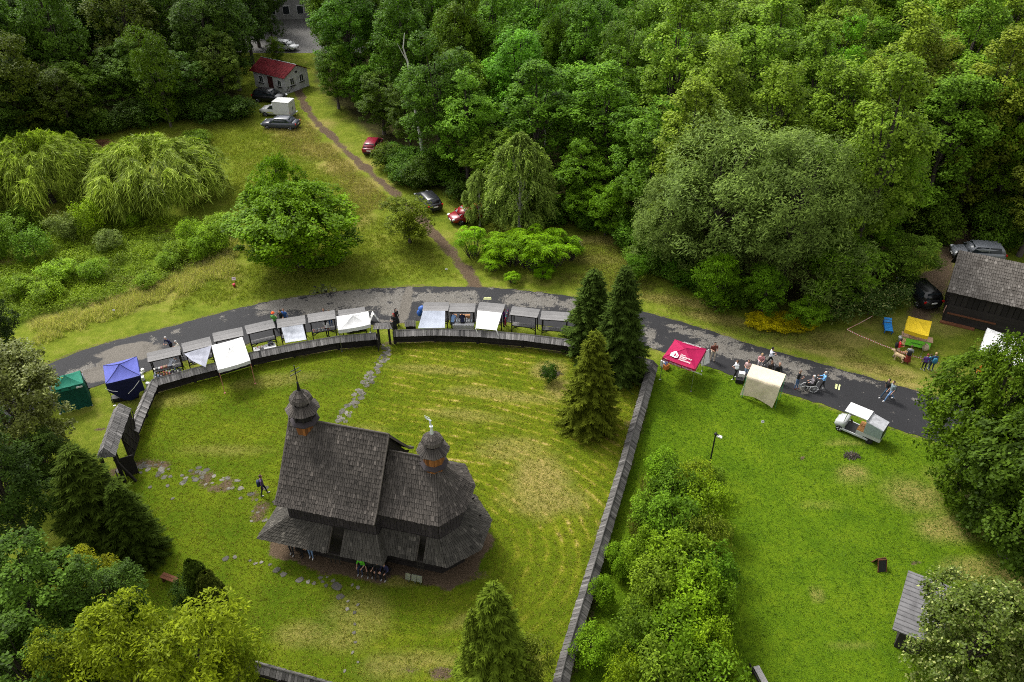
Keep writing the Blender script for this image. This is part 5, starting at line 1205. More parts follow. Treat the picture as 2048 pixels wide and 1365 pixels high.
for i, (l, r_, lab) in enumerate(ST):
    o = proto_stall if i == 0 else copy_tree(proto_stall)
    a = G(*l, ST_Z); c = G(*r_, ST_Z); ang, L = edge_frame(a, c); a.z = 0
    o.location = a; o.rotation_euler.z = ang; o.scale = (min(1.15, max(.9, L/ST_W)), 1, 1); tag(o, lab, 'stall', 'plank stalls along the fence'); stalls.append((a, ang, L))
def at_stall(i, x, y, z=0):
    a, ang, L = stalls[i]; return a+Matrix.Rotation(ang, 3, 'Z') @ V3(x, y, z)
def sang(i): return stalls[i][1]

# sheets of cloth between four corners, with sag
def sheet(name, label, cat, cor, mat, sag=.15, nx_=14, ny_=12, thick=.012, wrinkle=.03, seed=0, group=None, hem=0.0):
    A, B, C, D = [Vector(c) for c in cor]; o0 = V3((A.x+B.x+C.x+D.x)/4, (A.y+B.y+C.y+D.y)/4, 0); r = random.Random(seed); ph = [r.uniform(0, 6) for _ in range(6)]
    vs = []
    for j in range(ny_+1):
        for i in range(nx_+1):
            s = i/nx_; t = j/ny_; p = A.lerp(B, s).lerp(D.lerp(C, s), t); bow = 16*s*(1-s)*t*(1-t)
            p.z -= sag*bow; e = 4*s*(1-s)
            p.z += wrinkle*(math.sin(9*s+ph[0]+3*t)+.7*math.sin(15*t+ph[1]+4*s)+.5*math.sin(23*s+ph[2]))*(.3+bow)
            vs.append(p-o0)
    n = len(vs); vs2 = [v-V3(0, 0, thick) for v in vs]; fs = []; k = nx_+1
    for j in range(ny_):
        for i in range(nx_):
            a = j*k+i; fs.append((a, a+1, a+k+1, a+k)); fs.append((n+a, n+a+k, n+a+k+1, n+a+1))
    b = MB(); b.add(vs+vs2, fs); o = b.build(name, mat, None, True); o.location = o0
    return tag(o, label, cat, group)

# peaked pop-up canopy from four roof corners given as pixels at height z
def canopy(name, label, cor_px, z, peak, mat, val=.25, legs=True, walls=(), wallmat=None, trim=None, sag=.1, cat='canopy', legmat=None, ridge_mat=None, flat=False):
    c = [G(px, py, z) for px, py in cor_px]; o0 = sum(c, Vector())/4; o0.z = 0; root = thing(name, label, cat, o0); c = [p-o0 for p in c]
    pk = sum(c, Vector())/4; pk.z = z+peak; b = MB(); n = 8
    roofo = None; fs_all = MB()
    for i in range(4):
        A, B = c[i], c[(i+1) % 4]; rows = []
        for j in range(n+1):
            t = j/n; row = []
            for k in range(n+1):
                s = k/n; p = A.lerp(B, s).lerp(pk, t)
                p.z -= sag*4*t*(1-t)*(.6+.4*(4*s*(1-s))); p.z -= .05*4*s*(1-s)*(1-t)
                row.append(p)
            rows.append(row)
        vs = [p for r_ in rows for p in r_]; fs = []
        for j in range(n):
            for k in range(n):
                q = j*(n+1)+k; fs.append((q, q+1, q+n+2, q+n+1))
        fs_all.add(vs, fs, tint=.5)
    roofo = fs_all.build('roof_fabric', mat, root, True)
    for i in range(4):
        A, B = c[i], c[(i+1) % 4]; b = MB(); vs = []; m_ = 12
        for k in range(m_+1):
            s = k/m_; p = A.lerp(B, s); p.z -= .05*4*s*(1-s); vs += [p+V3(0, 0, -.004), p+V3(0, 0, -val-.02*math.sin(k*2.1))]
        nn = (B-A).cross(V3(0, 0, 1)).normalized()
        if nn.dot((A+B)/2-pk) < 0: nn = -nn
        vs = [p+nn*(.004 if j % 2 == 0 else .03) for j, p in enumerate(vs)]
        b.add(vs, [(2*k, 2*k+1, 2*k+3, 2*k+2) for k in range(m_)]); vo = b.build('valance', trim if (trim and i in (0,)) else mat, root, True)
        if ridge_mat:
            b = MB(); q = [A.lerp(pk, t)+V3(0, 0, -sag*4*t*(1-t)*.6+.012) for t in [j/8 for j in range(9)]]; b.tube(q, .014, 4); b.build('seam', ridge_mat, root)
    for i in range(4):
        if legs:
            b = MB(); p = c[i].lerp(pk, .03); b.tube([V3(p.x, p.y, 0), V3(p.x, p.y, z-.02)], .022, 5); b.box((p.x, p.y, .02), (.12, .12, .03)); b.build('leg', legmat or M_GALV, root)
    for i in walls:
        A, B = c[i], c[(i+1) % 4]; b = MB(); vs = []; m_, h_ = 14, 6
        for j in range(h_+1):
            for k in range(m_+1):
                s = k/m_; t = j/h_; p = A.lerp(B, s); p.z = z*(1-t)+.03; nn = V3(A.y-B.y, B.x-A.x, 0).normalized()*(.05*math.sin(s*19+i)+.03*math.sin(s*41))*(.3+t); vs.append(p+nn)
        b.add(vs, [(j*(m_+1)+k, (j+1)*(m_+1)+k, (j+1)*(m_+1)+k+1, j*(m_+1)+k+1) for j in range(h_) for k in range(m_)]); b.build('side_wall', wallmat or mat, root, True)
    return root, c, pk, o0
# corners are front-left, front-right, back-right, back-left
M_BLUE = cloth('blue_canvas', (.085, .100, .36)); M_NAVY = cloth('navy_canvas', (.006, .008, .035)); M_GREEN = cloth('green_canvas', (.016, .16, .105)); M_DGREEN = cloth('dark_green_canvas', (.006, .060, .042))
M_RED = cloth('crimson_canvas', (.32, .006, .060)); M_BEIGE = cloth('beige_canvas', (.60, .52, .39)); M_YELLOW = cloth('yellow_canvas', (.52, .37, .012))
bt, c, pk, o0 = canopy('blue_canopy', 'blue peaked canopy tent with navy hanging side standing beside the fence corner', [(211,768),(280,751),(273,713),(206,731)], 2.1, .55, M_BLUE, .3, ridge_mat=M_NAVY)
# navy curtain with pale piping, drooping at the front
b = MB(); vs = []; m_ = 14
for k in range(m_+1):
    s = k/m_; p = c[0].lerp(c[1], s); dr = .55+1.25*math.sin(min(1, s*1.15)*math.pi*.8)**1.2; out = (c[0]-c[3]).normalized()*.05
    vs += [p+out, p+out*3+V3(0, 0, -dr*.5), p+out*5+V3(0, 0, -dr)]
b.add(vs, [(3*k+j, 3*k+j+1, 3*k+4+j, 3*k+3+j) for k in range(m_) for j in range(2)]); b.build('front_curtain', M_NAVY, bt, True)
for (s0, d0, s1, d1) in ((.0, .28, .3, .75), (.55, 1.2, .98, .3)):
    b = MB(); q0 = c[0].lerp(c[1], s0)+V3(0, -.22, -d0); q1 = c[0].lerp(c[1], s1)+V3(0, -.25, -d1); b.tube([q0, q0.lerp(q1, .5)+V3(0, -.03, -.06), q1], .025, 4); b.build('piping', M_WHITE, bt)
gt_, c, pk, o0 = canopy('green_canopy', 'green peaked canopy tent closed with dark green side walls at the road end', [(101,784),(167,767),(160,741),(104,756)], 2.1, .5, M_GREEN, .2, walls=(0, 1), wallmat=M_DGREEN)
b = MB(); q = c[0].lerp(c[1], .85)+V3(.03, -.08, -.16); b.box(q, (.42, .02, .12), rz=math.atan2(c[1].y-c[0].y, c[1].x-c[0].x)); b.build('name_strip', M_WHITE, gt_)
wt, c, pk, o0 = canopy('white_canopy', 'large square white canopy overhanging the capped fence', [(436,740),(500.5,721),(484.4,674),(423,691)], 2.25, .35, M_WHITECLOTH, .28, legmat=plain('pinkish_pole', (.5, .2, .16), .5))
b = MB(); b.lathe([(.05, pk.z-.02), (.03, pk.z+.04), (.01, pk.z+.06)], 8, Matrix.Translation((pk.x, pk.y, 0))); b.build('finial', M_METAL, wt)
canopy('white_canopy', 'white peaked canopy with drooping edge next to the small roofed gate', [(676.4,660.7),(741,649),(736.6,622.6),(673,633)], 2.1, .5, M_WHITECLOTH, .3)
rt_, c, pk, o0 = canopy('red_canopy', 'crimson canopy tent with white house emblem and lettering at the road side', [(1325,715),(1390,739),(1413,698),(1350,679)], 2.15, .45, M_RED, .26, ridge_mat=M_RED, sag=.04)
# emblem and lettering lie on the front slope
fdir = (c[1]-c[0]); fdir.z = 0; fl = fdir.length; fdir.normalize(); mid = (c[0]+c[1])/2; upv = (pk-mid); ul = upv.length; upn = upv.normalized(); nrm = fdir.cross(upn).normalized()
if nrm.z < 0: nrm = -nrm
FM = Matrix((( fdir.x, upn.x, nrm.x, mid.x), (fdir.y, upn.y, nrm.y, mid.y), (fdir.z, upn.z, nrm.z, mid.z), (0, 0, 0, 1)))
def flat_poly(M, pts, z, name, mat, parent):
    b = MB(); b.add([(x, y, z) for x, y in pts], [tuple(range(len(pts)))], M); return b.build(name, mat, parent)
ex_, ey_ = -.52, .58; zo = .035
flat_poly(FM, [(ex_-.32, ey_-.22), (ex_+.14, ey_-.26), (ex_+.28, ey_-.16), (ex_+.30, ey_+.05), (ex_, ey_+.34), (ex_-.12, ey_+.28), (ex_-.32, ey_+.05)], zo, 'emblem', M_WHITE, rt_)
flat_poly(FM, [(ex_-.05, ey_-.16), (ex_+.03, ey_-.17), (ex_+.10, ey_-.02), (ex_+.03, ey_+.18), (ex_-.02, ey_+.10)], zo+.006, 'emblem_figure', M_RED, rt_)
flat_poly(FM, [(ex_+.12, ey_-.18), (ex_+.2, ey_-.12), (ex_+.22, ey_+.02), (ex_+.13, ey_+.1), (ex_+.15, ey_-.05)], zo+.006, 'emblem_figure', M_RED, rt_)
def text(body, size, M, name, mat, parent, ext=0.0, align='LEFT'):
    cu = bpy.data.curves.new(name, 'FONT'); cu.body = body; cu.size = size; cu.align_x = align; cu.extrude = ext; cu.offset = size*.012
    to = bpy.data.objects.new(name, cu); col.objects.link(to); dg = bpy.context.evaluated_depsgraph_get(); me = bpy.data.meshes.new_from_object(to.evaluated_get(dg)); bpy.data.objects.remove(to); bpy.data.curves.remove(cu)
    me.materials.clear(); me.materials.append(mat); o = link(name, me, parent); o.matrix_local = M; return o
for i, ln in enumerate(('Dom', 'Współpracy', 'Polsko-', 'Niemieckiej')): text(ln, .19, FM @ Matrix.Translation((-.12, .72-i*.155, zo)), 'lettering', M_WHITE, rt_)
# valance strips with lettering, front and right
for (A, B) in ((c[0], c[1]), (c[1], c[2])):
    dd = (B-A); L = dd.length; dd.normalize(); nn = V3(dd.y, -dd.x, 0).normalized()
    VM = Matrix(((dd.x, 0, nn.x, A.x), (dd.y, 0, nn.y, A.y), (dd.z, 1, nn.z, A.z), (0, 0, 0, 1)))
    text('Dom Współpracy Polsko-Niemieckiej', .20, VM @ Matrix.Translation((.10, -.24, .05)), 'valance_lettering', M_WHITE, rt_)
bm_ = (c[2]+c[3])/2; bd = (c[2]-c[3]).normalized(); bu = (pk-bm_).normalized(); bn = bd.cross(bu); bn = bn if bn.z > 0 else -bn
BMx = Matrix(((-bd.x, bu.x, bn.x, bm_.x), (-bd.y, bu.y, bn.y, bm_.y), (-bd.z, bu.z, bn.z, bm_.z), (0, 0, 0, 1)))
text('Dom Współpracy', .20, BMx @ Matrix.Translation((-.85, .22, .05)), 'lettering', M_WHITE, rt_); text('Polsko-Niemieckiej', .17, BMx @ Matrix.Translation((-.85, .06, .05)), 'lettering', M_WHITE, rt_)
# white display boards beside it
for i, (px, py, lab) in enumerate([(1404, 737, 'tall white display board leaning by the crimson tent on its tent side'), (1411, 734, 'tall white display board leaning by the crimson tent on its road side')]):
    g = G(px, py); b = MB(); b.box((0, 0, .95), (.42, .03, 1.15), rx=-.25, tint=.5); bo_ = thing('display_board', lab, 'board', g, .35+.2*i); b.build('panel', M_WHITE, bo_)
    b = MB(); b.tube([(0, .25, 0), (0, .02, .95)], .015, 5); b.tube([(-.18, -.15, 0), (-.18, .0, .6)], .012, 5); b.tube([(.18, -.15, 0), (.18, 0, .6)], .012, 5); b.build('stand', M_GALV, bo_)
g = G(1332, 738); cr = thing('orange_crate', 'orange crate with bottles and papers at the crimson tent leg', 'crate', g, .6)
b = MB(); b.box((0, 0, .2), (.4, .3, .4)); b.build('crate_body', plain('orange_card', (.50, .17, .035), .7), cr); b = MB(); b.box((.1, .35, .3), (.5, .35, .5)); b.build('white_box', M_WHITE, cr)
for i in range(4): b = MB(); b.lathe([(.04, .4), (.04, .58), (.015, .64), (.015, .7)], 7, Matrix.Translation((-.12+.08*i, .05*(i % 2), 0))); b.build('bottle', plain('blue_plastic', (.12, .25, .6), .3), cr)
# beige lean-to tent: flat roof and hanging front sheet
cL, cR, bL, bR = G(1493, 753, 2.0), G(1561, 774, 2.0), G(1504.5, 728, 2.15), G(1572, 749, 2.15); gL, gR = G(1480, 792, .04), G(1544.5, 817.6, .04)
o0 = (cL+cR+bL+bR)/4; o0.z = 0; be = thing('beige_canopy', 'beige canvas shelter with a curved front sheet hanging to the grass', 'canopy', o0)
b = MB(); vs = []; rows = []
n_ = 16
for k in range(n_+1):
    s = k/n_; colm = []
    for t in [j/5 for j in range(6)]: p = bL.lerp(bR, s).lerp(cL.lerp(cR, s), t); p.z -= .05*math.sin(t*math.pi)*math.sin(s*math.pi); colm.append(p)
    for t in [j/9 for j in range(1, 10)]:
        p = cL.lerp(cR, s).lerp(gL.lerp(gR, s), t); f = math.sin(s*math.pi)**.7; nn = V3(.35, -.94, 0); p += nn*(.0+.10*math.sin(t*math.pi)*f)-nn*(.22*f*t*t)+V3(0, 0, .22*f*t*t); p += nn*.03*math.sin(s*12+t*5); colm.append(p)
    vs += [p-o0 for p in colm]
q = 15; b.add(vs, [(k*q+j, k*q+j+1, (k+1)*q+j+1, (k+1)*q+j) for k in range(n_) for j in range(q-1)]); b.build('canvas', M_BEIGE, be, True)
for p in (bL, bR, cL, cR): b = MB(); b.tube([V3(p.x, p.y, 0)-o0, p-o0+V3(0, 0, -.02)], .02, 5); b.build('pole', plain('green_pole', (.05, .25, .12), .5), be)
b = MB(); b.box((0, .1, .72), (1.9, .6, .04), rz=-.32); b.build('table', M_BROWN, be)
# ------------------------------------------------------------------ sheets over stalls
def px3(l): return [G(x, y, z) for x, y, z in l]
sheet('grey_awning', 'triangular light grey awning strung between stall and fence', 'awning', px3([(384,722,1.9),(411,735,1.45),(423,691,2.2),(368,708,2.0)]), M_GREYCLOTH, .12, seed=1)
sheet('pale_sheet', 'crumpled pale sheet hanging from a stall roof to the fence', 'sheet', px3([(571,686,1.25),(613,679.5,1.25),(605,649,1.86),(563,656,1.86)]), cloth('pale_plastic', (.42, .44, .49)), .18, wrinkle=.03, seed=2)
sheet('grey_tarpaulin', 'smooth grey tarpaulin stretched from stall roof towards the fence', 'tarpaulin', px3([(836,657,1.32),(890,656,1.32),(890,622,1.88),(846,622,1.88)]), cloth('grey_tarp', (.34, .37, .44)), .1, wrinkle=.012, seed=3)
o = sheet('white_tarpaulin', 'bright white tarpaulin stretched from stall roof over the fence', 'tarpaulin', px3([(951,657,1.5),(993,661,1.5),(1004,626,1.9),(955,621,1.9)]), M_WHITECLOTH, .06, wrinkle=.01, seed=4)
for (a, c_) in (((951, 657, 1.5), (957.5, 672, .9)), ((993, 661, 1.5), (998.5, 676, .9))):
    b = MB(); A = G(*a)-o.location; C2 = G(*c_)-o.location; A.z = a[2]; C2.z = c_[2]; b.tube([A, A.lerp(C2, .5), C2], [.05, .04, .03], 4); b.build('tie_strap', M_WHITE, o)
g = at_stall(7, -.15, .75); b = MB(); b.sphere((0, 0, 1.45), .36, 9, 6, sc3=(1, .8, .9)); b.sphere((-.22, -.1, 1.15), .28, 8, 6, sc3=(.9, .8, 1.2)); b.tube([(0, 0, .05), (0, 0, 1.4)], .03, 5); o = b.build('blue_parasol', plain('blue_nylon', (.03, .10, .36), .5, bump=.4), None, True); o.location = g; tag(o, 'folded blue parasol standing against a stall roof', 'parasol')
# ------------------------------------------------------------------ goods
PAL = [(.6, .58, .52), (.35, .12, .06), (.7, .68, .66), (.15, .22, .3), (.45, .28, .12), (.08, .08, .09), (.5, .5, .52), (.6, .15, .12)]
def jar(loc, c_, h, r_, name, label, group, mat=None):
    b = MB(); b.lathe([(r_*.8, 0), (r_, h*.15), (r_, h*.7), (r_*.6, h*.85), (r_*.62, h)], 8); o = b.build(name, mat or plain('ware%d' % (int(c_[0]*100)*7+int(c_[2]*100)), c_, .35), None, True); o.location = loc; tag(o, label, 'jar', group)
def bxo(loc, sz, c_, rz, name, label, group, cat='box'):
    b = MB(); b.box((0, 0, sz[2]/2), sz); b.box((0, 0, sz[2]+.004), (sz[0]*.9, sz[1]*.05, .008)); o = b.build(name, plain('ware%d' % (int(c_[0]*100)*7+int(c_[2]*100)), c_, .6), None); o.location = loc; o.rotation_euler.z = rz; tag(o, label, cat, group)
# stall 0: display table of dishes
fr = thing('display_table', 'long low table of dishes and jars beside the blue tent stall', 'table', at_stall(0, .1, -.9), sang(0))
b = MB(); b.box((.95, .3, .72), (2.0, .75, .04)); b.build('table_top', M_METAL, fr)
for x in (.02, 1.9):
    for y in (-.02, .62): b = MB(); b.box((x, y, .35), (.05, .05, .7)); b.build('leg', M_METAL, fr)
for i in range(26):
    x = .15+(i % 9)*.2; y = -.84+.22*(i//9)+.12
    jar(at_stall(0, x+.05, y+.05, .742), PAL[(i*3) % 8], random.uniform(.08, .18), random.uniform(.05, .085), 'dish', 'small dish or jar laid out on the low display table', 'dishes on the display table')
for i in range(9):
    bxo(at_stall(0, .2+i*.17, .35, .78), (.14, .2, random.uniform(.04, .12)), PAL[(i*5) % 8], sang(0)+random.uniform(-.2, .2), 'packet', 'small packet on the counter of the stall by the blue tent', 'packets on the counter')
bxo(G(320, 752), (.32, .26, .2), (.7, .7, .7), .3, 'white_tub', 'white tub on the grass beside the fence below the display table', None)
bxo(G(388, 727), (.3, .25, .16), (.7, .7, .7), .2, 'white_tub', 'white tub under the triangular grey awning', None)
# stall 3: white-clothed table
tb = thing('clothed_table', 'table under a white cloth set with bottles and a tablet', 'table', at_stall(3, .15, -1.05), sang(3))
b = MB(); b.box((.85, .3, .38), (1.75, .65, .74), taper=.97); b.build('tablecloth', M_WHITECLOTH, tb)
for x in (.5, 1.1): b = MB(); b.box((x, -.15, .18), (.35, .2, .36)); b.build('carton', plain('carton', (.30, .19, .10), .8), tb)
for i in range(7): jar(at_stall(3, .3+i*.2, -.72+.1*(i % 2), .76), PAL[(i*5+2) % 8], .14, .04, 'bottle', 'small bottle on the white-clothed table', 'bottles on the clothed table')
bxo(at_stall(3, .75, -.88, .76), (.3, .22, .03), (.03, .03, .035), sang(3), 'tablet', 'black tablet lying on the white-clothed table', None, 'tablet')
bxo(at_stall(3, 1.5, -.6, .76), (.4, .3, .22), (.03, .03, .04), sang(3), 'black_bag', 'black bag on the corner of the white-clothed table', None, 'bag')
for i in range(2):
    b = MB(); b.box((0, 0, .06), (2.2, .1, .06), tint=.7); o = b.build('loose_plank', M_BOARD); o.location = at_stall(3, 1.2, -1.55-.16*i); o.rotation_euler.z = sang(3)+.03; tag(o, 'grey loose plank lying by the fence behind the clothed table', 'plank', 'loose planks by the fence')
# stall 5: trinkets and a brown bench board
for i in range(30): jar(at_stall(5, .25+(i % 10)*.14, .12+.14*(i//10), .78), PAL[(i*3+1) % 8], random.uniform(.04, .14), random.uniform(.025, .05), 'trinket', 'small trinket on the counter beside the black-waistcoated seller', 'trinkets on the counter')
bch = thing('plank_bench', 'low bench of fresh orange-brown planks behind the trinket stall', 'bench', at_stall(5, .1, -1.15), sang(5)+.02)
b = MB(); b.box((.7, 0, .36), (1.6, .28, .05), tint=.7); b.build('seat', M_ORANGE, bch)
for x in (.1, 1.3): b = MB(); b.box((x, 0, .17), (.06, .24, .34)); b.build('leg', M_ORANGE, bch)
# stall 8: crockery
for i in range(22):
    jar(at_stall(8, .35+(i % 8)*.2, .1+.14*(i//8), .78), ((.8, .8, .8), (.6, .68, .78), (.78, .78, .8))[i % 3], random.uniform(.1, .22), random.uniform(.05, .08), 'crockery', 'white jug or pot among the crockery on the stall counter', 'white crockery on the stall')
for i, x in enumerate((.3, .95, 1.4)): bxo(at_stall(8, x, .72, .78), (.4, .3, .22), (.42, .20, .08), sang(8), 'brown_box', 'brown cardboard box behind the crockery', 'brown boxes behind the crockery')
b = MB(); b.box((0, 0, .37), (1.7, .35, .74)); b.box((0, -.02, .75), (1.76, .4, .02)); o = b.build('crockery_table', M_WHITECLOTH); o.location = at_stall(8, 1.1, -.2); o.rotation_euler.z = sang(8); tag(o, 'white covered table in front of the crockery stall', 'table')
for x in (.0, 2.2): sheet('side_sheet', 'narrow white sheet tied to the side of the crockery stall', 'sheet', [at_stall(8, x, .0, .4), at_stall(8, x+.02, .5, .3), at_stall(8, x, .5, 1.8), at_stall(8, x-.02, .0, 1.8)], M_WHITECLOTH, .0, 6, 8, group='side sheets of the crockery stall', seed=int(x*3)+9)
# hanging clothes at stall 9
for i in range(7):
    c_ = [(.08, .03, .12), (.4, .05, .12), (.05, .2, .3), (.5, .3, .35), (.02, .02, .03), (.1, .3, .35), (.3, .02, .05)][i]
    b = MB(); b.box((0, 0, -.35), (.34, .06, .66), taper=.6); b.tube([(-.12, 0, 0), (0, 0, .05), (.12, 0, 0)], .01, 4); o = b.build('hanging_garment', cloth('garment%d' % i, c_)); o.location = at_stall(9, 2.35, .95-.2*i, 1.5); o.rotation_euler.z = sang(9)+1.4; tag(o, 'coloured garment hanging beside the white tarpaulin stall', 'garment', 'garments hanging at the stall')
# under the peaked white canopy: dark crates, a chair
for i in range(3): bxo(G(700+i*13, 664-i*2), (.5, .35, .3), (.03, .03, .035), .1, 'black_crate', 'black crate under the peaked white canopy', 'black crates under the canopy', 'crate')
# A-frame sign
g = G(748, 643); af = thing('a_frame_sign', 'white folding sign board standing beside the peaked white canopy', 'sign', g, .3)
for s in (-1, 1):
    b = MB(); b.box((s*.2, 0, .42), (.03, .55, .9), ry=s*-.42); b.build('board', M_WHITE, af)
    for i in range(4): b = MB(); b.box((s*.235, 0, .6-.1*i), (.012, .34-.05*(i % 2), .03), ry=s*-.42); b.build('printed_line', M_BLACK, af)
# behind blue tent: dark tarps, white bits
bxo(G(240, 800), (1.0, .5, .35), (.012, .012, .014), .25, 'black_bundle', 'black covered bundle on the grass below the blue tent', None, 'bundle')
bxo(G(268, 795), (.7, .4, .4), (.012, .012, .014), .4, 'black_bundle', 'black bundle under the torn side of the blue tent', None, 'bundle')
for i, (px, py) in enumerate([(283,752),(286,745),(287,760),(297,772)]): bxo(G(px, py), (.25, .2, .3), (.75, .75, .76), i, 'white_canister', 'white canister at the edge of the blue tent', 'white canisters by the blue tent', 'canister')
# ------------------------------------------------------------------ yellow stand and surroundings
ys_, c, pk, o0 = canopy('yellow_canopy', 'small bright yellow canopy over a stand near the barn', [(1810,659),(1857,673),(1864,643),(1817,632)], 2.0, .3, M_YELLOW, .3)
tb = thing('banner_table', 'wooden table with green banner hung on its front before the yellow canopy', 'table', G(1829, 694), -.40)
b = MB(); b.box((0, .3, .74), (2.3, .75, .05)); b.build('table_top', plain('pale_wood', (.42, .27, .18), .7), tb)
b = MB(); b.box((0, -.14, .42), (2.1, .03, .55), rx=-.35); bn_ = b.build('banner', plain('lime_banner', (.16, .55, .03), .5, var=.06), tb)
b = MB(); b.box((-.92, -.165, .42), (.3, .03, .5), rx=-.35); b.build('banner_picture', plain('banner_art', (.6, .45, .2), .6, var=.5, scale=12), tb)
for i in range(9): b = MB(); b.box((-.35+i*.09, -.185, .42+.01*(i % 3)), (.06, .012, .07), rx=-.35); b.build('banner_mark', plain('dark_print', (.03, .12, .03), .6), tb)
for x in (-1.05, 1.05):
    for y in (0, .6): b = MB(); b.box((x, y, .36), (.05, .05, .72)); b.build('leg', M_BROWN, tb)
for i in range(6): jar(V3(*(tb.location+Matrix.Rotation(-.40, 3, 'Z') @ V3(-.5+i*.24, .3+.1*(i % 2), .77))), (.12, .05, .04), .06, .05, 'small_pot', 'small dark pot on the banner table', 'pots on the banner table')
for (px, py, l) in ((1800, 682, 'white plastic bucket beside the red-jacketed visitor'), (1854, 685, 'white plastic bucket at the yellow canopy post')):
    b = MB(); b.lathe([(.16, 0), (.2, .36), (.22, .37), (.2, .39), (.0, .4)], 12); o = b.build('white_bucket', M_WHITE, None, True); o.location = G(px, py); tag(o, l, 'bucket')
b = MB(); b.sphere((0, 0, .3), .28, 9, 7, sc3=(1, .8, 1.1)); b.sphere((0, 0, .58), .12, 7, 5); o = b.build('sack', plain('sackcloth', (.42, .33, .24), .9, bump=.4), None, True); o.location = G(1849, 702); tag(o, 'tied sack standing at the end of the banner table', 'sack')
# blue lounger
g = G(1774, 658); lg = thing('blue_lounger', 'bright blue slatted lounger standing on the taped-off grass', 'lounger', g, 1.3)
for i in range(7): b = MB(); b.box((-.75+i*.24, 0, .36+max(0, i-4)*.1), (.2, .6, .04), ry=-.35 if i > 4 else 0); b.build('slat', plain('blue_slat', (.02, .22, .60), .45), lg)
for s in (-1, 1): b = MB(); b.box((-.05, s*.3, .3), (1.7, .05, .07)); b.build('side_rail', plain('blue_frame', (.01, .10, .38), .45), lg)
for x in (-.7, .6):
    for s in (-1, 1): b = MB(); b.box((x, s*.28, .14), (.05, .05, .28)); b.build('leg', plain('blue_frame', (.01, .10, .38), .45), lg)
# barrier tape on thin stakes
M_TAPE = NT('barrier_tape'); wv_ = M_TAPE.n('TexWave', {'Vector': M_TAPE.pos(), 'Scale': 3.0}).outputs['Fac']; M_TAPE = M_TAPE.fin(M_TAPE.ramp(wv_, [(.45, (.55, .06, .05)), (.55, (.75, .72, .70))]), .5)
tp = thing('barrier_tape', 'red and white barrier tape strung around the grass by the yellow canopy', 'tape', G(1695, 660))
tpts = [G(1746, 632, .8), G(1694, 659, .8), G(1740, 680, .75), G(1793, 700, .75), G(1845, 718, .7), G(1892, 729, .75)]
for a, c_ in zip(tpts, tpts[1:]):
    b = MB(); a = a-tp.location; c_ = c_-tp.location; mz = (a+c_)/2-V3(0, 0, .06); dz = V3(0, 0, .04)
    b.add([a-dz, mz-dz, c_-dz, c_+dz, mz+dz, a+dz], [(0, 1, 4, 5), (1, 2, 3, 4)]); b.build('tape_run', M_TAPE, tp)
for p in tpts: b = MB(); p = p-tp.location; b.tube([V3(p.x, p.y, 0), V3(p.x, p.y, p.z+.08)], .015, 5); b.build('stake', M_BROWN, tp)
canopy('white_canopy', 'white canopy half hidden behind the large linden leaves', [(1960,700),(2020,722),(2034,676),(1975,656)], 2.2, .5, M_WHITECLOTH, .25)
canopy('white_canopy', 'white canopy at the picture edge behind the linden', [(2024,730),(2090,752),(2100,700),(2036,678)], 2.2, .5, M_WHITECLOTH, .25)
# ------------------------------------------------------------------ lamp, small signs, board, benches
g = G(1418, 935); lp = thing('lamp_post', 'slim black lamp post with white arm lamp beside the thicket', 'lamp post', g, 0)
b = MB(); b.tube([(0, 0, 0), (0, 0, 2.95)], [.06, .045], 8); b.build('pole', M_BLACK, lp); b = MB(); b.sphere((0, 0, 2.98), .11, 8, 6); b.tube([(0, 0, 2.9), (.12, 0, 2.95), (.22, -.05, 2.9)], .03, 5); b.build('bracket', M_BLACK, lp)
b = MB(); b.box((.24, -.08, 2.84), (.34, .2, .08), ry=.25, rz=-.3); b.build('lamp_head', M_WHITE, lp)
def sign(px, py, label, sz, h, mat, rz=0, extra=None):
    s_ = thing('small_sign', label, 'sign', G(px, py), rz); b = MB(); b.tube([(0, 0, 0), (0, 0, h)], .015, 5); b.build('stake', M_GALV, s_); b = MB(); b.box((0, -.02, h), (sz[0], .02, sz[1]), rx=-.5); b.build('plate', mat, s_)
    for i in range(3): b = MB(); b.box((0, -.04, h+sz[1]*(.2-.2*i)), (sz[0]*.6, .008, sz[1]*.08), rx=-.5); b.build('printed_line', M_BLACK, s_)
sign(1523, 853, 'small white sign on a stake in the open lawn below the beige shelter', (.2, .16), .45, M_WHITE)
sign(471, 572, 'white and pink notice on a stake in the grass above the road', (.34, .26), .75, plain('pink_white', (.65, .5, .55), .6))
sign(230, 628, 'tiny white sign in the straw grass above the road', (.18, .14), .4, M_WHITE)
sign(893, 545, 'small white plate on a stake beside the track mouth', (.2, .12), .35, M_WHITE)
sign(1592, 664, 'small white plate in front of the golden shrubs', (.18, .12), .3, M_WHITE)
g = G(471, 568); b = MB(); b.lathe([(.1, 0), (.14, .26), (.15, .28)], 9); o = b.build('red_bucket', plain('red_plastic', (.45, .05, .07), .4), None, True); o.location = (g.x+.05, g.y-.5, 0); tag(o, 'small red bucket below the pink notice', 'bucket')
ab_ = thing('chalk_board', 'black folding chalkboard standing alone on the open lawn', 'sign', G(1758, 1134), .1)
for s in (-1, 1):
    b = MB(); b.box((0, s*.2, .36), (.48, .03, .76), rx=s*.45); bo_ = b.build('board', M_BLACK, ab_); b = MB(); b.box((0, s*.06, .70), (.5, .04, .05), rx=s*.45); b.build('frame_top', M_BROWN, bo_)
    for x in (-.25, .25): b = MB(); b.box((x, s*.22, .34), (.04, .05, .8), rx=s*.45); b.build('frame_side', M_BROWN, bo_)
bn2 = thing('park_bench', 'grey timber bench at the bottom of the open lawn', 'bench', G(1520, 1372), .25)
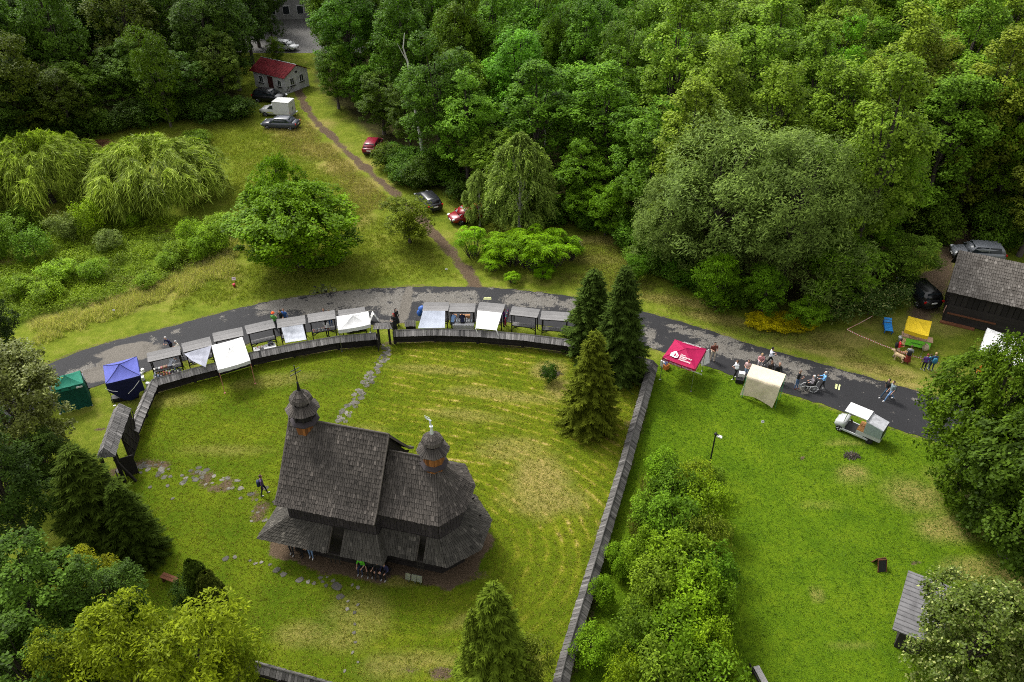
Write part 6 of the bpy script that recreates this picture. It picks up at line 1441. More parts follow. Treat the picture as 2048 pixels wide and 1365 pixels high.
b = MB(); b.box((.12, 0, .44), (.32, 1.6, .06), tint=.8); b.build('seat', M_BOARD, bn2); b = MB(); b.box((-.3, 0, .75), (.05, 1.6, .3), ry=-.2, tint=.1); b.build('backrest', M_DARKWOOD, bn2)
for y in (-.7, .7): b = MB(); b.box((0, y, .21), (.5, .08, .42), tint=.2); b.build('leg', M_DARKWOOD, bn2)
bn3 = thing('brown_bench', 'red-brown plank bench on the lawn beside the yews', 'bench', G(342, 1165), -.38)
for i in range(2): b = MB(); b.box((0, -.1+i*.2, .42), (1.05, .18, .05), tint=.7); b.build('seat_plank', M_BROWN, bn3)
for x in (-.4, .4): b = MB(); b.box((x, 0, .2), (.08, .34, .4), tint=.3); b.build('leg', M_BROWN, bn3)
# goods behind beige shelter
bxo(G(1478, 765), (.55, .4, .35), (.015, .015, .018), -.3, 'black_case', 'black case on the grass beside the beige shelter', None, 'case')
bxo(G(1482, 757), (.45, .35, .55), (.7, .7, .7), -.3, 'white_carton', 'white carton stack beside the beige shelter', None)
# ------------------------------------------------------------------ vehicles (x forward, y left)
def paint(name, c_): 
    if name in _mc: return _mc[name]
    m = NT(name); v = m.noise(2, 3, .5, m.objco()); p = m.fin(m.ramp(v, [(.3, tuple(x*.85 for x in c_)), (.7, c_)]), .28, None, .0, .55); _mc[name] = p; return p
M_TYRE = plain('tyre_rubber', (.012, .012, .012), .8); M_RIM = plain('alloy', (.5, .51, .53), .3, .8); M_HEAD = plain('headlight_glass', (.6, .62, .65), .12, .2); M_TAIL = plain('taillight', (.35, .012, .01), .25); M_PLATE = plain('number_plate', (.72, .72, .70), .5, var=.05)
def wheel(parent, x, y, r_, wd=.21, rim=None):
    s = 1 if y > 0 else -1; T = Matrix.Translation((x, y, r_)) @ Matrix.Rotation(math.pi/2, 4, 'X')
    b = MB(); b.lathe([(r_*.62, -wd/2), (r_*.93, -wd/2), (r_, -wd*.3), (r_, wd*.3), (r_*.93, wd/2), (r_*.62, wd/2)], 18, T); wo_ = b.build('wheel', M_TYRE, parent)
    b = MB(); b.lathe([(r_*.63, -s*-.0-wd*.44*s), (r_*.55, -wd*.36*s), (r_*.12, -wd*.42*s), (.001, -wd*.44*s)], 18, T, cap=False)
    for k in range(5):
        a = k*2*math.pi/5; p = T @ V3(0, 0, -wd*.43*s); b.tube([T @ V3(.08*math.cos(a), .08*math.sin(a), -wd*.47*s), T @ V3(r_*.6*math.cos(a), r_*.6*math.sin(a), -wd*.46*s)], .03, 4)
    b.build('rim', rim or M_RIM, wo_)
def car(name, label, px, py, rz, body, kind='sedan', group=None):
    g = G(px, py); root = thing(name, label, 'car', g, rz, group)
    K = dict(sedan=(4.75, 1.82, 1.45, .92, [(-2.36, .70, .50, .88), (-2.25, .84, .34, 1.00), (-1.7, .90, .24, 1.02), (-.8, .91, .22, 1.0), (.6, .91, .22, .98), (1.5, .89, .24, .92), (2.15, .82, .30, .80), (2.36, .66, .42, .68)], (1.25, .45, -1.15, -1.95)),
             hatch=(4.1, 1.74, 1.50, .95, [(-2.05, .72, .48, .92), (-1.95, .82, .32, 1.02), (-1.4, .87, .24, 1.03), (-.4, .87, .22, 1.0), (.7, .87, .22, .98), (1.35, .85, .24, .93), (1.85, .78, .30, .80), (2.05, .62, .44, .68)], (1.25, .35, -1.45, -1.98)),
             suv=(4.5, 1.86, 1.68, 1.05, [(-2.25, .76, .55, 1.02), (-2.15, .88, .38, 1.12), (-1.6, .93, .30, 1.14), (-.5, .93, .28, 1.12), (.8, .93, .28, 1.10), (1.5, .91, .30, 1.05), (2.05, .84, .36, .95), (2.25, .68, .5, .82)], (1.2, .45, -1.75, -2.18)))[kind]
    L, W, H, belt, stn, (f0, f1, r1, r0) = K
    rings = []
    for (x, hw, zl, zh) in stn:
        zm = zl+(zh-zl)*.55
        rings.append([(x, -hw*.80, zl), (x, -hw*.98, zl+.1), (x, -hw, zm), (x, -hw*.96, zh-.08), (x, -hw*.80, zh), (x, 0, zh+.035), (x, hw*.80, zh), (x, hw*.96, zh-.08), (x, hw, zm), (x, hw*.98, zl+.1), (x, hw*.80, zl)])
    b = MB(); b.loft(rings[::-1]); bo_ = b.build('body', body, root, True)
    hwb, hwt = W/2*.90, W/2*.70; zt = H
    # cabin
    def ring(xb, xt, t):
        x = xb+(xt-xb)*t; hw = hwb+(hwt-hwb)*t; z = belt+(zt-belt)*t; return x, hw, z
    b = MB(); ca = []
    for t in (0, .5, .86, 1.0):
        xf = f0+(f1-f0)*t; xr = r0+(r1-r0)*t; hw = hwb+(hwt-hwb)*(t**1.2); z = belt-.02+(zt-belt)*(1-(1-t)**1.35 if t < 1 else 1)
        if t == 1.0: hw *= .86; xf -= .12; xr += .12; z = zt
        ca.append([(xf, -hw, z), (xf+.06*(1-t), 0, z+.01), (xf, hw, z), (0, hw*1.02, z+(.02 if t == 1 else 0)), (xr, hw, z), (xr-.04*(1-t), 0, z+.01), (xr, -hw, z), (0, -hw*1.02, z+(.02 if t == 1 else 0))])
    b.loft(ca[::1]); b.build('cabin', body, root, True)
    def pane(name, P, off):
        n = (P[1]-P[0]).cross(P[2]-P[0]).normalized()
        if n.dot(off) < 0: n = -n
        b = MB(); b.slab([p+n*.018 for p in P] if (P[1]-P[0]).cross(P[2]-P[0]).dot(n) > 0 else [p+n*.018 for p in reversed(P)], .012); b.build(name, M_GLASS, root)
    def cp(xb, xt, t, side):
        hw = hwb+(hwt-hwb)*(t**1.2); z = belt-.02+(zt-belt)*(1-(1-t)**1.35); return V3(xb+(xt-xb)*t, side*hw, z)
    t0, t1 = .06, .80
    pane('windscreen', [cp(f0, f1, t0, -.86), cp(f0, f1, t0, .86), cp(f0, f1, t1, .86), cp(f0, f1, t1, -.86)], V3(1, 0, .6))
    pane('rear_window', [cp(r0, r1, t0, .84), cp(r0, r1, t0, -.84), cp(r0, r1, t1, -.84), cp(r0, r1, t1, .84)], V3(-1, 0, .6))
    mid_ = (f1+r1)/2+.05
    for s in (-1, 1):
        pane('side_window', [cp(f0-.28, 0, t0, s), cp(mid_+.04, 0, t0, s), V3(mid_+.04, cp(0, 0, t1, s).y, cp(0, 0, t1, s).z), V3(f0-.28+(f1-f0)*.72, cp(0, 0, t1, s).y, cp(0, 0, t1, s).z)] if False else [V3(f0-.30, cp(0, 0, t0, s).y, cp(0, 0, t0, s).z), V3(mid_+.04, cp(0, 0, t0, s).y, cp(0, 0, t0, s).z), V3(mid_+.04, cp(0, 0, t1, s).y, cp(0, 0, t1, s).z), V3(f1+.02, cp(0, 0, t1, s).y, cp(0, 0, t1, s).z)], V3(0, s, .3))
        pane('side_window', [V3(mid_-.05, cp(0, 0, t0, s).y, cp(0, 0, t0, s).z), V3(r0+.38, cp(0, 0, t0, s).y, cp(0, 0, t0, s).z), V3(r1+.12, cp(0, 0, t1, s).y, cp(0, 0, t1, s).z), V3(mid_-.05, cp(0, 0, t1, s).y, cp(0, 0, t1, s).z)], V3(0, s, .3))
        b = MB(); b.box((f0-.18, s*(hwb+.1), belt+.06), (.12, .16, .12)); b.build('mirror', body, root)
        xf, hf, zf = stn[-2][0], stn[-2][1], stn[-2][3]; b = MB(); b.box((xf+.06, s*(hf-.13), zf-.1), (.24, .28, .13), rz=-s*.5, ry=.3); b.build('headlight', M_HEAD, root)
        xr_, hr, zr = stn[1][0], stn[1][1], stn[1][3]; b = MB(); b.box((xr_-.03, s*(hr-.10), zr-.15), (.14, .26, .17), rz=s*.35); b.build('taillight', M_TAIL, root)
        for x in (stn[0][0]+.88, stn[-1][0]-.86): wheel(root, x, s*(W/2-.12), .32 if kind != 'suv' else .36)
    b = MB(); b.box((stn[0][0]-.02, 0, stn[0][3]-.16), (.03, .5, .12)); b.build('number_plate', M_PLATE, root)
    b = MB(); b.box((stn[-1][0]+.01, 0, .5), (.03, .5, .11)); b.build('number_plate', M_PLATE, root)
    b = MB(); b.box((stn[0][0]+.05, 0, .48), (.14, W*.74, .2)); b.box((stn[-1][0]-.04, 0, .46), (.12, W*.7, .16)); b.build('bumper_trim', M_BLACK, root)
    return root
car('parked_car', 'dark grey saloon parked on the grass below the white van', 563, 256, R(172), paint('graphite', (.045, .05, .065)), 'sedan')
car('parked_car', 'black estate car squeezed beside the white cottage', 541, 203, R(-12), paint('black_car', (.010, .010, .012)), 'suv')
car('parked_car', 'crimson car seen from behind parked under the trees by the track', 747, 301, R(84), paint('wine', (.17, .006, .02)), 'hatch')
car('parked_car', 'black hatchback half hidden by the light young tree', 857, 412, R(118), paint('black_car2', (.014, .015, .019)), 'hatch')
car('parked_car', 'bright red hatchback under the slim birch', 938, 440, R(205), paint('red_car', (.20, .004, .010)), 'hatch')
car('parked_car', 'black van-like car in deep shade beside the elder bushes', 1832, 596, R(100), paint('black_car3', (.012, .012, .013)), 'suv')
car('parked_car', 'silver grey car parked behind the barn ridge', 1950, 518, R(172), paint('silver_car', (.16, .17, .19)), 'suv')
car('parked_car', 'white car on the lot beyond the cottage', 572, 100, R(-20), paint('white_car', (.62, .63, .65)), 'hatch')
# white box van
g = G(556, 231); van = thing('box_van', 'white box van with rear doors parked beside the dark saloon', 'van', g, R(168)); WV = paint('van_white', (.52, .52, .515))
b = MB(); rings = []
for (x, hw, zl, zh) in [(2.15, .66, .5, .8), (2.0, .8, .36, .95), (1.45, .86, .3, 1.08), (.95, .87, .28, 1.2), (.3, .87, .28, 1.75), (0, .87, .28, 1.82)]:
    zm = zl+.3; rings.append([(x, -hw*.85, zl), (x, -hw, zm), (x, -hw, min(zh-.06, 1.05)), (x, -hw*.80, zh), (x, hw*.80, zh), (x, hw, min(zh-.06, 1.05)), (x, hw, zm), (x, hw*.85, zl)])
b.loft(rings); b.build('cab', WV, van, True)
b = MB(); b.box((-1.05, 0, 1.32), (2.3, 1.86, 1.62)); b.box((-1.05, 0, .42), (2.3, 1.5, .18)); bx_ = b.build('cargo_box', WV, van)
for s in (-1, 1): b = MB(); b.box((-2.22, s*.42, 1.32), (.03, .78, 1.46)); d_ = b.build('rear_door', plain('van_grey', (.5, .5, .5), .4), van); b = MB(); b.box((-2.25, s*.08, 1.15), (.03, .05, .35)); b.build('handle', M_BLACK, d_)
for s in (-1, 1): b = MB(); b.box((-1.05, s*.94, 2.1), (2.3, .03, .05)); b.build('edge_strip', M_GALV, van)
b = MB(); b.box((-2.35, 0, .42), (.3, 1.8, .1)); b.build('rear_step', M_GALV, van)
b = MB(); b.slab([V3(.96, -.68, 1.23), V3(.96, .68, 1.23), V3(.36, .62, 1.73), V3(.36, -.62, 1.73)], .02); b.build('windscreen', M_GLASS, van)
for s in (-1, 1):
    q = [V3(.95, s*.885, 1.10), V3(.15, s*.885, 1.10), V3(.15, s*.79, 1.58), V3(.42, s*.79, 1.58)]; b = MB(); b.slab(q if s > 0 else q[::-1], -.02); b.build('side_window', M_GLASS, van)
    b = MB(); b.box((2.02, s*.6, .82), (.18, .3, .14), rz=-s*.5); b.build('headlight', M_HEAD, van); b = MB(); b.box((-2.22, s*.85, .75), (.03, .1, .25)); b.build('taillight', M_TAIL, van)
    b = MB(); b.box((.3, s*.885, .62), (1.5, .02, .09)); b.build('side_stripe', plain('lime_stripe', (.35, .38, .04), .5), van)
    for x in (1.35, -1.35): wheel(van, x, s*.76, .33)
b = MB(); b.box((2.12, 0, .52), (.16, 1.4, .22)); b.build('bumper', M_BLACK, van)

# golf buggy
g = G(1711, 866); gc = thing('utility_buggy', 'small white utility buggy with a white roof and clear-sided rear box on the lawn', 'buggy', g, math.atan2(1.25, -1.54)); WB = paint('buggy_grey', (.40, .41, .41)); M_CLEAR = plain('clear_foil', (.22, .27, .26), .2, spec=.5)
b = MB(); rings = []
for (x, hw, zl, zh) in [(1.45, .40, .38, .62), (1.3, .52, .30, .80), (.95, .56, .28, .92), (.70, .56, .26, .95)]:
    rings.append([(x, -hw, zl), (x, -hw, zh-.12), (x, -hw*.8, zh), (x, hw*.8, zh), (x, hw, zh-.12), (x, hw, zl)])
b.loft(rings); b.build('front_cowl', WB, gc, True)
b = MB(); b.box((.2, 0, .30), (1.3, 1.1, .1)); b.build('floor', M_BLACK, gc)
for s in (-1, 1): b = MB(); b.box((.0, s*.57, .30), (1.9, .07, .13)); b.build('sill', WB, gc)
b = MB(); b.box((-.35, 0, .52), (.55, 1.12, .38)); b.build('seat_base', WB, gc)
for s in (-1, 1): b = MB(); b.box((-.33, s*.28, .75), (.5, .5, .1)); b.build('seat_cushion', plain('tan_vinyl', (.5, .46, .4) if s > 0 else (.42, .2, .06), .5), gc)
b = MB(); b.box((-.62, 0, 1.0), (.12, 1.05, .45), ry=-.15); b.build('seat_back', plain('pale_vinyl', (.5, .5, .5), .5), gc)
b = MB(); b.box((-1.15, 0, .62), (1.15, 1.16, .32)); b.build('cargo_bed', WB, gc)
b = MB(); b.box((.22, 0, 1.86), (1.55, 1.16, .06)); b.box((.22, 0, 1.9), (1.4, 1.0, .03)); b.build('roof', M_WHITE, gc)
b = MB(); b.slab([V3(-.5, -.6, 1.75), V3(-1.72, -.6, 1.55), V3(-1.72, .6, 1.55), V3(-.5, .6, 1.75)], -.04); b.build('rear_cover', plain('grey_tarp_roof', (.27, .275, .29), .6, var=.2, scale=3), gc)
for s in (-1, 1): b = MB(); b.slab([V3(-.55, s*.6, .8), V3(-1.7, s*.6, .8), V3(-1.7, s*.6, 1.53), V3(-.55, s*.6, 1.72)] if s < 0 else [V3(-.55, s*.6, 1.72), V3(-1.7, s*.6, 1.53), V3(-1.7, s*.6, .8), V3(-.55, s*.6, .8)], .02); b.build('clear_side', M_CLEAR, gc)
b = MB(); b.box((-1.72, 0, 1.1), (.03, 1.1, .7)); b.build('rear_flap', M_BLACK, gc)
for x, z in ((.86, .93), (-.62, .75)):
    for s in (-1, 1): b = MB(); b.tube([V3(x, s*.52, z), V3(x-.12 if x > 0 else x, s*.52, 1.84)], .022, 5); b.build('roof_post', M_GALV, gc)
b = MB(); b.tube([V3(.75, .25, .85), V3(.45, .25, 1.02)], .02, 5); b.lathe([(.15, -.012), (.17, 0), (.15, .012)], 14, Matrix.Translation((.43, .25, 1.03)) @ Matrix.Rotation(-1.0, 4, 'Y')); b.build('steering_wheel', M_BLACK, gc)
for x in (1.02, -1.05):
    for s in (-1, 1): wheel(gc, x, s*.5, .24, .2, M_WHITE if x > 0 else M_BLACK)
for s in (-1, 1): b = MB(); b.sphere((1.38, s*.3, .62), .08, 8, 6); b.build('headlight', M_HEAD, gc)

def spoked(parent, x, y, r_, mat, tyre=M_TYRE, name='wheel', wd=.02):
    T = Matrix.Translation((x, y, r_)) @ Matrix.Rotation(math.pi/2, 4, 'X'); b = MB()
    ring = [T @ V3((r_-wd)*math.cos(a), (r_-wd)*math.sin(a), 0) for a in [2*math.pi*k/24 for k in range(25)]]; b.tube(ring, wd, 5, cap=False); wo_ = b.build(name, tyre, parent)
    b = MB()
    for k in range(12): a = 2*math.pi*k/12; b.tube([T @ V3(0, 0, 0), T @ V3((r_-wd)*math.cos(a), (r_-wd)*math.sin(a), 0)], .006, 3)
    b.build('spokes', mat, wo_)
def bicycle(label, px, py, rz, mat, tilt=0, off=V3(0, 0, 0)):
    bi = thing('bicycle', label, 'bicycle', G(px, py)+off, rz); bi.rotation_euler = (tilt, 0, rz)
    for x in (-.52, .52): spoked(bi, x, 0, .34, M_GALV)
    b = MB()
    for p in ([(-.52, 0, .34), (-.1, 0, .3), (.38, 0, .75), (-.2, 0, .8), (-.1, 0, .3)], [(-.52, 0, .34), (-.2, 0, .8)], [(.52, 0, .34), (.38, 0, .75), (.34, 0, .95)], [(-.2, 0, .8), (-.24, 0, .95)]): b.tube(p, .02, 5)
    b.build('frame', mat, bi); b = MB(); b.tube([(.34, -.28, .98), (.36, 0, .96), (.34, .28, .98)], .015, 5); b.build('handlebar', M_BLACK, bi); b = MB(); b.box((-.25, 0, .97), (.26, .13, .05), taper=.8); b.build('saddle', M_BLACK, bi)
    b = MB(); b.lathe([(.09, -.01), (.1, 0), (.09, .01)], 10, Matrix.Translation((-.1, -.04, .3)) @ Matrix.Rotation(math.pi/2, 4, 'X')); b.tube([(-.1, -.1, .3), (.02, -.1, .18)], .012, 4); b.build('crank', M_METAL, bi)
bicycle('black bicycle standing at the road verge opposite the stalls', 655, 588, .12, M_BLACK, .05)
bicycle('second black bicycle beside the other one at the road verge', 638, 590, .5, M_BLACK, .08)
bicycle('bicycle leaning against the gable wall of the white cottage', 586, 187, math.atan2(fy.y, fy.x), M_BLACK, .22, V3(-.5, 0.1, 0))
# wheelchair
WC = G(1623, 780); wa = R(172); wc = thing('wheelchair', 'wheelchair with big white-rimmed wheels pushed along the road', 'wheelchair', WC, wa)
for s in (-1, 1):
    spoked(wc, -.05, s*.31, .31, M_WHITE, plain('white_rim', (.65, .65, .65), .4), 'drive_wheel', .022); spoked(wc, .42, s*.24, .1, M_GALV, M_BLACK, 'caster')
    b = MB(); b.tube([(-.3, s*.24, 1.0), (-.2, s*.24, .95), (-.14, s*.24, .5), (.35, s*.24, .48), (.42, s*.24, .2)], .016, 5); b.tube([(.35, s*.24, .48), (.62, s*.2, .45), (.78, s*.15, .32)], .016, 5); b.build('side_frame', M_WHITE, wc)
    b = MB(); b.box((.82, s*.12, .3), (.2, .15, .02), ry=-.4); b.build('footrest', M_GALV, wc); b = MB(); b.box((.1, s*.25, .68), (.35, .06, .04)); b.build('armrest', M_BLACK, wc)
b = MB(); b.box((.12, 0, .5), (.48, .46, .05)); b.build('seat', M_BLACK, wc); b = MB(); b.box((-.17, 0, .76), (.04, .46, .48), ry=-.1); b.build('backrest', M_BLACK, wc)

# ------------------------------------------------------------------ people: one continuous body each
SKIN = (.42, .24, .17)
def pmat(c_, nm='cloth'): return plain('%s_%02x%02x%02x' % (nm, *[int(255*x**.45) for x in c_]), c_, .8, var=.12, scale=9)
def person(label, px, py, face, top=(.2, .2, .2), bot=(.03, .03, .04), hair=(.03, .02, .015), shoes=(.02, .02, .02), h=1.72, pose='stand', arms='down', skirt=None, hat=None, sleeve=True, long_hair=False, loc=None, group=None, lean=0.0, slim=1.0, skin=SKIN, shorts=False, z0=0.0, seat=.45):
    g = loc if loc is not None else G(px, py, z0); root = thing('person', label, 'person', g, face, group)
    k = h/1.75; bones = []; b = MB()
    # local: faces -y
    def tb(p0, p1, r0, r1, mat, n=8): 
        p0 = Vector(p0)*k; p1 = Vector(p1)*k; d = (p1-p0).normalized()
        b.tube([p0-d*r0*k*.5, p0, p1, p1+d*r1*k*.5], [r0*k*.6, r0*k, r1*k, r1*k*.6], n); bones.append((p0, p1, (r0+r1)/2*k, mat))
    hz = .93 if pose != 'sit' else seat+.06
    hip = {}; lx = .095*slim
    ph = {'walk': .34, 'stand': .06, 'sit': 0, 'lean': .12, 'step': .2}.get(pose, .06)
    tor0 = V3(0, 0, hz); top_y = -lean*.5; sh = V3(0, top_y, hz+.50); ch = V3(0, top_y*.6, hz+.28)
    for s, nm in ((-1, 'R'), (1, 'L')):
        hp = V3(s*lx, 0, hz-.03)
        if pose == 'sit': kn = V3(s*.12, -.42, seat+.06); an = V3(s*.13, -.44, .09)
        else:
            sw = s*ph; kn = V3(s*(lx+.005), -sw*.55-.03, .50); an = V3(s*(lx+.01), -sw*1.0+(.10 if sw < 0 and pose == 'walk' else 0), .09+(.06 if sw < -.2 else 0))
        tb(hp, kn, .085*slim, .06, 'bot'); tb(kn, an, .056, .040, 'skin' if shorts else 'bot'); tb(an+V3(0, .03, -.04), an+V3(0, -.15, -.055), .042, .036, 'shoes')
    # torso
    rings = []
    for (c, rx, ry) in ((V3(0, 0, hz-.08), .13, .10), (V3(0, 0, hz+.02), .155*slim, .115*slim), (V3(0, top_y*.3, hz+.14), .14*slim, .105*slim), (ch, .165*slim, .12*slim), (V3(0, top_y*.85, hz+.42), .175*slim, .11), (sh+V3(0, 0, .03), .10, .07)):
        rings.append([tuple((c+V3(rx*math.cos(a), ry*math.sin(a), 0))*k) for a in [2*math.pi*i/10 for i in range(10)]])
    b.loft(rings); bones.append(((tor0+V3(0, 0, .06))*k, (sh-V3(0, 0, .08))*k, .13*k, 'top')); bones.append(((tor0-V3(0, 0, .06))*k, (tor0-V3(0, 0, .02))*k, .12*k, 'bot'))
    nk = sh+V3(0, -.01-lean*.04, .04); hd = nk+V3(0, -.03-lean*.08, .17)
    tb(nk-V3(0, 0, .04), hd, .05, .05, 'skin'); b.sphere(tuple(hd*k), .098*k, 10, 8, sc3=(.86, 1.0, 1.2)); bones.append(((hd+V3(0, -.05, -.03))*k, (hd+V3(0, -.055, .03))*k, .055*k, 'skin'))
    b.sphere(tuple((hd+V3(0, -.10, -.015))*k), .018*k, 6, 4)      # nose
    for s in (-1, 1): b.sphere(tuple((hd+V3(s*.085, .0, -.01))*k), .022*k, 6, 4)
    b.sphere(tuple((hd+V3(0, .022, .035))*k), .105*k, 10, 7, sc3=(.92, 1.0, 1.05)); bones.append(((hd+V3(0, .06, .08))*k, (hd+V3(0, .05, .0))*k, .075*k, 'hair')); bones.append(((hd+V3(0, -.02, .12))*k, (hd+V3(0, .02, .13))*k, .04*k, 'hair'))
    if long_hair: tb(hd+V3(0, .06, 0), sh+V3(0, .11, -.12), .085, .06, 'hair')
    hands = []
    for s in (-1, 1):
        S = sh+V3(s*.185*slim, 0, -.03); A = arms if isinstance(arms, str) else arms[0 if s < 0 else 1]
        if A == 'down': E = S+V3(s*.05, .03+.06*s*(pose == 'walk'), -.28); Wr = E+V3(s*.015, -.06-.10*s*(pose == 'walk'), -.24)
        elif A == 'front': E = S+V3(s*.05, -.02, -.27); Wr = E+V3(-s*.10, -.21, .03)
        elif A == 'up': E = S+V3(s*.06, -.16, -.16); Wr = E+V3(-s*.13, -.12, .20)
        elif A == 'push': E = S+V3(s*.05, -.12, -.24); Wr = E+V3(-s*.02, -.24, .02)
        elif A == 'out': E = S+V3(s*.16, -.08, -.2); Wr = E+V3(s*.06, -.22, -.02)
        elif A == 'lap': E = S+V3(s*.06, -.05, -.26); Wr = E+V3(-s*.08, -.22, -.02)
        tb(S, E, .052, .042, 'top'); tb(E, Wr, .040, .030, 'top' if sleeve else 'skin'); dh = (Wr-E).normalized(); tb(Wr+dh*.02, Wr+dh*.08, .034, .030, 'skin'); hands.append((Wr+dh*.09, dh, s))
    if skirt:
        zt_ = hz+.05; rr = [tuple((V3(rx*math.cos(a), rx*.85*math.sin(a), z))*k) for z, rx in ((zt_, .13), (hz-.2, .21), (hz-skirt, .28), (hz-skirt-.01, .1)) for a in [2*math.pi*i/12 for i in range(12)]]
        b.loft([rr[i*12:(i+1)*12] for i in range(4)]); bones.append((V3(0, 0, hz-.02)*k, V3(0, 0, hz-skirt)*k, .24*k, 'bot'))
    me = b.mesh('tmp', M_BLACK); o = bpy.data.objects.new('tmp', me); col.objects.link(o); md = o.modifiers.new('r', 'REMESH'); md.mode = 'VOXEL'; md.voxel_size = .024; md.use_smooth_shade = True
    dg = bpy.context.evaluated_depsgraph_get(); me2 = bpy.data.meshes.new_from_object(o.evaluated_get(dg)); bpy.data.objects.remove(o); bpy.data.meshes.remove(me)
    nf_ = len(me2.polygons); cen = np.zeros(nf_*3); me2.polygons.foreach_get('center', cen); cen = cen.reshape(-1, 3)
    keys = ['top', 'bot', 'skin', 'hair', 'shoes']; D = np.full((nf_, len(bones)), 9.)
    for i, (p0, p1, r_, mt) in enumerate(bones):
        p0 = np.array(p0); p1 = np.array(p1); d = p1-p0; t = np.clip(((cen-p0) @ d)/max(d @ d, 1e-9), 0, 1); D[:, i] = np.linalg.norm(cen-(p0+t[:, None]*d), axis=1)-r_
    mi = np.array([keys.index(bn[3]) for bn in bones])[D.argmin(1)]
    me2.materials.clear()
    for kx in keys: me2.materials.append(pmat({'top': top, 'bot': bot, 'skin': skin, 'hair': hair, 'shoes': shoes}[kx], kx if kx in ('skin', 'hair') else 'cloth'))
    me2.polygons.foreach_set('material_index', mi.astype(np.int32)); me2.polygons.foreach_set('use_smooth', [True]*nf_); me2.name = 'body'
    body = link('body', me2, root)
    for (hp_, dh, s) in hands:
        fb = MB(); sd_ = dh.cross(V3(0, 0, 1)); sd_ = sd_.normalized() if sd_.length > .1 else V3(1, 0, 0)
        for f in range(4):
            q = (hp_+sd_*(f-1.5)*.018)*k; L = (.065, .075, .07, .055)[f]*k; b2 = dh*.75+V3(0, 0, -.35); fb.tube([q-dh*.03*k, q+dh*L*.55, q+dh*L*.55+b2.normalized()*L*.5], [.009*k, .0085*k, .006*k], 5)
        th_ = (hp_-dh*.03+sd_*s*-.03)*k; fb.tube([th_, th_+(dh*.5-sd_*s*.6).normalized()*.05*k], [.011*k, .008*k], 5); fb.build('fingers', me2.materials[2], root)
    if hat:
        hb = MB(); c = hd*k; hb.lathe([(.155*k, c.z+.045*k), (.15*k, c.z+.06*k), (.105*k, c.z+.07*k), (.10*k, c.z+.13*k), (.04*k, c.z+.16*k)], 12, Matrix.Translation((c.x, c.y+.01, 0))); hb.build('hat', pmat(hat), root, True)
    return root
def pack(px_person, label, c_, size=(.32, .2, .45), z=1.12, back=.2, name='backpack', cat='backpack', side=0):
    a = px_person.rotation_euler.z; b = MB(); rings = []
    for zz, f in ((-.5, .8), (-.4, 1), (.2, 1), (.45, .7), (.5, .4)): rings.append([(size[0]/2*f*x, size[1]/2*f*y, size[2]*zz) for x, y in ((-1, -.7), (-.7, -1), (.7, -1), (1, -.7), (1, .7), (.7, 1), (-.7, 1), (-1, .7))])
    b.loft(rings); b.tube([(-size[0]*.3, -size[1]*.4, size[2]*.4), (-size[0]*.3, -size[1]*1.2, size[2]*.3), (-size[0]*.3, -size[1]*.5, -size[2]*.3)], .018, 4); b.tube([(size[0]*.3, -size[1]*.4, size[2]*.4), (size[0]*.3, -size[1]*1.2, size[2]*.3), (size[0]*.3, -size[1]*.5, -size[2]*.3)], .018, 4)
    o = b.build(name, pmat(c_), None, True); o.location = px_person.location+Matrix.Rotation(a, 3, 'Z') @ V3(side, back, z); o.rotation_euler.z = a; tag(o, label, cat)
BLK = (.012, .012, .014); NAV = (.02, .03, .07); JEAN = (.08, .14, .26); WHT = (.7, .7, .7); GREYH = (.4, .4, .4); BRN = (.06, .035, .02); BLONDE = (.35, .24, .12)
# (face 0 looks to the camera, pi looks away)
p = person('person in purple shirt and navy trousers walking to the church', 529, 990, 1.9, (.10, .06, .16), (.015, .018, .04), BRN, (.4, .4, .4), 1.75, 'step'); pack(p, 'dark blue backpack of the walker in purple', (.02, .03, .07))
person('person in navy with grey hair leaning over the end stall from the road', 346, 705, -.3, (.02, .025, .08), BLK, GREYH, arms='front', lean=.5)
person('person in cream jacket standing at the end stall', 365, 717, -1.2, (.62, .58, .50), BLK, GREYH, (.5, .5, .5), arms='front', lean=.2)
person('seller in white bending over the display table of dishes', 346, 750, 2.6, (.62, .66, .75), (.05, .05, .06), GREYH, (.5, .5, .5), arms='front', lean=.55, pose='lean')
person('person in green shirt and orange hat between two stalls', 552, 660, 3.0, (.10, .30, .06), (.025, .03, .04), BRN, hat=(.75, .10, .015), arms='front')
person('person in black top standing on the road behind a stall', 566, 655, -.4, BLK, (.03, .03, .035), (.02, .015, .012), sleeve=False, arms='out')
person('person in blue shirt standing on the road behind a stall', 573, 652, -.2, (.03, .10, .32), (.02, .02, .03), BRN)
person('seller in white shirt and black waistcoat holding a striped cloth', 656, 674, 3.0, (.66, .66, .66), BLK, (.012, .01, .01), arms='front', long_hair=True)
person('person in blue trousers at the road side of the trinket stall', 663, 655, 0, (.4, .4, .42), (.03, .08, .26), BRN)
person('person looking at the trinket stall in dark clothes', 652, 652, 0, (.05, .05, .09), (.03, .03, .05), BRN)
person('person in long black dress with red scarf by the small gate', 790, 662, -.6, BLK, BLK, (.25, .02, .02), skirt=.75, long_hair=True, arms='front')
person('person in black with dark hair and white collar by the small gate', 794, 652, .8, BLK, BLK, (.012, .01, .01), long_hair=True, skirt=.6, skin=(.55, .36, .28))
person('seller in light blue shirt bending behind the crockery table', 906, 662, 2.9, (.22, .36, .62), (.05, .06, .1), GREYH, pose='lean', lean=.5, arms='front')
person('seller in navy bending behind the crockery table', 926, 662, 3.3, (.012, .014, .04), BLK, BRN, pose='lean', lean=.5, arms='front')
person('person in purple looking at the hanging garments', 1008, 652, 1.6, (.12, .03, .16), (.03, .02, .04), BRN, long_hair=True)
person('person at the green tent side in pale jacket', 174, 780, 1.7, (.45, .48, .58), BLK, BRN)
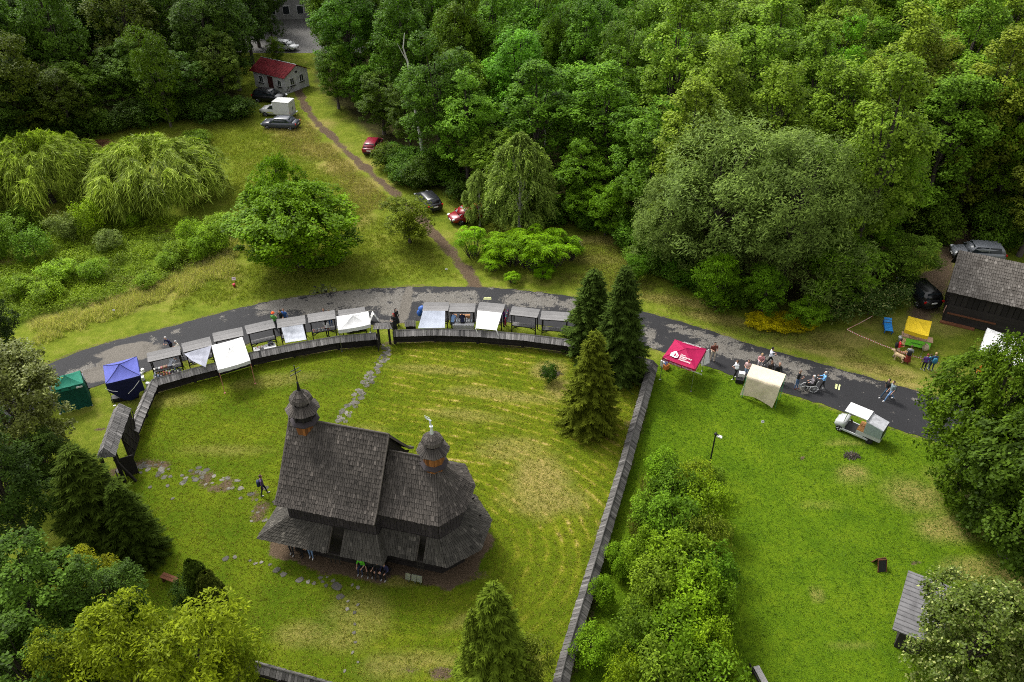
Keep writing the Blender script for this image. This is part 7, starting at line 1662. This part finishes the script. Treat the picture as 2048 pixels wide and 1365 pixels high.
person('person in red and white behind the roofed gateway', 263, 868, -.5, (.5, .05, .06), (.45, .4, .4), (.02, .02, .02), h=1.7)
person('person in brown shirt and beige trousers beside the crimson tent', 1424, 722, .1, (.12, .035, .025), (.50, .42, .34), (.015, .012, .01), (.02, .015, .01), 1.8, sleeve=False, arms='front', slim=1.2)
person('person in white top and black trousers at the beige shelter end', 1469, 757, -1.2, (.62, .64, .68), BLK, BRN, (.6, .6, .6), pose='step', arms='front')
person('dark-haired person in pale pink top and jean shorts near the shelter', 1491, 756, -.5, (.62, .42, .42), (.18, .25, .38), (.025, .012, .01), shorts=True, long_hair=True, sleeve=False, arms='front')
person('person in pink blouse and white trousers behind the beige shelter', 1517, 741, -.2, (.62, .30, .32), (.62, .55, .58), BLONDE, (.3, .05, .08), long_hair=True, arms='front', lean=.2)
person('person in white and black shirt with white trainers on the road', 1537, 732, 1.4, (.60, .62, .70), BLK, (.012, .01, .01), (.75, .75, .75), pose='walk', arms='front', h=1.78)
person('person with dark hair mostly hidden behind the beige shelter', 1536, 758, .2, (.05, .04, .04), BLK, (.05, .02, .012))
person('balding person in black mostly hidden behind the beige shelter', 1551, 764, .2, BLK, BLK, (.30, .17, .12), h=1.8)
person('person in black jacket and jeans with crossed arms on the road', 1591, 778, .9, BLK, (.06, .11, .22), (.18, .14, .12), (.16, .04, .02), 1.8, arms='front')
person('grey-haired person in a grey top sitting in the wheelchair', 0, 0, wa-math.pi/2+math.pi, (.20, .18, .20), BLK, (.62, .62, .62), pose='sit', arms='lap', loc=WC+Matrix.Rotation(wa, 3, 'Z') @ V3(.04, 0, .10), h=1.65, seat=.45)
person('person in light blue jacket pushing the wheelchair', 1643, 779, wa-math.pi/2+math.pi, (.16, .38, .72), BLK, GREYH, (.5, .5, .5), 1.66, pose='step', arms='push')
person('person in black shirt walking beside the plaid-shirted walker', 1768, 795, -1.5, BLK, (.03, .06, .10), (.02, .015, .012), (.5, .5, .5), 1.72, 'walk', sleeve=False)
p = person('person in plaid shirt and jeans striding along the road', 1776, 801, -1.45, (.20, .26, .28), (.12, .22, .40), (.02, .015, .012), (.7, .7, .7), 1.8, 'walk', sleeve=False); pack(p, 'grey backpack of the plaid-shirted walker', (.08, .09, .09))
p = person('person in red jacket and beige trousers walking dogs', 1791, 714, 1.2, (.50, .02, .03), (.45, .36, .26), (.02, .015, .012), (.1, .08, .06), 1.74, 'step', arms='front'); pack(p, 'black backpack on the red jacket', BLK)
p = person('person in grey jacket and wide maroon trousers with the dogs', 1812, 727, 2.6, (.25, .26, .26), (.14, .02, .012), BRN, BLK, 1.7, skirt=.7, arms='front'); pack(p, 'black backpack on the grey jacket', BLK)
person('child in violet jacket beside two adults by the tape', 1845, 741, 2.8, (.07, .03, .18), BLK, (.22, .04, .04), (.7, .7, .7), 1.55)
person('child in turquoise jacket between violet and blue jackets', 1853, 738, 3.3, (.02, .26, .32), (.16, .28, .36), BRN, (.6, .6, .6), 1.4)
p = person('person in dark blue jacket by the tape', 1860, 742, 3.0, (.02, .05, .10), (.02, .03, .07), BLONDE, (.7, .7, .7), 1.72); pack(p, 'blue backpack of the person by the tape', (.02, .12, .2))
person('seller in red apron under the yellow canopy', 1833, 681, 0, (.22, .012, .012), BLK, BRN, h=1.7)
person('seller in white cap under the yellow canopy', 1822, 676, .2, (.03, .03, .04), BLK, WHT, h=1.7)
person('person in pale skin-coloured top at the barn corner', 1888, 640, -.4, (.55, .33, .24), (.3, .18, .14), BRN, h=1.7)
person('person in orange vest under the large linden', 1952, 762, 0, (.7, .14, .02), BLK, BRN)
person('person in red at the cottage door', 561, 181, .3, (.3, .01, .015), BLK, BRN)
person('person in jeans and white shoes leaning at the church wall', 0, 0, CH_T+.2, (.03, .03, .03), (.16, .25, .42), BRN, (.75, .75, .75), loc=CU(-.9, -2.72))
person('person in black against the church wall next to the jeans-wearer', 0, 0, CH_T-.2, BLK, BLK, BRN, loc=CU(-1.5, -2.72), group='people in black at the church wall')
person('person in black with pale soles near the gallery end', 0, 0, CH_T+.1, BLK, (.02, .02, .025), BLK, (.4, .4, .4), loc=CU(-2.1, -2.78))
# group sitting on a low bench at the edge of the gallery
sb = thing('low_bench', 'low dark bench under the gallery eave carrying a seated group', 'bench', CU(3.1, -2.72), CH_T)
b = MB(); b.box((0, 0, .40), (2.0, .3, .06)); b.build('seat', M_DARKWOOD, sb)
for x in (-.85, .85): b = MB(); b.box((x, 0, .19), (.08, .26, .38)); b.build('leg', M_DARKWOOD, sb)
for i, (x, t_, bt_, hr, l) in enumerate([(-.72, (.10, .48, .02), NAV, GREYH, 'person in bright green shirt sitting under the church eave'), (-.22, BLK, BLK, BRN, 'person in plain black sitting beside the green shirt'), (.28, BLK, (.02, .02, .03), BLK, 'person in black sitting in the middle of the church bench'), (.76, (.02, .02, .06), BLK, BRN, 'person in navy sitting at the far end of the church bench')]):
    person(l, 0, 0, CH_T+random.uniform(-.3, .3), t_, bt_, hr, (.3, .3, .3) if i != 2 else (.02, .02, .02), loc=CU(3.1+x, -2.75), pose='sit', arms='lap', sleeve=(i > 1), seat=.45, h=1.68, lean=.35)
# dogs
def dog(label, px, py, rz, c_, s=1.0, sit=False):
    g = G(px, py); root = thing('dog', label, 'dog', g, rz); b = MB()
    b.tube([(-.32, 0, .46), (-.2, 0, .48), (.05, 0, .46), (.25, 0, .48), (.34, 0, .52)], [.10, .135, .14, .165, .12], 9); b.tube([(.3, 0, .52), (.44, 0, .68)], [.10, .085], 8); b.sphere((.48, 0, .73), .105, 9, 7, sc3=(1.1, .9, .95)); b.tube([(.52, 0, .71), (.66, 0, .68)], [.06, .042], 7)
    for s_ in (-1, 1):
        b.tube([(.44, s_*.08, .78), (.42, s_*.12, .68)], [.035, .025], 6)
        b.tube([(.24, s_*.09, .45), (.23, s_*.09, .22), (.24, s_*.09, .03)], [.07, .045, .035], 7); b.tube([(.24, s_*.09, .03), (.3, s_*.09, .025)], [.035, .03], 6)
        b.tube([(-.26, s_*.09, .44), (-.2, s_*.10, .30), (-.34, s_*.10, .16), (-.31, s_*.10, .03)], [.095, .065, .04, .034], 7); b.tube([(-.31, s_*.10, .03), (-.25, s_*.10, .025)], [.034, .03], 6)
    b.tube([(-.36, 0, .5), (-.5, 0, .6), (-.6, 0, .72)], [.05, .045, .03], 6)
    me = b.mesh('tmp', M_BLACK); o = bpy.data.objects.new('tmp', me); col.objects.link(o); md = o.modifiers.new('r', 'REMESH'); md.mode = 'VOXEL'; md.voxel_size = .022; md.use_smooth_shade = True
    me2 = bpy.data.meshes.new_from_object(o.evaluated_get(bpy.context.evaluated_depsgraph_get())); bpy.data.objects.remove(o); me2.materials.clear(); me2.materials.append(plain('fur%d' % int(c_[0]*100), c_, .95, var=.2, scale=14, bump=.6)); me2.name = 'body'
    bo_ = link('body', me2, root); bo_.scale = (s, s, s)
dog('pale curly dog standing behind the red jacket', 1796, 722, 2.4, (.52, .38, .22), 1.1); dog('tan dog standing beside the maroon trousers', 1804, 715, .2, (.45, .27, .13), .95)
